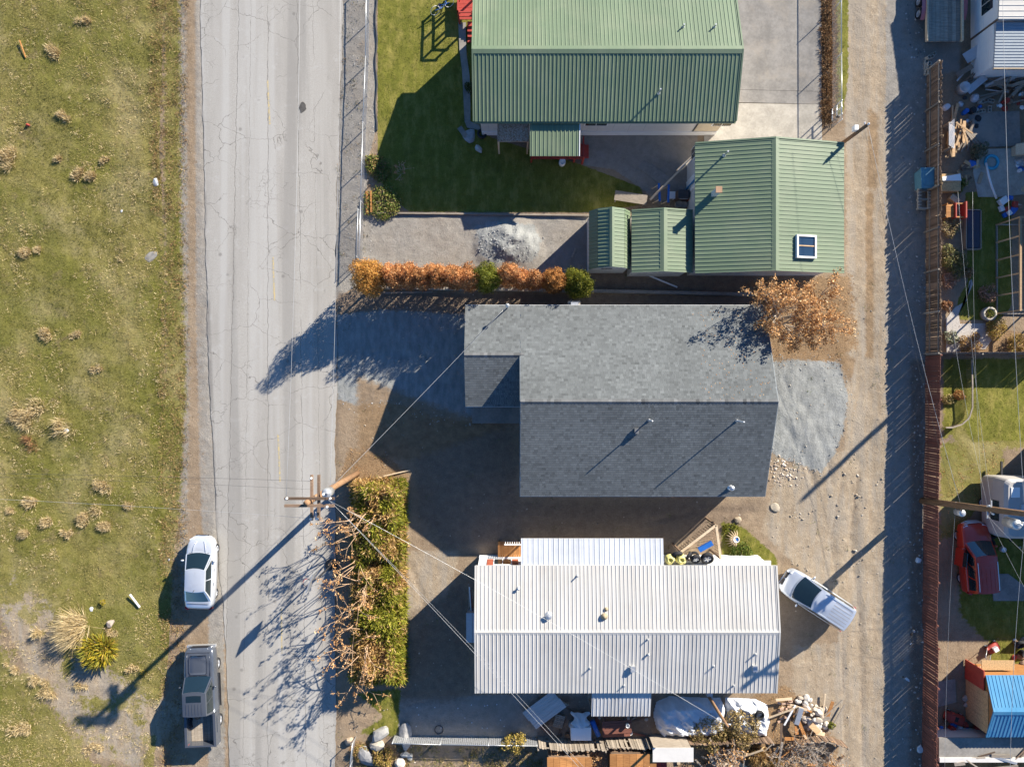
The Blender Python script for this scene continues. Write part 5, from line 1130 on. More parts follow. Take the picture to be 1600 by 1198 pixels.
def tuft(px, py, r, h, cols=STRAW, n=420, label=None, name='dry_grass_tuft', group=None, cat='grass tuft', wid=.010, lean=None):
    x, y = G(px, py); root = thing(name, label, cat, (x, y, zg(x, y)-.02), 0, group) if False else None
    a = rng.uniform(0, 2*np.pi, n); rr = r*.55*np.sqrt(rng.uniform(0, 1, n)); sub_ = rng.normal(0, r*.42, (4, 2)); sub_[0] = 0; ks = rng.integers(0, 4, n); rr = rr*rng.uniform(.4, 1, 4)[ks]; p = np.stack([np.cos(a)*rr+sub_[ks, 0]*1.3, np.sin(a)*rr+sub_[ks, 1]*.8, 0*a], -1); d = np.stack([np.cos(a)*.7*rr/r, np.sin(a)*.7*rr/r, .55+0*a], -1)+(np.array(lean) if lean is not None else 0)
    v, f = sprays(p, d, h, wid, .28); o = obj(name, fast_mesh(name, v, f, M['leaf'], np.repeat(palette(cols, (3, 3, 2, 2), n), 4, 0)), None, (x, y, zg(x, y)-.03)); return tag(o, label, cat, group)
tl = [(8,243,.8,.5),(136,31,.35,.4),(86,82,.55,.4),(120,273,.45,.4),(146,276,.5,.4),(94,251,.3,.35),(160,252,.3,.3),(104,182,.4,.35),(20,655,.45,.45),(46,648,.85,.6),(160,757,.6,.4),(50,785,.5,.4),(132,806,.8,.4),(165,823,.6,.35),(75,815,.4,.4),(100,830,.4,.35),(40,832,.4,.4),(203,790,.35,.3),(15,797,.3,.3),(118,520,.3,.3),(45,392,.6,.35),(70,520,.6,.4),(146,575,.35,.3),(55,1060,.5,.4),(75,1085,.5,.4),(30,1140,.6,.4),(150,1168,.4,.3),(125,1072,.35,.35),(203,1044,.35,.35),(172,985,.3,.3),(25,1045,.3,.3)]
tl.sort(key=lambda a: a[1])
ORD = 'topmost,second,third,fourth,fifth,sixth,seventh,eighth,ninth,tenth,eleventh,twelfth,thirteenth,fourteenth,fifteenth,sixteenth,seventeenth,eighteenth,nineteenth,twentieth,twenty-first,twenty-second,twenty-third,twenty-fourth,twenty-fifth,twenty-sixth,twenty-seventh,twenty-eighth,twenty-ninth,thirtieth,thirty-first'.split(',')
for i, (px, py, r, h) in enumerate(tl): tuft(px+U(-2, 2), py+U(-2, 2), r, h*.7, n=int(800*r/.5), label='%s dry straw grass tuft, %s down the field' % ('large' if r >= .6 else 'small', ORD[i]), group='dry grass tufts in the field')
tuft(128, 975, 1.25, 1.1, n=2200, label='large plume of tall pale grass beside the yellow bush', wid=.012, lean=(-.45, .1, 0)); tuft(93, 672, .8, .5, n=420, label='bleached pale grass clump with a white rag beside it')
tuft(44, 686, .55, .35, [(.38, .2, .1), (.3, .15, .07), (.45, .28, .15), (.2, .12, .05)], 300, 'reddish brown weed clump below the big straw tuft'); tuft(58, 990, .3, .4, label='thin straw tuft west of the tall plume grass')
bush('rabbit_brush', 'yellow flowering bush growing in the field', 158, 1014, 1.5, 1.1, [(.2, .2, .03), (.5, .38, .03), (.28, .25, .04), (.4, .28, .06)], 3000, .03, lumps=9, kind='spray')
bush('flower_tuft', 'small yellow flower clump north of the yellow bush', 162, 940, .22, .3, [(.5, .36, .02), (.3, .26, .03), (.42, .3, .05), (.2, .18, .03)], 220, .03); bush('flower_tuft', 'small yellow weed east of the yellow bush', 226, 1050, .22, .25, [(.42, .3, .05), (.3, .24, .05), (.36, .28, .05), (.2, .16, .04)], 220, .03)
q = MB()
def scatter_tufts(name, n, reg, r, h, cols, w, label, per=14, wid=.01):
    c = []
    while len(c) < n:
        px, py = U(reg[0], reg[2]), U(reg[1], reg[3])
        if reg[4](px, py): c.append((*G(px, py), zg(*G(px, py))-.02))
    c = np.array(c); k = np.repeat(np.arange(n), per); m = n*per; sc_ = rng.uniform(.5, 1.6, n)[k][:, None]; a = rng.uniform(0, 2*np.pi, m); rr = r*np.sqrt(rng.uniform(0, 1, m))
    p = c[k]+np.stack([np.cos(a)*rr, np.sin(a)*rr, 0*a], -1)*sc_; d = np.stack([np.cos(a)*.8, np.sin(a)*.8, .5+0*a], -1); v, f = sprays(p, d, h, wid, .4)
    g = rng.uniform(.75, 1.2, n)[k][:, None]; tag(obj(name, fast_mesh(name, v, f, M['leaf'], np.repeat(palette(cols, w, m)*g, 4, 0))), label, 'grass', kind='stuff')
fn_ = lambda px, py: px < 262 and fbm(np.array([px*.012]), np.array([py*.012]), 13)[0] > .40
scatter_tufts('dry_grass', 1300, (-20, -20, 262, 1220, fn_), .17, .17, STRAW, (4, 4, 2, 2), 'scattered dry straw grass across the field', 24, .008)
scatter_tufts('verge_weeds', 1200, (236, -20, 300, 1220, lambda px, py: (abs(px-243) < 9 and py < 330) or (abs(px-272) < 20 and random.random() < .6)), .15, .16, [(.42, .28, .13), (.3, .17, .08), (.16, .15, .04), (.5, .38, .2)], (3, 3, 2, 2), 'brown and straw weeds along the road verge', 26, .009)
scatter_tufts('yard_weeds', 260, (530, 420, 1440, 1200, lambda px, py: (L['lawn'][np.searchsorted(gy, G(px, py)[1]), np.searchsorted(gx, G(px, py)[0])] > .3) or random.random() < .05), .12, .14, [(.08, .12, .015), (.13, .16, .02), (.2, .2, .05), (.3, .24, .1)], (4, 3, 2, 1), 'low green weeds between the houses', 14)
scatter_tufts('shoulder_weeds', 46, (528, -10, 572, 440, lambda px, py: True), .14, .16, [(.1, .12, .03), (.3, .18, .09), (.42, .28, .15), (.14, .14, .04)], (3, 3, 2, 2), 'small weeds in the gravel shoulder', 18)
scatter_tufts('fallen_leaves', 900, (525, 420, 1640, 1200, lambda px, py: L['leafy'][np.searchsorted(gy, G(px, py)[1]), np.searchsorted(gx, G(px, py)[0])] > .35), .25, .07, BROWN, (4, 3, 3, 1), 'fallen brown leaves and twigs on the ground', 10, .02)
scatter_tufts('leaf_strip', 420, (1284, -20, 1306, 192, lambda px, py: True), .2, .16, [(.26, .15, .07), (.36, .22, .11), (.17, .09, .04), (.42, .3, .16)], (4, 3, 3, 1), 'dead brown bedding plants along the driveway', 22, .018)
# shrubs at the lawn corner by the street
bush('corner_shrub', 'mixed green shrub at the lawn corner by the street', 600, 316, 1.45, .4, [(.11, .15, .025), (.18, .22, .04), (.26, .25, .07), (.34, .25, .1)], 2600, .05, lumps=14)
bush('corner_shrub', 'straggly green shrub at the top of the lawn corner bed', 590, 262, .95, .3, [(.12, .15, .03), (.15, .18, .03), (.3, .22, .08), (.36, .22, .1)], 2600, .05, lumps=7)
leafy_tree('bare_shrub', 'bare reddish twig shrub at the edge of the lawn shade', 'bush', G(628, 268), 6, 1, .55, .016, 5, .035, [(.42, .2, .12), (.5, .3, .2), (.3, .13, .08), (.5, .35, .2)], M['pale_bark'], 51, .6, .1, .05)
bush('foundation_plant', 'dark plants between the walk and the green house wall', 737, 140, .5, .5, [(.05, .08, .02), (.1, .12, .04), (.16, .14, .1), (.04, .06, .015)], 900, .05)
bush('yellow_bush', 'golden bush growing through the slatted fence', 803, 1152, .75, 1.3, [(.36, .26, .06), (.45, .33, .09), (.26, .19, .05), (.2, .18, .03)], 1700, .05, lumps=6)
bush('rubble_weed', 'green weed growing on the rubble pile', 1297, 1131, .3, .4, GREEN, 350, .04)
bush('weed_patch', 'leafy green weed patch at the mobile home corner', 1158, 868, .95, .35, [(.06, .1, .012), (.1, .15, .02), (.15, .17, .03), (.2, .18, .05)], 2600, .05, lumps=8); bush('weed_patch', 'small green weeds beside the straw doll', 1140, 825, .5, .22, GREEN, 600, .04)
bush('juniper_shrub', 'low grey green shrub sprawling over the white tarp', 1105, 1135, 1.5, 1.1, [(.22, .17, .06), (.32, .22, .09), (.15, .13, .04), (.4, .28, .12)], 3600, .055, lumps=9); bush('juniper_shrub', 'tan leaved shrub beside the tyre on the tarp', 1157, 1126, 1.2, 1.3, [(.26, .19, .07), (.38, .26, .1), (.18, .14, .05), (.44, .32, .15)], 3200, .055, lumps=8)
leafy_tree('dead_brush', 'heap of grey dead branches behind the leaning fence', 'brush', G(1262, 1168), 9, 3, .7, .03, 0, .05, BROWN, M['pale_bark'], 61, .8, -.05, .1); leafy_tree('dead_tree', 'cut grey tree with tangled branches at the bottom edge', 'tree', G(1135, 1175), 6, 2, .9, .06, 5, .05, BROWN, M['pale_bark'], 62, .7, .0, .1)
bush('dry_brush', 'tangle of dry brown brush beside the cut grey tree', 1180, 1178, 1.1, .7, [(.3, .18, .07), (.4, .26, .1), (.2, .12, .05), (.48, .34, .16)], 1800, .02, kind='spray'); bush('dry_brush', 'brown leafy brush by the street boulders', 600, 1180, .8, .5, [(.28, .2, .05), (.36, .22, .08), (.18, .15, .03), (.4, .3, .1)], 1500, .05); bush('dry_brush', 'low brown brush beside the corner post', 562, 1172, .6, .45, [(.3, .18, .07), (.2, .16, .04), (.36, .24, .1), (.16, .14, .04)], 900, .05)
for a in (((1486, 408), 1.05, .8, [(.16, .17, .05), (.26, .22, .09), (.1, .11, .03), (.34, .26, .13)], 2800, 'clipped olive bush beside the weathered fence'), ((1482, 356), .75, .4, [(.4, .3, .17), (.3, .22, .1), (.2, .19, .06), (.5, .38, .22)], 1200, 'dry tan plants north of the olive bush'), ((1493, 292), .6, .5, [(.1, .15, .02), (.2, .22, .04), (.28, .22, .07), (.07, .1, .02)], 900, 'bright green plants beside the chipboard crate'),
          ((1482, 438), .65, .45, [(.45, .26, .17), (.5, .34, .24), (.36, .18, .1), (.55, .42, .3)], 1100, 'pinkish dry plants below the olive bush'), ((1537, 460), .7, .8, [(.4, .22, .15), (.45, .28, .18), (.3, .16, .1), (.2, .18, .07)], 1200, 'reddish shrub at the lawn edge by the garden frame'), ((1510, 427), .4, .5, [(.3, .2, .1), (.24, .16, .07), (.38, .26, .14), (.16, .14, .05)], 600, 'small brown bush at the shade edge'),
          ((1478, 478), .45, .4, [(.34, .16, .08), (.42, .24, .13), (.26, .12, .06), (.3, .2, .1)], 600, 'rusty plants along the fence by the gravel path'), ((1550, 515), .75, .8, [(.38, .26, .07), (.44, .32, .06), (.3, .18, .06), (.24, .16, .05)], 1500, 'golden brown bush below the planter ring'), ((1512, 540), .85, .6, [(.36, .2, .09), (.42, .27, .12), (.26, .16, .05), (.3, .24, .08)], 1500, 'brown leafy plants in front of the dividing fence'),
          ((1588, 538), .9, .7, [(.36, .22, .07), (.42, .3, .08), (.24, .16, .05), (.3, .26, .07)], 1500, 'orange brown plants at the garden far corner'), ((1484, 528), .55, .35, [(.3, .34, .22), (.4, .38, .26), (.24, .24, .12), (.46, .36, .26)], 700, 'silvery green plants beside the gravel path'), ((1490, 470-235), .1, .1, GREEN, 30, None), ((1524, 240), .65, .7, [(.14, .15, .08), (.2, .2, .12), (.09, .1, .05), (.24, .22, .14)], 1000, 'spiky grey green plant beside the shaded patio')):
    if a[5]: bush('garden_plant', a[5], *a[0], a[1], a[2], a[3], a[4], .045)
# loose stones
def stones(name, n, x0, y0, x1, y1, fn, smin, smax, cols, label):
    px = rng.uniform(x0, x1, n); py = rng.uniform(y0, y1, n); keep = rng.uniform(0, 1, n) < fn(px, py); px, py = px[keep], py[keep]; n = len(px); x = (px-CX)/SCL; y = (CY-py)/SCL
    z = ZG[np.clip(np.searchsorted(gy, y), 1, len(gy)-1), np.clip(np.searchsorted(gx, x), 1, len(gx)-1)]; s = smin+(smax-smin)*rng.uniform(0, 1, n)**3
    o = np.array([(1, 0, 0), (0, 1, 0), (-1, 0, 0), (0, -1, 0), (0, 0, 1), (0, 0, -.6), (.6, .6, .55), (-.6, .6, .5), (-.6, -.6, .55), (.6, -.6, .5)]); a = rng.uniform(0, 6.28, n)
    v = o[None]*rng.uniform(.7, 1.25, (n, 10, 3))*s[:, None, None]*np.array([1.2, .9, .7]); c, q_ = np.cos(a)[:, None], np.sin(a)[:, None]
    v = np.stack([v[..., 0]*c-v[..., 1]*q_+x[:, None], v[..., 0]*q_+v[..., 1]*c+y[:, None], v[..., 2]+z[:, None]+s[:, None]*.15], -1).reshape(-1, 3)
    f = np.array([(0, 6, 4), (6, 1, 4), (1, 7, 4), (7, 2, 4), (2, 8, 4), (8, 3, 4), (3, 9, 4), (9, 0, 4), (0, 1, 6), (1, 2, 7), (2, 3, 8), (3, 0, 9), (1, 0, 5), (2, 1, 5), (3, 2, 5), (0, 3, 5)])
    F = (f[None]+(np.arange(n)*10)[:, None, None]).reshape(-1, 3); cl = np.repeat(palette(cols, (3, 2, 2, 1), n), 10, 0); return tag(obj(name, fast_mesh(name, v, F, M['stone'], cl)), label, 'stones', kind='stuff')
SC = [(.38, .31, .23), (.28, .24, .19), (.46, .41, .34), (.2, .18, .16)]
offroad = lambda px, py: ((px > 528) & ~((px > 728) & (px < 1180) & (py > 490) & (py < 760)) & ~((px > 750) & (px < 1190) & (py > 870) & (py < 1050)) & ~((px > 735) & (px < 1290) & (py < 420)))*1.0
stones('loose_stones', 3600, 526, 460, 1445, 1200, lambda px, py: offroad(px, py)*.45, .012, .06, SC, 'small stones scattered over the dirt lots'); stones('alley_stones', 2600, 1405, -10, 1447, 1200, lambda px, py: np.clip((px-1402)/45, 0, 1), .012, .075, [(.3, .29, .27), (.22, .21, .2), (.42, .4, .37), (.14, .14, .14)], 'stones and debris along the foot of the alley fence')
stones('shoulder_stones', 2600, 528, -10, 588, 440, lambda px, py: 0*px+.8, .01, .04, [(.33, .31, .28), (.25, .23, .2), (.42, .4, .37), (.18, .17, .15)], 'gravel stones on the street shoulder'); stones('verge_stones', 900, 285, -10, 345, 1200, lambda px, py: 0*px+.7, .008, .03, SC, 'gravel on the road verge'); stones('gravel_heap_stones', 1500, 742, 344, 850, 414, lambda px, py: np.clip(1.2-np.hypot((px-795)/50, (py-380)/32), 0, 1), .012, .06, [(.33, .33, .32), (.25, .25, .25), (.4, .4, .38), (.18, .18, .18)], 'loose stones on the grey gravel heap')
stones('gravel_spill', 1500, 520, 478, 760, 670, lambda px, py: np.exp(-(sdist(LAYERS['blue'][0][0], px, py)/12)**2), .012, .045, [(.33, .33, .32), (.25, .25, .25), (.4, .4, .38), (.18, .18, .18)], 'grey stones spilling from the driveway gravel'); stones('gravel_spill', 1500, 1190, 550, 1345, 755, lambda px, py: np.exp(-(sdist(LAYERS['blue'][1][0], px, py)/12)**2), .012, .045, [(.33, .33, .32), (.25, .25, .25), (.4, .4, .38), (.18, .18, .18)], 'grey stones spilling from the gravel behind the house'); stones('cobble_heap', 420, 1198, 712, 1262, 775, lambda px, py: np.clip(1.1-np.hypot((px-1225)/34, (py-735)/28), 0, 1), .03, .09, [(.5, .42, .33), (.4, .32, .25), (.58, .5, .42), (.3, .22, .16)], 'heap of pale and brown cobbles at the grey house corner')
stones('dirt_cobbles', 500, 1230, 730, 1385, 900, lambda px, py: np.clip(vnoise(px*.05, py*.05, 5)*2-1, 0, 1), .03, .09, SC, 'loose cobbles in the open dirt by the alley')

# ------------------------------------------------------------------ yard objects
def one(q, name, mat, label, cat, loc, group=None, smooth=False): return tag(q.build(name, mat, None, smooth, loc=loc), label, cat, group)
def rock(label, px, py, s, col, name='boulder', group=None, z=0, seed=None, mat=None, cat='rock'):
    bm = bmesh.new(); bmesh.ops.create_icosphere(bm, subdivisions=2, radius=1); r = random.Random(seed if seed is not None else px*7+py); k = [Vector((r.gauss(0, 1), r.gauss(0, 1), r.gauss(0, 1))).normalized() for _ in range(9)]; t = [r.uniform(.55, .85) for _ in k]
    for v in bm.verts:
        for d, h in zip(k, t):
            e = v.co.dot(d)
            if e > h: v.co -= d*(e-h)
        v.co = Vector((v.co.x*s[0], v.co.y*s[1], v.co.z*s[2]))
    me = bpy.data.meshes.new(name); bm.to_mesh(me); bm.free(); me.materials.append(mat or m_plain('rock_%d_%d' % (px, py), tuple(c*.72 for c in col), .9, 0, .25, 5, .5)); o = obj(name, me, None, (*G(px, py), z+s[2]*.35)); o.rotation_euler = (0, 0, r.uniform(0, 6)); return tag(o, label, cat, group)
RM = [m_plain('rubble_a', (.5, .47, .42), .9, 0, .2, 5, .5), m_plain('rubble_b', (.4, .33, .26), .9, 0, .25, 5, .5), m_plain('rubble_c', (.58, .5, .4), .9, 0, .2, 5, .5), m_plain('rubble_grey', (.3, .3, .29), .9, 0, .25, 5, .5)]
rr = random.Random(3)
for i in range(52):
    a = rr.uniform(0, 6.28); d = math.sqrt(rr.random()); px = 1277+math.cos(a)*d*24+rr.gauss(0, 3)-8; py = 1120+math.sin(a)*d*24+(px-1277)*.5; s = rr.uniform(.1, .24)
    rock('broken concrete chunk in the rubble pile by the leaning fence', px, py, (s*1.2, s, s*.7), None, 'concrete_chunk', 'rubble pile chunks', max(0, .42*(1-d)), i, RM[i % 3], 'rubble')
for i in range(22):
    px = 1215+rr.uniform(0, 22); py = 1092+rr.uniform(0, 34)
    q = MB(); x, y = G(px, py); q.box((x, y, .06+.09*(i//8)), (.22, .11, .075), rr.uniform(-.4, .4)); one(q, 'brick', M['rb'] if 'rb' in M else M.setdefault('rb', m_plain('pale_brick', (.5, .34, .25), .9, 0, .25, 6, .4, orand=.25)), 'loose pale brick in the stack beside the rubble', 'brick', (x, y, .06+.09*(i//8)), 'loose bricks by the rubble')
for lb, px, py, s, c in (('large pale grey boulder in the street corner group', 593, 1147, (.75, .55, .3), (.4, .39, .37)), ('broad flat grey boulder under the corner fence rail', 632, 1148, (1.0, .5, .28), (.36, .35, .34)), ('rounded cream boulder at the corner fence', 590, 1163, (.5, .45, .4), (.5, .45, .38)), ('dark grey pointed boulder south of the corner fence', 572, 1178, (.55, .8, .35), (.27, .27, .28)), ('tan boulder at the left fence post', 546, 1156, (.35, .3, .3), (.46, .36, .26)), ('small white stone at the west of the south lawn stones', 632, 1178, (.22, .3, .15), (.62, .58, .5)), ('white slab stone at the bottom of the south lawn', 626, 1192, (.42, .4, .2), (.66, .6, .52)), ('white stone just east of the small white stone in the south lawn', 641, 1181, (.28, .22, .15), (.6, .57, .5)), ('pale round stone on the hedge verge', 521, 896, (.35, .3, .3), (.42, .38, .33)), ('tan stone beside the plume grass', 174, 973, (.3, .26, .22), (.45, .38, .32)), ('grey stone in the yellow bush', 138, 1016, (.2, .22, .2), (.5, .46, .4)), ('small bare mound stone in the field verge', 234, 402, (.3, .55, .04), (.33, .31, .28)), ('flat sandstone slab on the dirt near the weeds', 1211, 793, (.35, .3, .08), (.5, .43, .33)), ('tan stone beside the weed patch', 1152, 811, (.26, .24, .15), (.5, .4, .28))):
    rock(lb, px, py, s, c)
def tyre(label, px, py, r, w, z, rot=(0, 0, 0), rim=True, group=None):
    t_ = thing('tyre', label, 'tyre', (*P(px, py, z).xy, z), 0, group); t_.rotation_euler = rot; a = MB(); h = w/2
    a.lathe([(r*.6, -h*.8), (r*.88, -h), (r*.99, -h*.7), (r, 0), (r*.99, h*.7), (r*.88, h), (r*.6, h*.8), (r*.57, 0)], 26, None, True); a.build('tread', M['rubber'], t_, True, local=True)
    if rim:
        b = MB(); b.lathe([(r*.6, -h*.6), (r*.61, h*.6), (r*.55, h*.7), (r*.52, h*.2), (.01, h*.15)], 24)
        for i in range(5): b.box((r*.32, 0, h*.5), (r*.5, r*.18, h*.3), 0, Matrix.Rotation(i*1.2566, 4, 'Z'))
        b.build('rim', M['alloy'], t_, False, local=True)
tyre('large black tyre with five-spoke rim beside the trellis', 1105, 872, .38, .26, 2.42, (.5, 0, 0)); tyre('smaller wheel with bright spokes next to the large tyre', 1087, 873, .3, .22, 2.5, (.6, .1, 0)); tyre('bare tyre stacked under the bright spoked wheel', 1085, 869, .3, .2, 2.3, (.1, 0, 0), False); tyre('dull tyre half hidden behind the yellow bags', 1058, 867, .34, .22, 2.35, (.9, 0, .2), False); tyre('narrow tyre standing against the trellis rail', 1076, 868, .26, .16, 2.4, (1.2, 0, 1.0), False); tyre('old tyre lying on the white tarp', 1187, 1117, .3, .2, .75, (.2, .15, 0), False); tyre('black tyre beside the camper', 1550, 833, .34, .24, .14, (0, 0, 0), False); tyre('second black tyre south of the camper corner', 1546, 849, .34, .24, .14, (.05, 0, 0), False); tyre('white painted tyre at the rust coloured heap', 1594, 1007, .3, .2, .35, (.6, 0, 0), False)
def sack(label, px, py, r, h, mat, z=0, seed=0):
    rnd = random.Random(seed); q = MB(); n = 14; prof = [(.02, 0), (r*.9, .02), (r, h*.35), (r*.9, h*.65), (r*.62, h*.9), (r*.45, h), (r*.34, h*.8), (.02, h*.62)]; q.lathe(prof, n)
    q.v = [(x*(1+.13*math.sin(3*math.atan2(y, x)+seed)+rnd.uniform(-.05, .05)), y*(1+rnd.uniform(-.07, .07)), zz*(1+rnd.uniform(-.06, .08))) for x, y, zz in q.v]; o = q.build('sack', mat, None, True, local=True); o.location = (*P(px, py, z).xy, z); return tag(o, label, 'bag')
sack('open pale yellow bag beside the awning', 1045, 872, .3, .5, M['yellow_bag'], 2.12, 1); sack('crumpled yellow bag next to the tyres', 1063, 872, .32, .5, M['yellow_bag'], 2.12, 4)
# triangular trellis corner
tr = thing('trellis', 'brown lattice pergola corner with tyres beside the mobile home', 'trellis', (*G(1108, 850), 0)); A, B2, C2 = [Vector((*P(*p, 2.1).xy, 1.15)) for p in ((1064, 862), (1119, 820), (1126, 872))]
for p in (A, B2, C2): wbox('post', tr, p.x-.05, p.x+.05, p.y-.05, p.y+.05, -.1, 2.05, M['wood_brown'])
q = MB(); a_, b_ = P(1038, 876, 2.1), P(1205, 884, 2.1); q.bx(a_.x, b_.x, b_.y-.05, a_.y, 2.02, 2.1); q.build('shelf_roof', M['siding'], tr)
for a, b in ((A, B2), (B2, C2)):
    q = MB(); q.beam(a+Vector((0, 0, .95)), b+Vector((0, 0, .95)), .14, .06); q.build('top_rail', M['wood_pale'], tr); n = int((b-a).length/.16)
    for i in range(n+1): p = a.lerp(b, i/n); q = MB(); q.beam(p, p+Vector((0, 0, .92)), .05, .02); q.build('slat', M['wood_brown'], tr)
for i in range(9): t = (i+.6)/10; q = MB(); q.beam(A.lerp(B2, t)+Vector((0, 0, .8)), Vector((C2.x, A.lerp(B2, t).y, .8)), .03, .03); q.build('lath', M['wood_brown'], tr)
q = MB(); q.box((*P(1102, 853, 2.0).xy, 2.05), (.9, .28, .2), .5); one(q, 'blue_sack', M['blue_plastic'], 'blue sack lying on the trellis bars', 'bag', (*P(1102, 853, 2.0).xy, 1.95))
# straw doll with blue pot
q = MB()
for i in range(11): a = 1.4+i*.33; q.tube([(0, 0, .25), (math.cos(a)*.35, math.sin(a)*.35, .3), (math.cos(a)*.62, math.sin(a)*.6, .05)], [.05, .04, .015], 5)
o = one(MB(), 'x', M['galv'], None, None, None) if False else None; pt = thing('blue_planter', 'blue topped planter with drooping straw leaves in the weeds', 'planter', (*G(1148, 841), 0)); q.build('straw', M['wood_pale'], pt, True, local=True); q = MB(); q.lathe([(.13, 0), (.2, .28), (.2, .34), (.16, .34), (.15, .2), (.01, .18)], 14); q.build('pot', M['trim_white'], pt, True, local=True); q = MB(); q.lathe([(.15, .28), (.02, .31)], 12); q.build('soil', M['blue_plastic'], pt, local=True)
def deckp(label, px0, py0, px1, py1, z, n, mat, name='deck', along='y', cat='deck'):
    a, b = P(px0, py0, z), P(px1, py1, z); x0, x1 = sorted((a.x, b.x)); y0, y1 = sorted((a.y, b.y)); d = thing(name, label, cat, ((x0+x1)/2, (y0+y1)/2, 0))
    for i in range(n):
        if along == 'y': w = (x1-x0)/n; wbox('plank', d, x0+i*w, x0+(i+1)*w-.012, y0, y1, z-.04, z+U(0, .006), mat)
        else: w = (y1-y0)/n; wbox('plank', d, x0, x1, y0+i*w, y0+(i+1)*w-.012, z-.04, z+U(0, .006), mat)
    for x in (x0+.08, x1-.08):
        for y in (y0+.08, y1-.08): wbox('leg', d, x-.05, x+.05, y-.05, y+.05, -.1, z-.04, mat)
    return d
dd = deckp('orange wooden deck beside the awning of the mobile home', 778, 846, 814, 874, .55, 10, M['wood_orange']); a = P(778, 846, .55); b = P(814, 846, .55)
wbox('railing', dd, a.x+.4, b.x, a.y-.02, a.y+.05, 1.35, 1.42, M['trim_white'])
for i in range(7): x = a.x+.45+i*.14; wbox('baluster', dd, x, x+.04, a.y-.01, a.y+.03, .55, 1.35, M['trim_white'])
# bottom strip behind the mobile home
q = MB(); pts = [P(816, 1113, .35), P(866, 1082, .5), P(893, 1098, .5), P(839, 1138, .35)]; sh = thing('metal_sheet', 'weathered silver metal sheet lying tilted behind the mobile home', 'panel', (*G(854, 1108), 0))
A_, u_, v_, n_, W_, L_ = axes(pts[0], pts[1], pts[3]); me = rib_mesh(L_/2, W_, M['old_metal'], 'sheet', 4, .02)
for i in range(2): inst('panel', me, sh, frame(pts[0]+v_*(i*L_/2), v_, u_, -n_ if n_.z < 0 else n_) if False else frame(pts[0]+v_*(i*L_/2), v_, u_, v_.cross(u_)))
q = MB(); [q.beam(pts[0].lerp(pts[1], t)-Vector((0, 0, .06)), pts[3].lerp(pts[2], t)-Vector((0, 0, .06)), .08, .08) for t in (.1, .9)]; q.build('bearer', M['wood_grey'], sh)
for t in (.1, .9):
    for e in (pts[0].lerp(pts[1], t), pts[3].lerp(pts[2], t)): q = MB(); q.beam((e.x, e.y, -.05), (e.x, e.y, e.z-.1), .1, .1); q.build('leg', M['wood_grey'], sh)
def pallet(label, px, py, w, l, z, rz, mat, name='pallet'):
    t = thing(name, label, 'pallet', (*G(px, py), z), rz)
    for i in range(7): lbox('slat', t, -w/2+i*w/7+.015, -w/2+(i+1)*w/7-.015, -l/2, l/2, .1, .125, mat)
    for y in (-l/2+.05, 0, l/2-.05): lbox('bearer', t, -w/2, w/2, y-.04, y+.04, 0, .1, mat)
pallet('grey slatted rack beside the tilted metal sheet', 873, 1124, .8, .6, .1, R(75), M['wood_grey'])
t = thing('covered_appliance', 'pale appliance with a draped plastic cover behind the mobile home', 'appliance', (*G(906, 1128), 0)); lbox('body', t, -.62, .62, -.72, .05, 0, .8, M['trim_white'])
q = MB(); q.grid(lambda u, v: Vector(((2*u-1)*(.5+.12*math.sin(9*v)), .05+v*.75, .85*(1-.5*v*v)*(1-.45*abs(2*u-1)**2.5)+.06*math.sin(14*u+6*v))), 14, 12); q.build('cover', M['tarp'], t, True, local=True)
q = MB(); q.tube([(*G(924, 1120), .5), (*G(934, 1144), .35)], .16, 10); one(q, 'blue_tube', M['blue_plastic'], 'rolled blue plastic sheet leaning by the covered appliance', 'roll', (*G(930, 1134), .2), None, True)
t = thing('picnic_table', 'weathered purple-brown picnic table with benches', 'table', (*G(961, 1126), 0), R(3))
for i in range(5): lbox('table_board', t, -.9, .9, -.4+i*.16, -.4+i*.16+.145, .72, .76, M['wood_red'])
for s in (-.62, .62): lbox('bench', t, -.85, .85, s-.13, s+.13, .42, .46, M['wood_red'])
for x in (-.65, .65):
    lbox('cross_beam', t, x-.04, x+.04, -.7, .7, .36, .42, M['wood_red'])
    for s in (-1, 1): q = MB(); q.beam((x, s*.12, .72), (x, s*.55, 0), .08, .05); q.build('leg', M['wood_red'], t, local=True)
for px, py, zz, r, lb in ((980, 1131, .77, .12, 'round white bucket lid on the picnic table'), (984, 1142, .2, .14, 'white bucket on the ground beside the picnic table')):
    q = MB(); q.lathe([(r*.85, 0), (r, .25), (r*.9, .25), (r*.85, .05), (.01, .05)], 14, Matrix.Translation((*P(px, py, zz).xy, zz))); one(q, 'bucket', M['trim_white'], lb, 'bucket', (*P(px, py, zz).xy, zz), None, True)
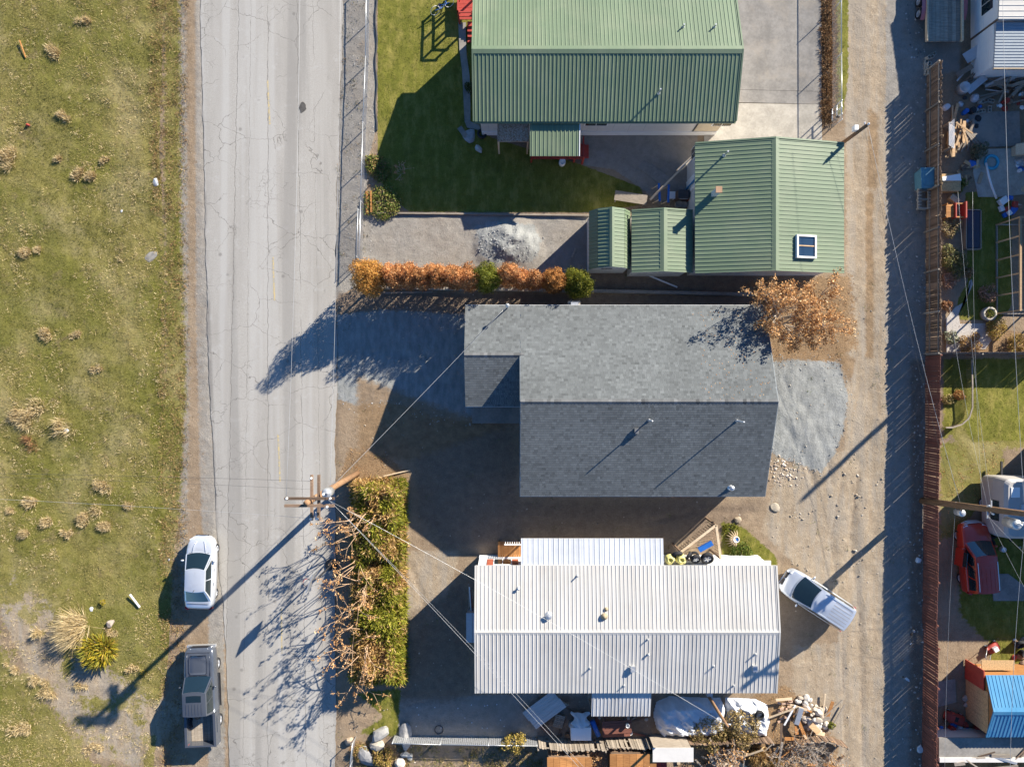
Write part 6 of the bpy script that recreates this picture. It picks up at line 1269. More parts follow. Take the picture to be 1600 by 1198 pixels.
def tarp(label, poly, h, mat, seed, nm='tarp_heap'):
    P_ = [G(*p) for p in poly]; xs = [p[0] for p in P_]; ys2 = [p[1] for p in P_]; n = 90; gx2 = np.linspace(min(xs)-.1, max(xs)+.1, n); gy2 = np.linspace(min(ys2)-.1, max(ys2)+.1, n); X, Y = np.meshgrid(gx2, gy2); d = sdist(P_, X, Y)
    Zt = np.clip(d/.45, 0, 1)**.6*h*(.75+.5*fbm(X*.7, Y*.7, seed))+(fbm(X*2.6+Y*1.6, Y*3.0, seed+5)-.5)*.42*(d > 0)+.05*np.sin(X*9+Y*5+6*fbm(X, Y, seed+9))*(d > .05); Zt = np.maximum(Zt, .02); ins = d > -.05; idx = np.arange(n*n).reshape(n, n)
    f = np.stack([idx[:-1, :-1], idx[:-1, 1:], idx[1:, 1:], idx[1:, :-1]], -1).reshape(-1, 4); k = ins.ravel()[f].all(1); cx, cy = np.mean(xs), np.mean(ys2)
    o = obj(nm, fast_mesh(nm, np.stack([X-cx, Y-cy, Zt], -1).reshape(-1, 3), f[k], mat, None, True), None, (cx, cy, 0)); return tag(o, label, 'tarp')
tarp('large white tarp over a heap behind the mobile home', [(1021, 1116), (1026, 1096), (1045, 1088), (1125, 1090), (1132, 1104), (1130, 1144), (1095, 1149), (1036, 1149), (1026, 1136)], .75, M['tarp'], 3); tarp('second crumpled white tarp with a tyre on top', [(1134, 1090), (1180, 1092), (1198, 1101), (1202, 1128), (1196, 1147), (1150, 1149), (1135, 1130)], .6, M['tarp'], 9)
def boxroof(name, label, cat, px0, py0, px1, py1, z, wall, roofm, n=8, along='y', over=.1, name2='plank'):
    a, b = P(px0, py0, z), P(px1, py1, z); x0, x1 = a.x, b.x; y1, y0 = a.y, b.y; t = thing(name, label, cat, ((x0+x1)/2, (y0+y1)/2, 0)); wbox('wall', t, x0+over, x1-over, y0+over, y1-over, -.1, z-.04, wall)
    for i in range(n): w = (x1-x0)/n; wbox(name2, t, x0+i*w, x0+(i+1)*w-.012, y0, y1, z-.035, z+U(0, .008), roofm)
    return t
boxroof('lumber_shed', 'low shed roofed with orange boards at the bottom edge', 'shed', 855, 1183, 925, 1250, 1.6, M['wood_brown'], M['wood_orange'], 7); boxroof('lumber_shed', 'orange board roof with white edge beside the brick red crate', 'shed', 953, 1178, 1026, 1250, 1.6, M['wood_brown'], M['wood_orange'], 7)
boxroof('flat_shed', 'low shed with white panel roof behind the sunlit fence', 'shed', 1020, 1168, 1084, 1190, 1.7, M['wood_grey'], M['siding'], 1, name2='roof_panel')
t = thing('red_crate', 'brick red crate in front of the white shed roof', 'crate', (*G(1029, 1178), 0)); wx_, wy_ = 0, 0
for i in range(4): lbox('slat', t, -.32, .32, -.4+i*.2, -.4+i*.2+.185, .85, .9, M['red_paint'])
lbox('box', t, -.3, .3, -.38, .38, 0, .85, M['red_paint'])
for (a, b, lb, m_, w) in (((1238, 1096), (1222, 1128), 'white plank leaning on the brick stack', 'trim_white', .1), ((1247, 1100), (1240, 1126), 'grey pipe section beside the white plank', 'galv', .3), ((1251, 1142), (1261, 1154), 'pale timber offcut in the brush heap', 'wood_pale', .14), ((1242, 1118), (1256, 1150), 'brown board in the brush heap', 'wood_orange', .2), ((1262, 1126), (1276, 1140), 'tan board flat on the brush heap', 'wood_new', .35), ((1208, 1088), (1234, 1087), 'pale timber lying above the brick stack', 'wood_pale', .14), ((996, 452-28), (1058, 449-0), 'long white plank lying behind the green sheds', 'trim_white', .09), ((205, 927), (219, 948), 'white plank lying in the field', 'trim_white', .1), ((33, 65), (41, 91), 'thin orange stake lying in the field', 'wood_orange', .05), ((600, 743), (641, 734), 'pale pole lying at the north end of the hedge', 'wood_pale', .07), ((893, 403), (899, 388), 'bleached plank leaning behind the last green shrub', 'wood_grey', .1), ((600, 458), (676, 456), 'pale timber lying beside the kerb', 'wood_grey', .1)):
    q = MB(); z0 = .35 if 1200 < a[0] < 1290 else .06; q.beam((*G(*a), z0+.1), (*G(*b), z0), w, .05 if w < .3 or m_ != 'galv' else .2); one(q, 'timber', M[m_], lb, 'board', (*G((a[0]+b[0])/2, (a[1]+b[1])/2), z0-.05))
q = MB(); q.tube([(*G(605+9*math.cos(i*.5), 1118+0*i), .05) for i in range(2)], .01) if False else None
q = MB(); x, y = G(686, 1139); q.lathe([(.26, .02), (.29, .05), (.26, .08), (.23, .05)], 20, Matrix.Translation((x, y, 0)), True); one(q, 'wheel_rim', M['dark_metal'], 'thin dark bicycle wheel lying at the slatted fence', 'wheel', (x, y, 0))
# basketball hoop at the street edge
t = thing('basketball_hoop', 'basketball hoop standing at the street edge of the hedge', 'basketball hoop', (*G(518, 882), 0))
q = MB(); q.tube([(0, 0, -.1), (0, 0, 2.6), (-.25, -.1, 2.95)], .05, 8); q.build('post', M['dark_metal'], t, True, local=True); q = MB(); q.box((-.4, -.2, 3.0), (.05, 1.15, .8), R(-20)); q.build('backboard', M['galv'], t, local=True)
q = MB(); m_ = Matrix.Translation((-.72, -.32, 2.75)); q.lathe([(.22, -.012), (.24, 0), (.22, .012), (.21, 0)], 20, m_, True); q.build('rim', M['red_paint'], t, True, local=True); q = MB()
for i in range(10): a = i*.628; q.tube([(-.72+.22*math.cos(a), -.32+.22*math.sin(a), 2.74), (-.72+.13*math.cos(a+.4), -.32+.13*math.sin(a+.4), 2.35)], .008, 4)
q.build('net', M['trim_white'], t, local=True); q = MB(); q.lathe([(.35, 0), (.38, .1), (.2, .2)], 14); q.build('base', M['black'], t, True, local=True)
# ---- green house yard
def sawhorse(label, px, py, rz):
    t = thing('sawhorse', label, 'sawhorse', (*G(px, py), 0), rz); lbox('beam', t, -.06, .06, -.55, .55, .72, .84, M['blue_plastic'])
    for s in (-1, 1):
        for y in (-.45, .45): q = MB(); q.beam((s*.03, y, .76), (s*.28, y, 0), .05, .05); q.build('leg', M['wood_pale'], t, local=True)
sawhorse('blue sawhorse nearer the wooden table top', 1026, 306, R(3)); sawhorse('blue sawhorse nearer the garage', 1040, 308, R(-2))
q = MB(); q.beam((*P(1016, 312, .9).xy, .9), (*P(1071, 257, 1.2).xy, 1.2), .12, .07); one(q, 'long_plank', M['wood_pale'], 'long pale plank resting across the sawhorses', 'board', (*G(1040, 285), .8)); q = MB(); q.tube([P(1060, 266, 1.3), P(1085, 242, 1.5)], .03, 6); one(q, 'metal_tube', M['galv'], 'thin metal tube at the end of the long plank', 'pipe', (*G(1070, 254), 1.1), None, True)
t = thing('work_table', 'weathered plywood table top on the lawn beside the sheds', 'table', (*G(983, 313), 0), R(-9)); lbox('top', t, -1.0, 1.0, -.3, .3, .6, .65, M['wood_grey'])
for i in range(4): lbox('leg', t, (-.9, .84, -.9, .84)[i], (-.84, .9, -.84, .9)[i], (-.26, -.26, .2, .2)[i], (-.2, -.2, .26, .26)[i], 0, .6, M['wood_grey'])
def barrel(label, px, py, r, h, mat, z=0, cat='barrel', name='barrel'):
    q = MB(); q.lathe([(r*.85, 0), (r, h*.1), (r*1.03, h*.5), (r, h*.95), (r*.92, h), (r*.88, h*.96), (.01, h*.95)], 16, Matrix.Translation((*G(px, py), z))); return one(q, name, mat, label, cat, (*G(px, py), z), None, True)
barrel('white waste bin on the lawn beside the green porch', 878, 256, .2, .5, M['trim_white'], 0, 'bin', 'waste_bin'); barrel('grey pot under the garage wall, west', 1059, 321, .22, .4, M['grey_concrete'], 0, 'pot', 'plant_pot'); barrel('grey pot under the garage wall, centre', 1067, 322, .22, .4, M['grey_concrete'], 0, 'pot', 'plant_pot'); barrel('red pot beside the garage door', 1075, 309, .28, .5, M['red_paint'], 0, 'pot', 'plant_pot')
t = thing('stool', 'small white stool beside the blue sawhorse', 'stool', (*G(1047, 308), 0)); lbox('seat', t, -.22, .22, -.22, .22, .42, .47, M['trim_white'])
for s in (-1, 1):
    for y in (-1, 1): lbox('leg', t, s*.17-.02, s*.17+.02, y*.17-.02, y*.17+.02, 0, .42, M['trim_white'])
t = thing('grill', 'square brown outdoor grill cabinet beside the red pot', 'grill', (*G(1063, 309), 0)); lbox('cabinet', t, -.35, .35, -.25, .25, 0, .75, M['wood_brown']); lbox('lid', t, -.33, .33, -.23, .23, .75, .95, M['dark_metal']); lbox('handle', t, -.25, .25, -.3, -.26, .82, .85, M['galv'])
t = thing('bicycle', 'upturned bicycle with pale wheels on the front lawn', 'bicycle', (*G(692, 16), 0), R(30))
for x in (-.5, .5):
    q = MB(); q.lathe([(.30, -.015), (.32, 0), (.30, .015), (.29, 0)], 24, Matrix.Translation((x, 0, .42)) @ Matrix.Rotation(R(70), 4, 'X'), True); q.build('wheel', M['trim_white'], t, True, local=True)
q = MB(); [q.tube(s, .022, 6) for s in ([(-.5, 0, .42), (-.1, .05, .2), (.35, .1, .22), (.5, 0, .42)], [(-.1, .05, .2), (-.05, .3, .1)], [(.35, .1, .22), (.4, .35, .1)], [(-.05, .3, .1), (.35, .1, .22)])]; q.build('frame', M['blue_plastic'], t, True, local=True); q = MB(); q.tube([(.25, .42, .06), (.55, .38, .06)], .02, 6); q.build('handlebar', M['dark_metal'], t, True, local=True); lbox('saddle', t, -.12, .06, .3, .44, .04, .1, M['black'])
q = MB(); [q.beam((*G(718+12*i, 200+10*i), .1), (*G(728+12*i, 214+10*i), .1), .3, .1) for i in range(1)]; one(q, 'stepping_stone', M['grey_concrete'], 'pale stepping stone at the end of the curved walk', 'stone', (*G(724, 207), .05)); rock('pale bird bath stone on the shaded lawn', 748, 234, (.22, .35, .2), (.5, .5, .48)); rock('flat rock at the walk corner', 734, 212, (.5, .45, .12), (.4, .4, .4)); tyre('dark tyre beside the lean-to corner', 753, 209, .3, .2, .12, (0, 0, 0), False)
q = MB(); [q.tube([(*G(578, 290+14*i), 0), (*G(579, 292+14*i), .5)], .03, 5) for i in range(2)]; t = thing('garden_stake', 'pair of rusty stakes with boards at the corner bed', 'stakes', (*G(578, 300), 0)); q.build('stake', M['wood_brown'], t); q = MB(); q.beam((*G(574, 300), .1), (*G(575, 335), .1), .15, .2); q.build('board', M['wood_orange'], t); q = MB(); q.beam((*G(580.5, 300), .14), (*G(581, 333), .14), .08, .28); q.build('board', M['wood_orange'], t)
t = thing('street_gate', 'narrow galvanised gate at the end of the street fence', 'gate', (*G(563, 370), 0)); q = MB(); a, b = Vector((*G(564.5, 332), 0)), Vector((*G(562, 405), 0)); [q.tube([a+Vector((0, 0, z)), b+Vector((0, 0, z))], .025, 6) for z in (.15, .95)]; [q.tube([p+Vector((0, 0, .05)), p+Vector((0, 0, 1.0))], .025, 6) for p in (a, b)]; q.build('frame', M['galv'], t, True); q = MB(); diamond(q, a+Vector((0, 0, .15)), b+Vector((0, 0, .15)), .8, .09); q.build('wire_mesh', M['galv'], t)
t = thing('driveway_gate', 'tall tubular gate end at the fence beside the leaf strip', 'gate', (*G(1296, 197), 0)); a, b = Vector((*G(1298, 192), 0)), Vector((*G(1298, 172), 0)); q = MB(); [q.tube([a+Vector((0, 0, z)), b+Vector((0, 0, z))], .04, 6) for z in (.2, .8, 1.4)]; [q.tube([a.lerp(b, s)+Vector((0, 0, .1)), a.lerp(b, s)+Vector((0, 0, 1.5))], .04, 6) for s in (0, .5, 1)]; q.build('frame', M['galv'], t, True); wbox('latch', t, a.x-.08, a.x+.08, a.y-.05, a.y+.05, .9, 1.1, M['dark_metal'])

# ---- right-hand yards
hx = 717/SCL; nh = thing('white_house', 'white sided house with corrugated roof at the top right corner', 'house', (hx+2.5, 23, 0))
wbox('wall', nh, hx, hx+6, 537/SCL, 27, -.1, 2.6, M['trim_white'])
for i in range(12): z = .2+i*.2; wbox('clapboard', nh, hx-.022, hx, 537/SCL+.01, 27, z, z+.185, M['trim_white'])
q = MB(); quad(q, (hx-.15, 537/SCL-.12, 2.62), (hx+6, 537/SCL-.12, 2.62), (hx+6, 27, 3.0), (hx-.15, 27, 3.0), .05); nr = q.build('roof', M['white_metal'], nh); metal_slope(nr, (hx-.15, 27, 3.0), (hx-.15, 537/SCL-.12, 2.62), (hx+6, 27, 3.0), M['white_metal'], 'wm2', 1.0, 3); window_x(nh, 22.3, 23.6, 1.0, 2.1, hx-.02, -1)
wbox('corner_trim', nh, hx-.035, hx+.05, 537/SCL-.03, 537/SCL+.05, 0, 2.58, M['wood_brown'])
ad = thing('house_addition', 'lower addition with ribbed roof south of the white house', 'house', (hx+2.5, 20, 0)); wbox('wall', ad, hx+.02, hx+5, 18.95, 537/SCL-.06, -.1, 2.05, M['trim_white'])
for i in range(9): z = .2+i*.2; wbox('clapboard', ad, hx, hx+.02, 18.96, 537/SCL-.07, z, z+.185, M['trim_white']); wbox('clapboard', ad, hx+.03, hx+5, 18.93, 18.95, z, z+.185, M['trim_white'])
q = MB(); quad(q, (hx-.05, 18.75, 2.08), (hx+5, 18.75, 2.08), (hx+5, 537/SCL-.14, 2.3), (hx-.05, 537/SCL-.14, 2.3), .05); ar = q.build('roof', M['old_metal'], ad); metal_slope(ar, (hx-.05, 537/SCL-.14, 2.3), (hx-.05, 18.75, 2.08), (hx+5, 537/SCL-.14, 2.3), m_plain('slate_metal', (.22, .26, .3), .5, .1, .08, 2, .05, orand=.05), 'slate', 1.0, 5); wbox('fascia', ad, hx-.05, hx+5, 18.68, 18.74, 1.98, 2.12, M['wood_pale'])
for lb, x, y0, y1, h, w in (('neighbouring house east of the shaded patio', 32.3, 15.6, 19, 3.3, 8), ('neighbouring house east of the garden frame', 32.4, 8.6, 15.2, 2.9, 8), ('neighbouring house east of the camper', 32.1, -10.2, -3.6, 3.9, 9)):
    gable('neighbour_house', lb, 'house', x, x+w, y0, y1, 'x', h, h+.9, M['white_metal'], M['siding'], M['trim_white'], .2)
# flat-bed trailer
t = thing('utility_trailer', 'flat-bed trailer with weathered plank floor and pink mudguard', 'trailer', (*P(1476, 20, .8).xy, 0)); 
for i in range(8): lbox('plank', t, -1.0+i*.25, -1.0+i*.25+.235, -1.75, 2.5, .72, .76+U(0, .01), M['wood_grey'])
for s in (-1, 1):
    lbox('side_rail', t, s*1.02, s*1.12, -1.75, 2.5, .68, .9, M['wood_pale']); wheel(t, s*1.25, .2, .32, .2); wheel(t, s*1.25, .95, .32, .2)
    q = MB(); q.grid(lambda u, v: Vector((s*(1.14+.26*v), -.35+1.9*u, .62+.22*math.sin(math.pi*u)**.5)), 10, 2); q.build('mudguard', m_plain('pink_guard', (.45, .15, .16), .6), t, True, local=True)
lbox('chassis', t, -.9, .9, -1.7, 2.4, .55, .7, M['dark_metal'])
def cinder(px, py, z, rz, label):
    t = MB(); 
    for y in (-.085, .085): t.box((0, y, .1), (.4, .03, .2))
    for x in (-.185, 0, .185): t.box((x, 0, .1), (.03, .138, .2))
    o = t.build('cinder_block', M['concrete'], None, local=True); o.location = (*G(px, py), z); o.rotation_euler = (R(0), 0, rz); return tag(o, label, 'cinder block', 'cinder blocks in the right-hand yards')
cb0 = 'cinder block in the stack at the alley fence end'
for i, (px, py, rz, z) in enumerate(((1446, 104, 1.5, 0), (1446, 113, 1.5, 0), (1450, 104, 1.5, 0), (1450, 114, 1.5, 0), (1446, 96, 1.5, 0), (1449, 93, .3, .0), (1447, 106, 1.5, .2), (1449, 93, .3, .2), (1455, 87, .4, 0), (1448, 115, 1.5, .2))): cinder(px, py, z, rz, cb0)
for px, py, rz in ((1536, 160, .3), (1546, 159, -.3), (1523, 177, .0), (1532, 175, .1), (1544, 172, 1.5), (1514, 193, .6)): cinder(px, py, 0, rz, 'loose cinder block beside the shaded patio')
for (a, b, w, lb) in (((1508, 92), (1540, 72), .65, 'long pale ribbed panel leaning by the white house'), ((1512, 143), (1540, 120), .42, 'pale ribbed panel lying in the scrap south of the house'), ((1495, 118), (1520, 103), .3, 'grey board propped at the addition corner'), ((1538, 134), (1568, 128), .3, 'stacked grey boards below the addition')):
    q = MB(); A_, B_ = P(*a, .35), P(*b, .7); q.beam(A_, B_, w, .03); d_ = (B_-A_).normalized(); sd_ = d_.cross(Vector((0, 0, 1))).normalized()
    for k in (-.3, 0, .3): q.beam(A_+sd_*w*k+Vector((0, 0, .025)), B_+sd_*w*k+Vector((0, 0, .025)), .03, .03)
    one(q, 'scrap_sheet', M['galv'] if w > .4 else M['wood_grey'], lb, 'panel', (*A_.lerp(B_, .5).xy, .2))
barrel('round pale tub beside the scrap panels', 1501, 141, .35, .5, M['galv'], 0, 'tub', 'tub'); rl = random.Random(12)
for i in range(20):
    a = rl.gauss(1.62, .16) if i < 13 else rl.uniform(.4, 2.8); c_ = (1486+rl.uniform(-7, 7), 216+rl.uniform(-22, 22)) if i < 13 else (1490+rl.uniform(-4, 6), 212+rl.uniform(-8, 10)); l = rl.uniform(1.2, 2.9) if i < 13 else rl.uniform(.7, 1.4); z = .1+.05*(i % 9)+(.3 if i >= 13 else 0); x, y = G(*c_)
    q = MB(); q.beam((x-math.cos(a)*l/2, y-math.sin(a)*l/2, z), (x+math.cos(a)*l/2, y+math.sin(a)*l/2, z+rl.uniform(0, .12)), rl.choice([.09, .12, .18]), .04); one(q, 'lumber_board', M['wood_new'], 'sunlit board in the lumber pile behind the weathered fence', 'board', (x, y, z), 'lumber pile boards')
for i in range(7):
    a = 1.1+.12*i if i < 4 else 1.9+.1*i; x, y = G(1506+i*2.2, 216+rl.uniform(-5, 5)); q = MB(); q.beam((x-math.cos(a)*.9, y-math.sin(a)*.9, .1), (x+math.cos(a)*.9, y+math.sin(a)*.9, .35), .1, .03); one(q, 'scrap_lath', M['wood_grey'], 'grey lath in the fan of scrap beside the patio', 'board', (x, y, .1), 'fan of grey laths')
lt = thing('lattice_panel', 'white diamond lattice panel leaning inside the weathered fence', 'lattice', (*G(1472, 219), 0)); x = G(1471, 0)[0]
for i in range(18):
    y = G(0, 234)[1]+i*.075
    for s in (1, -1): q = MB(); q.beam((x-.1, y, .9), (x+.18, y+s*.25, 1.0), .03, .012); q.build('slat', M['trim_white'], lt)
for y in (G(0, 238)[1], G(0, 200)[1]): wbox('stand', lt, x-.12, x+.2, y-.03, y+.03, -.05, .9, M['wood_grey'])
t = thing('chipboard_crate', 'chipboard crate with pale lid behind the weathered fence', 'crate', (*G(1479, 288), 0)); lbox('box', t, -.6, .52, -.55, .5, 0, .5, M['osb']); lbox('lid', t, -.62, .55, -.57, .05, .5, .53, M['osb']); q = MB(); q.add([(-.6, .06, .52), (.55, .06, .52), (.5, .5, .52), (-.6, .3, .52), (-.6, .06, .6), (.55, .06, .6), (.5, .5, .56), (-.6, .3, .56)], [(3, 2, 1, 0), (4, 5, 6, 7), (0, 1, 5, 4), (1, 2, 6, 5), (2, 3, 7, 6), (3, 0, 4, 7)]); q.build('flap', M['trim_white'], t, local=True)
t = thing('play_bench', 'orange and red wooden play frame behind the weathered fence', 'play frame', (*G(1484, 332), 0))
for i in range(5): lbox('seat_board', t, -.5, -.02, -.4+i*.16, -.4+i*.16+.15, .42, .46, M['wood_orange'])
lbox('side', t, 0, .06, -.45, .45, .2, .6, M['red_paint']); lbox('side', t, .52, .6, -.5, .5, .2, .75, M['red_paint']); lbox('rail', t, .06, .52, .38, .45, .5, .58, M['wood_orange']); lbox('rail', t, .06, .52, -.45, -.38, .5, .58, M['wood_orange'])
for x in (-.45, .55): 
    for y in (-.42, .42): lbox('leg', t, x-.03, x+.03, y-.03, y+.03, 0, .5, M['wood_orange'])
t = thing('toolbox', 'tan wooden box among the plants by the play frame', 'box', (*G(1487, 313), 0), R(-40)); lbox('box', t, -.28, .28, -.15, .15, 0, .3, M['wood_pale']); lbox('lid', t, -.3, .3, -.17, .17, .3, .34, M['wood_pale'])
t = thing('plastic_bin', 'teal plastic storage bin outside the weathered fence', 'bin', (*G(1438, 284), 0), R(2)); q = MB(); q.add([(-.36, -.52, 0), (.36, -.52, 0), (.36, .52, 0), (-.36, .52, 0), (-.42, -.6, .8), (.42, -.6, .8), (.42, .6, .8), (-.42, .6, .8)], [(3, 2, 1, 0), (4, 5, 6, 7), (0, 1, 5, 4), (1, 2, 6, 5), (2, 3, 7, 6), (3, 0, 4, 7)]); tm_ = m_plain('teal', (.10, .24, .30), .6); q.build('tub', tm_, t, local=True); lbox('lid', t, -.45, .45, -.63, .63, .805, .86, tm_); lbox('ridge', t, -.3, .3, -.45, .45, .86, .89, tm_)
t = thing('block_pallet', 'grey open pallet frame standing below the teal bin', 'pallet', (*G(1438, 313), 0), 0)
for x in (-.32, .32): lbox('rail', t, x-.06, x+.06, -.62, .62, .3, .4, M['concrete'])
for i in range(7): y = -.58+i*.19; lbox('slat', t, -.38, -.2, y-.04, y+.04, .4, .5, M['concrete']); lbox('slat', t, .2, .38, y-.04, y+.04, .4, .5, M['concrete'])
for y in (-.56, 0, .56): lbox('bearer', t, -.26, .26, y-.05, y+.05, 0, .3, M['concrete'])
t = thing('planter_ring', 'round stone planter ring full of dark plants', 'planter', (*G(1541, 491), 0)); q = MB(); q.lathe([(.3, 0), (.42, 0), (.44, .35), (.3, .36), (.28, .2)], 22, None, True); q.build('ring', M['concrete'], t, True, local=True); q = MB(); q.lathe([(.3, .22), (.01, .26)], 16); q.build('soil', M['wood_brown'], t, local=True); p_ = rng.normal(0, .13, (240, 3))+np.array([0, 0, .35]); crown(t, 'plant', p_, rng.normal(0, 1, (240, 3)), .045, palette(GREEN, (3, 2, 1, 3), 240))
# timber garden frame
t = thing('garden_pergola', 'tall open timber frame standing on the shaded lawn', 'frame', (31.5, 7.1, 0)); x0, x1, y0, y1 = 30.26, 33.2, 4.36, 9.9
for x in (x0, x1):
    for i in range(6): y = y0+(y1-y0)*i/5; wbox('post', t, x-.04, x+.04, y-.04, y+.04, -.1, 2.0, M['wood_new'])
    wbox('top_rail', t, x-.06, x+.06, y0-.05, y1+.05, 2.0, 2.09, M['wood_new']); wbox('bottom_rail', t, x-.035, x+.035, y0+.05, y1-.05, .02, .12, M['wood_grey'])
for y in (y0, y1): wbox('end_rail', t, x0+.065, x1-.065, y-.05, y+.05, 2.0, 2.08, M['wood_new']); wbox('base_rail', t, x0+.05, x1-.05, y-.035, y+.035, .03, .11, M['wood_grey'])
q = MB(); q.bx(*sorted((G(1506, 0)[0], G(1525, 0)[0])), G(0, 389)[1], G(0, 332)[1], .32, .36); t = thing('raised_bed_cover', 'dark sheet stretched over a raised bed beside the lawn', 'raised bed', (*G(1516, 360), 0)); q.build('cover', m_plain('navy_sheet', (.035, .04, .06), .7), t)
bx0, bx1, by0, by1 = G(1505, 0)[0], G(1526, 0)[0], G(0, 390)[1], G(0, 331)[1]
for a in ((bx0-.06, bx0-.005, by0, by1), (bx1+.005, bx1+.06, by0, by1), (bx0, bx1, by0-.06, by0-.005), (bx0, bx1, by1+.005, by1+.06)): wbox('side', t, *a, -.05, .38, M['wood_grey'])
t = thing('curved_planter', 'curved lattice edged garden bed against the brown fence', 'planter', (*G(1490, 640), 0)); arc = [G(1510, 562), G(1511, 600), G(1511, 636), G(1506, 652), G(1495, 662), G(1480, 667), G(1470, 667)]
for a, b in zip(arc[:-1], arc[1:]):
    a, b = Vector((*a, 0)), Vector((*b, 0)); n = max(2, int((b-a).length/.12)); q = MB(); q.beam(a+Vector((0, 0, .52)), b+Vector((0, 0, .52)), .08, .05); q.build('rim', M['wood_grey'], t)
    for i in range(n): p = a.lerp(b, i/n); q = MB(); q.beam(p, p+Vector((0, 0, .5)), .05, .02); q.build('slat', M['wood_grey'], t)
bush('bed_plant', 'rusty orange plants inside the curved lattice bed', 1495, 618, .4, .5, [(.42, .2, .06), (.34, .15, .05), (.28, .2, .06), (.3, .13, .04)], 700, .04); bush('bed_plant', 'yellow dry plants at the curved bed edge', 1478, 624, .45, .4, [(.4, .3, .12), (.3, .24, .08), (.46, .36, .18), (.2, .18, .05)], 600, .04)
# camper
t = thing('camper_trailer', 'pale camper trailer with rounded roof corners at the right edge', 'camper', (*P(1600, 795, 2.3).xy, 0)); q = MB()
def rr_(w, l, r, z): return [(sx*(w-r)+r*math.cos(a), sy*(l-r)+r*math.sin(a), z) for sx, sy, a0 in ((1, 1, 0), (-1, 1, 90), (-1, -1, 180), (1, -1, 270)) for a in [R(a0+k*22.5) for k in range(5)]]
rings = [rr_(1.15, 1.75, .3, .35), rr_(1.2, 1.82, .32, 1.4), rr_(1.15, 1.76, .34, 2.25), rr_(1.0, 1.6, .34, 2.42)]; n = len(rings[0]); q.add([p for r_ in rings for p in r_], [tuple(range(n-1, -1, -1)), tuple(3*n+k for k in range(n))]+[(i*n+k, i*n+(k+1) % n, (i+1)*n+(k+1) % n, (i+1)*n+k) for i in range(3) for k in range(n)]); q.build('body', M['white_paint'], t, False, local=True)
lbox('roof_vent', t, -.3, .2, -.2, .3, 2.42, 2.5, M['galv']); lbox('roof_hatch', t, -.85, -.35, .7, 1.3, 2.42, 2.46, M['trim_white']); lbox('window', t, -1.22, -1.17, -.8, .4, 1.2, 1.9, M['glass']); wheel(t, -1.05, 0, .34); wheel(t, 1.05, 0, .34); lbox('tow_bar', t, -.05, .05, 1.7, 2.6, .4, .5, M['dark_metal'])
barrel('white bucket on the grass beside the red car', 1564, 857, .16, .3, M['trim_white'], 0, 'bucket', 'bucket'); rock('pale bag of rubbish against the alley fence', 1434, 874, (.2, .2, .18), (.6, .62, .65), 'rubbish_bag', None, 0, 5, M['tarp'], 'bag'); rock('small white bag lying in the alley shade', 1418, 1061, (.2, .12, .08), None, 'rubbish_bag', None, 0, 6, M['tarp'], 'bag'); rock('white crumpled bags at the alley fence foot', 1437, 1170, (.22, .3, .15), None, 'rubbish_bag', None, 0, 8, M['tarp'], 'bag')
for lb, px, py, s in (('white rag beside the bleached grass clump', 104, 673, .2), ('white litter scrap beside the yellow flower', 143, 951, .18), ('white litter scrap at the field edge', 190, 330, .12), ('small white scrap north of the sedan on the field edge', 264, 874, .1), ('pale litter on the verge near the top', 244, 285, .3)): rock(lb, px, py, (s, s*.8, s*.3), None, 'paper_scrap', None, 0, int(px), M['tarp'], 'litter')
rock('small red can lying in the field', 44, 196, (.14, .12, .12), None, 'red_can', None, 0, 4, M['red_paint'], 'can')
# blue roofed shed
bs, br_, HBS = gable('wooden_shed', 'chipboard shed with bright blue ribbed metal roof', 'shed', 28.28, 33.5, -21.06, -17.4, 'x', 1.95, 2.6, M['blue_metal'], M['wood_orange'], M['blue_metal'], .12)
q = MB(); q.bx(28.28, 28.34, -18.4, -17.2, .05, 1.75); q.build('door', M['red_paint'], bs); wbox('awning_board', bs, 28.5, 30.5, -17.38, -16.8, 1.2, 1.25, M['osb'])
for i in range(6): wbox('wall_board', bs, 28.36, 28.395, -20.9+i*.42, -20.9+i*.42+.41, 0, 2.0, M['osb'])
q = MB(); q.beam((*G(1512, 1043), .5), (*G(1570, 1038), .5), .5, .06); one(q, 'plywood_sheet', M['wood_pale'], 'pale plywood sheet along the north side of the blue shed', 'panel', (*G(1540, 1040), 0))
tc = thing('toy_car', 'red plastic ride-on toy beside the blue roofed shed', 'toy', (*G(1487, 1118), 0), R(70)); lofto('body', [(-.6, .2, .35, .1), (-.45, .32, .5, .1), (0, .3, .42, .1), (.3, .33, .52, .1), (.6, .22, .38, .12)], M['red_paint'], tc); lbox('seat', tc, -.15, .15, -.2, .1, .42, .46, M['black'])
for x in (-.3, .3):
    for y in (-.4, .4): wheel(tc, x, y, .14, .1)
for i, (px, py, c_, lb) in enumerate(((1500, 1136, 'tarp', 'white plastic bag in the clutter by the blue shed'), (1512, 1140, 'blue_plastic', 'blue plastic bag in the clutter by the blue shed'), (1494, 1146, 'red_paint', 'red bag in the clutter by the blue shed'), (1508, 1090, 'concrete', 'grey stone beside the shed wall, north'), (1510, 1100, 'concrete', 'grey stone beside the shed wall, south'))): rock(lb, px, py, (.24, .22, .15), None, 'clutter_bag' if i < 3 else 'stone', None, 0, i+40, M[c_], 'bag' if i < 3 else 'rock')
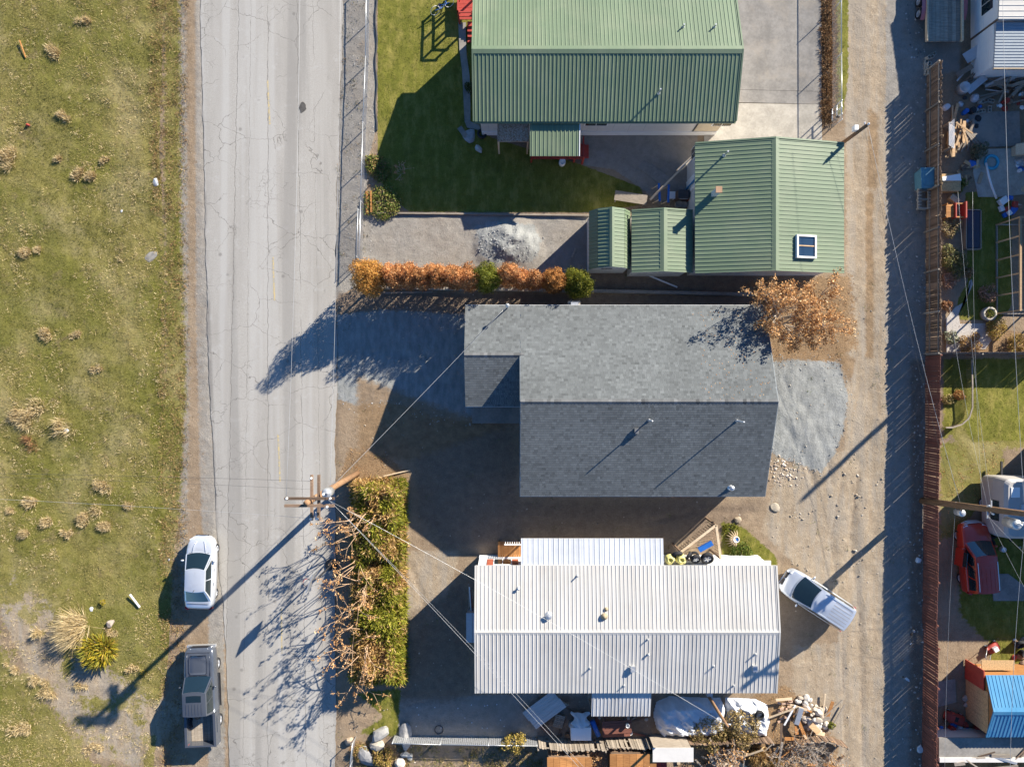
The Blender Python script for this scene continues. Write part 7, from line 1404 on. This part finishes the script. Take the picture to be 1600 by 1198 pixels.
mw = thing('lawn_mower', 'red and white push mower on the grass', 'mower', (*G(1549, 1010), 0), R(-60)); lofto('deck', [(-.4, .2, .25, .08), (-.25, .27, .3, .06), (.2, .27, .3, .06), (.38, .2, .24, .08)], M['red_paint'], mw); lbox('engine', mw, -.14, .14, -.14, .14, .3, .48, M['trim_white']); q = MB(); q.tube([(-.22, -.35, .25), (-.22, -1.0, .9), (.22, -1.0, .9), (.22, -.35, .25)], .018, 6); q.build('handle', M['galv'], mw, True, local=True)
for x in (-.28, .28):
    for y in (-.3, .3): wheel(mw, x, y, .1, .06)
# bottom right flat roof and deck
fr = thing('flat_roof_building', 'low building with pale grey flat roof at the bottom right corner', 'building', (*G(1540, 1165), 0)); a, b = P(1467, 1152, 1.3), P(1660, 1182, 1.3); wbox('wall', fr, a.x+.05, b.x, b.y+.05, a.y-.05, -.1, 1.25, M['siding']); wbox('roof', fr, a.x, b.x, b.y, a.y, 1.25, 1.33, M['grey_concrete']); wbox('parapet', fr, a.x, b.x, b.y-.28, b.y-.005, 1.2, 1.4, M['siding'])
deckp('yellow brown plank deck at the bottom right corner', 1477, 1190, 1640, 1225, 1.0, 22, M['wood_orange'])
# patio clutter
q = MB(); q.tube([P(1541, 255, .3), P(1545, 275, .6), P(1550, 292, .6), P(1557, 310, .2)], .06, 8); one(q, 'white_hose', M['trim_white'], 'thick white pipe arching over the concrete pad', 'pipe', (*G(1549, 285), 0), None, True)
q = MB(); q.lathe([(.3, .1), (.42, .04), (.5, .1), (.42, .2)], 20, Matrix.Translation((*G(1548, 254), 0)), True); one(q, 'paddling_ring', m_plain('cyan', (.05, .35, .5), .4), 'blue inflatable ring on the concrete pad', 'toy', (*G(1548, 254), 0), None, True)
t = thing('kennel', 'small tan box shelter on the shaded patio edge', 'kennel', (*G(1587, 238), 0)); lbox('box', t, -.3, .3, -.28, .28, 0, .5, M['wood_pale']); q = MB(); q.prism([(-.36, .5), (.36, .5), (0, .78)], -.34, .34, Matrix.Rotation(R(90), 4, 'X')); q.build('roof', M['wood_pale'], t, local=True)
rc = random.Random(8); cl_ = [('blue_plastic', 'blue'), ('trim_white', 'white'), ('red_paint', 'red'), ('wood_brown', 'brown'), ('galv', 'grey')]
for i in range(12):
    px, py = 1575+rc.uniform(-14, 16), 322+rc.uniform(-14, 16); c_, w = cl_[i % 5]; s = rc.uniform(.12, .26); q = MB(); q.box((*G(px, py), .12+.1*(i % 3)), (s*2, s*1.5, s), rc.uniform(0, 3)); one(q, 'toy_box', M[c_], '%s object in the toy heap at the patio corner' % w, 'toy', (*G(px, py), .1), 'toy heap at the patio corner')
for px, py, c_, lb in ((1477, 168, 'tarp', 'pale blue tub lying behind the weathered fence'), (1522, 154, 'tarp', 'white crumpled sheet in the scrap yard'), (1518, 257, 'blue_plastic', 'blue basin on the dark soil'), (1590, 252, 'galv', 'grey box at the patio far side')): rock(lb, px, py, (.32, .28, .2), None, 'yard_tub', None, 0, int(px), M[c_], 'tub')

# ---- more of the scrap and clutter, each piece its own object
def scrapboards(n, reg, mats, label, group, lmin, lmax, seed, z=.05, zj=.3, ang=None):
    r = random.Random(seed)
    for i in range(n):
        px, py = r.uniform(reg[0], reg[2]), r.uniform(reg[1], reg[3]); x, y = G(px, py); a = r.uniform(0, 3.14) if ang is None else r.gauss(*ang); l = r.uniform(lmin, lmax); z0 = z+r.uniform(0, zj); q = MB()
        q.beam((x-math.cos(a)*l/2, y-math.sin(a)*l/2, z0), (x+math.cos(a)*l/2, y+math.sin(a)*l/2, z0+r.uniform(-.04, .2)), r.choice([.07, .1, .14, .2]), .035); one(q, 'scrap_board', M[r.choice(mats)], label, 'board', (x, y, z0), group)
def oddments(n, reg, mats, label, group, seed, smin=.1, smax=.24, z=0):
    r = random.Random(seed)
    for i in range(n):
        px, py = r.uniform(reg[0], reg[2]), r.uniform(reg[1], reg[3]); s = r.uniform(smin, smax); m = M[r.choice(mats)]
        if i % 3 == 0: barrel(label, px, py, s*.8, s*1.6, m, z, 'clutter', 'pot')['group'] = group
        else: rock(label, px, py, (s*r.uniform(.8, 1.3), s, s*.6), None, 'sack_bundle', group, z, seed*100+i, m, 'clutter')
scrapboards(26, (1540, 122, 1604, 158), ('wood_grey', 'wood_brown', 'wood_grey', 'galv'), 'old board in the scrap stack below the house addition', 'scrap stack below the addition', .8, 2.2, 71, .05, .5, (.15, .35))
scrapboards(9, (1500, 95, 1540, 130), ('wood_grey', 'wood_brown', 'galv'), 'old board in the scrap beside the house addition', 'scrap beside the addition', .8, 1.8, 72, .05, .4, (.6, .3))
oddments(14, (1498, 150, 1530, 200), ('galv', 'black', 'concrete', 'blue_plastic', 'dark_metal'), 'small scrap item between lumber pile and shaded patio', 'scrap items by the shaded patio', 73)
oddments(12, (1556, 142, 1604, 170), ('red_paint', 'galv', 'black', 'wood_brown', 'trim_white'), 'small item along the north edge of the shaded patio', 'items north of the shaded patio', 74)
oddments(10, (1588, 240, 1604, 300), ('trim_white', 'galv', 'wood_pale', 'blue_plastic'), 'small item at the east side of the concrete pad', 'items east of the concrete pad', 75)
scrapboards(10, (1492, 255, 1535, 285), ('wood_pale', 'wood_brown', 'wood_new'), 'short board lying on the soil south of the lumber pile', 'boards south of the lumber pile', .5, 1.5, 76, .04, .15)
oddments(16, (1468, 1112, 1530, 1150), ('red_paint', 'trim_white', 'black', 'blue_plastic', 'wood_brown', 'dark_metal'), 'small item in the clutter west of the blue shed', 'clutter west of the blue shed', 77)
oddments(9, (1580, 995, 1604, 1040), ('red_paint', 'black', 'galv', 'wood_brown'), 'small item in the heap north of the blue shed', 'heap north of the blue shed', 78, .12, .3)
oddments(12, (1552, 800, 1604, 860), ('black', 'dark_metal', 'galv', 'concrete'), 'small dark item beside the camper', 'items beside the camper', 79)
oddments(12, (845, 1108, 1018, 1148), ('black', 'wood_brown', 'dark_metal', 'galv', 'concrete'), 'small item on the soil behind the mobile home', 'items behind the mobile home', 80)
scrapboards(12, (845, 1100, 1018, 1150), ('wood_brown', 'wood_grey', 'wood_red'), 'loose board on the soil behind the mobile home', 'loose boards behind the mobile home', .4, 1.3, 81, .03, .06)
scrapboards(22, (1200, 1098, 1312, 1195), ('wood_pale', 'wood_brown', 'wood_orange', 'wood_grey'), 'loose board among the dead brush by the rubble', 'boards among the dead brush', .5, 1.8, 82, .05, .4)
scrapboards(12, (1065, 1160, 1200, 1198), ('wood_grey', 'wood_pale', 'wood_brown'), 'grey limb or board in the tangle behind the tarps', 'tangle behind the tarps', .8, 2.2, 83, .05, .6)
oddments(10, (1406, 600, 1440, 1190), ('tarp', 'galv', 'concrete', 'wood_brown'), 'small litter piece at the foot of the brown fence', 'litter along the brown fence', 84, .04, .1)
for i, (px, py, sd) in enumerate(((1240, 1160, 91), (1290, 1178, 92), (1215, 1182, 93))): leafy_tree('dead_brush', ('grey branch tangle left of the main brush heap', 'grey branch tangle behind the fence corner', 'grey branch tangle at the bottom edge beside the cut tree')[i], 'brush', G(px, py), 7, 2, .75, .025, 3, .035, BROWN, M['pale_bark'], sd, .85, -.03, .1)
bush('dry_brush', 'brown leafy heap in front of the cut grey tree', 1150, 1160, .9, .6, [(.32, .22, .09), (.42, .3, .13), (.22, .16, .06), (.5, .38, .2)], 1500, .04); bush('dry_brush', 'golden spiky plant at the bottom edge near the brush', 1205, 1190, .9, .6, [(.44, .28, .08), (.36, .22, .07), (.5, .36, .14), (.26, .18, .06)], 1200, .02, kind='spray')
rs = random.Random(5)
for i in range(16):
    px, py = rs.uniform(650, 790), rs.uniform(1095, 1140); rock('tiny pale litter scrap in the shaded yard west of the mobile home', px, py, (.05, .04, .03), None, 'paper_scrap', 'litter in the shaded west yard', 0, 300+i, M['tarp'], 'litter')

scatter_tufts('dry_yard_grass', 170, (560, 1162, 845, 1205, lambda px, py: True), .2, .22, [(.36, .27, .11), (.2, .18, .04), (.46, .34, .16), (.14, .14, .03)], (3, 3, 2, 2), 'rough dry grass south of the slatted fence', 26, .012)
n = 170; lx = rng.uniform(10.5, 14.6, n); ly = rng.uniform(-.9, 4.4, n); lz = np.array([HM(a, b)+.04 for a, b in zip(lx, ly)]); pts_ = np.stack([lx, ly, lz], -1)-np.array(gh.location)
crown(gr, 'roof_leaves', pts_, np.tile(np.array([0, .3, 1.]), (n, 1)), .035, palette(BROWN, (4, 3, 3, 1), n), .6, rand=.25)['kind'] = 'stuff'

for i, (px, py, sd) in enumerate(((880, 1186, 94), (925, 1190, 95), (1000, 1192, 96))): leafy_tree('dead_brush', ('dry twigs spilling over the western orange board roof', 'dry twigs between the two orange board roofs', 'dry twigs over the eastern orange board roof')[i], 'brush', G(px, py), 6, 2, .8, .02, 8, .035, BROWN, M['pale_bark'], sd, .7, .12, .1)
scrapboards(12, (1475, 1158, 1600, 1180), ('wood_grey', 'wood_brown', 'galv', 'wood_pale'), 'loose board lying on the flat grey roof at the corner', 'boards on the flat grey roof', .6, 1.8, 97, 1.36, .02, (.1, .5))
scrapboards(16, (860, 1160, 1060, 1180), ('wood_grey', 'wood_brown', 'wood_pale'), 'weathered board lying south of the grey board fence', 'boards south of the grey fence', .6, 1.6, 98, .05, .3)
scrapboards(14, (1100, 1150, 1215, 1196), ('wood_grey', 'wood_pale', 'wood_brown'), 'weathered board lying around the cut grey tree', 'boards around the cut grey tree', .8, 2.0, 99, .1, .5)
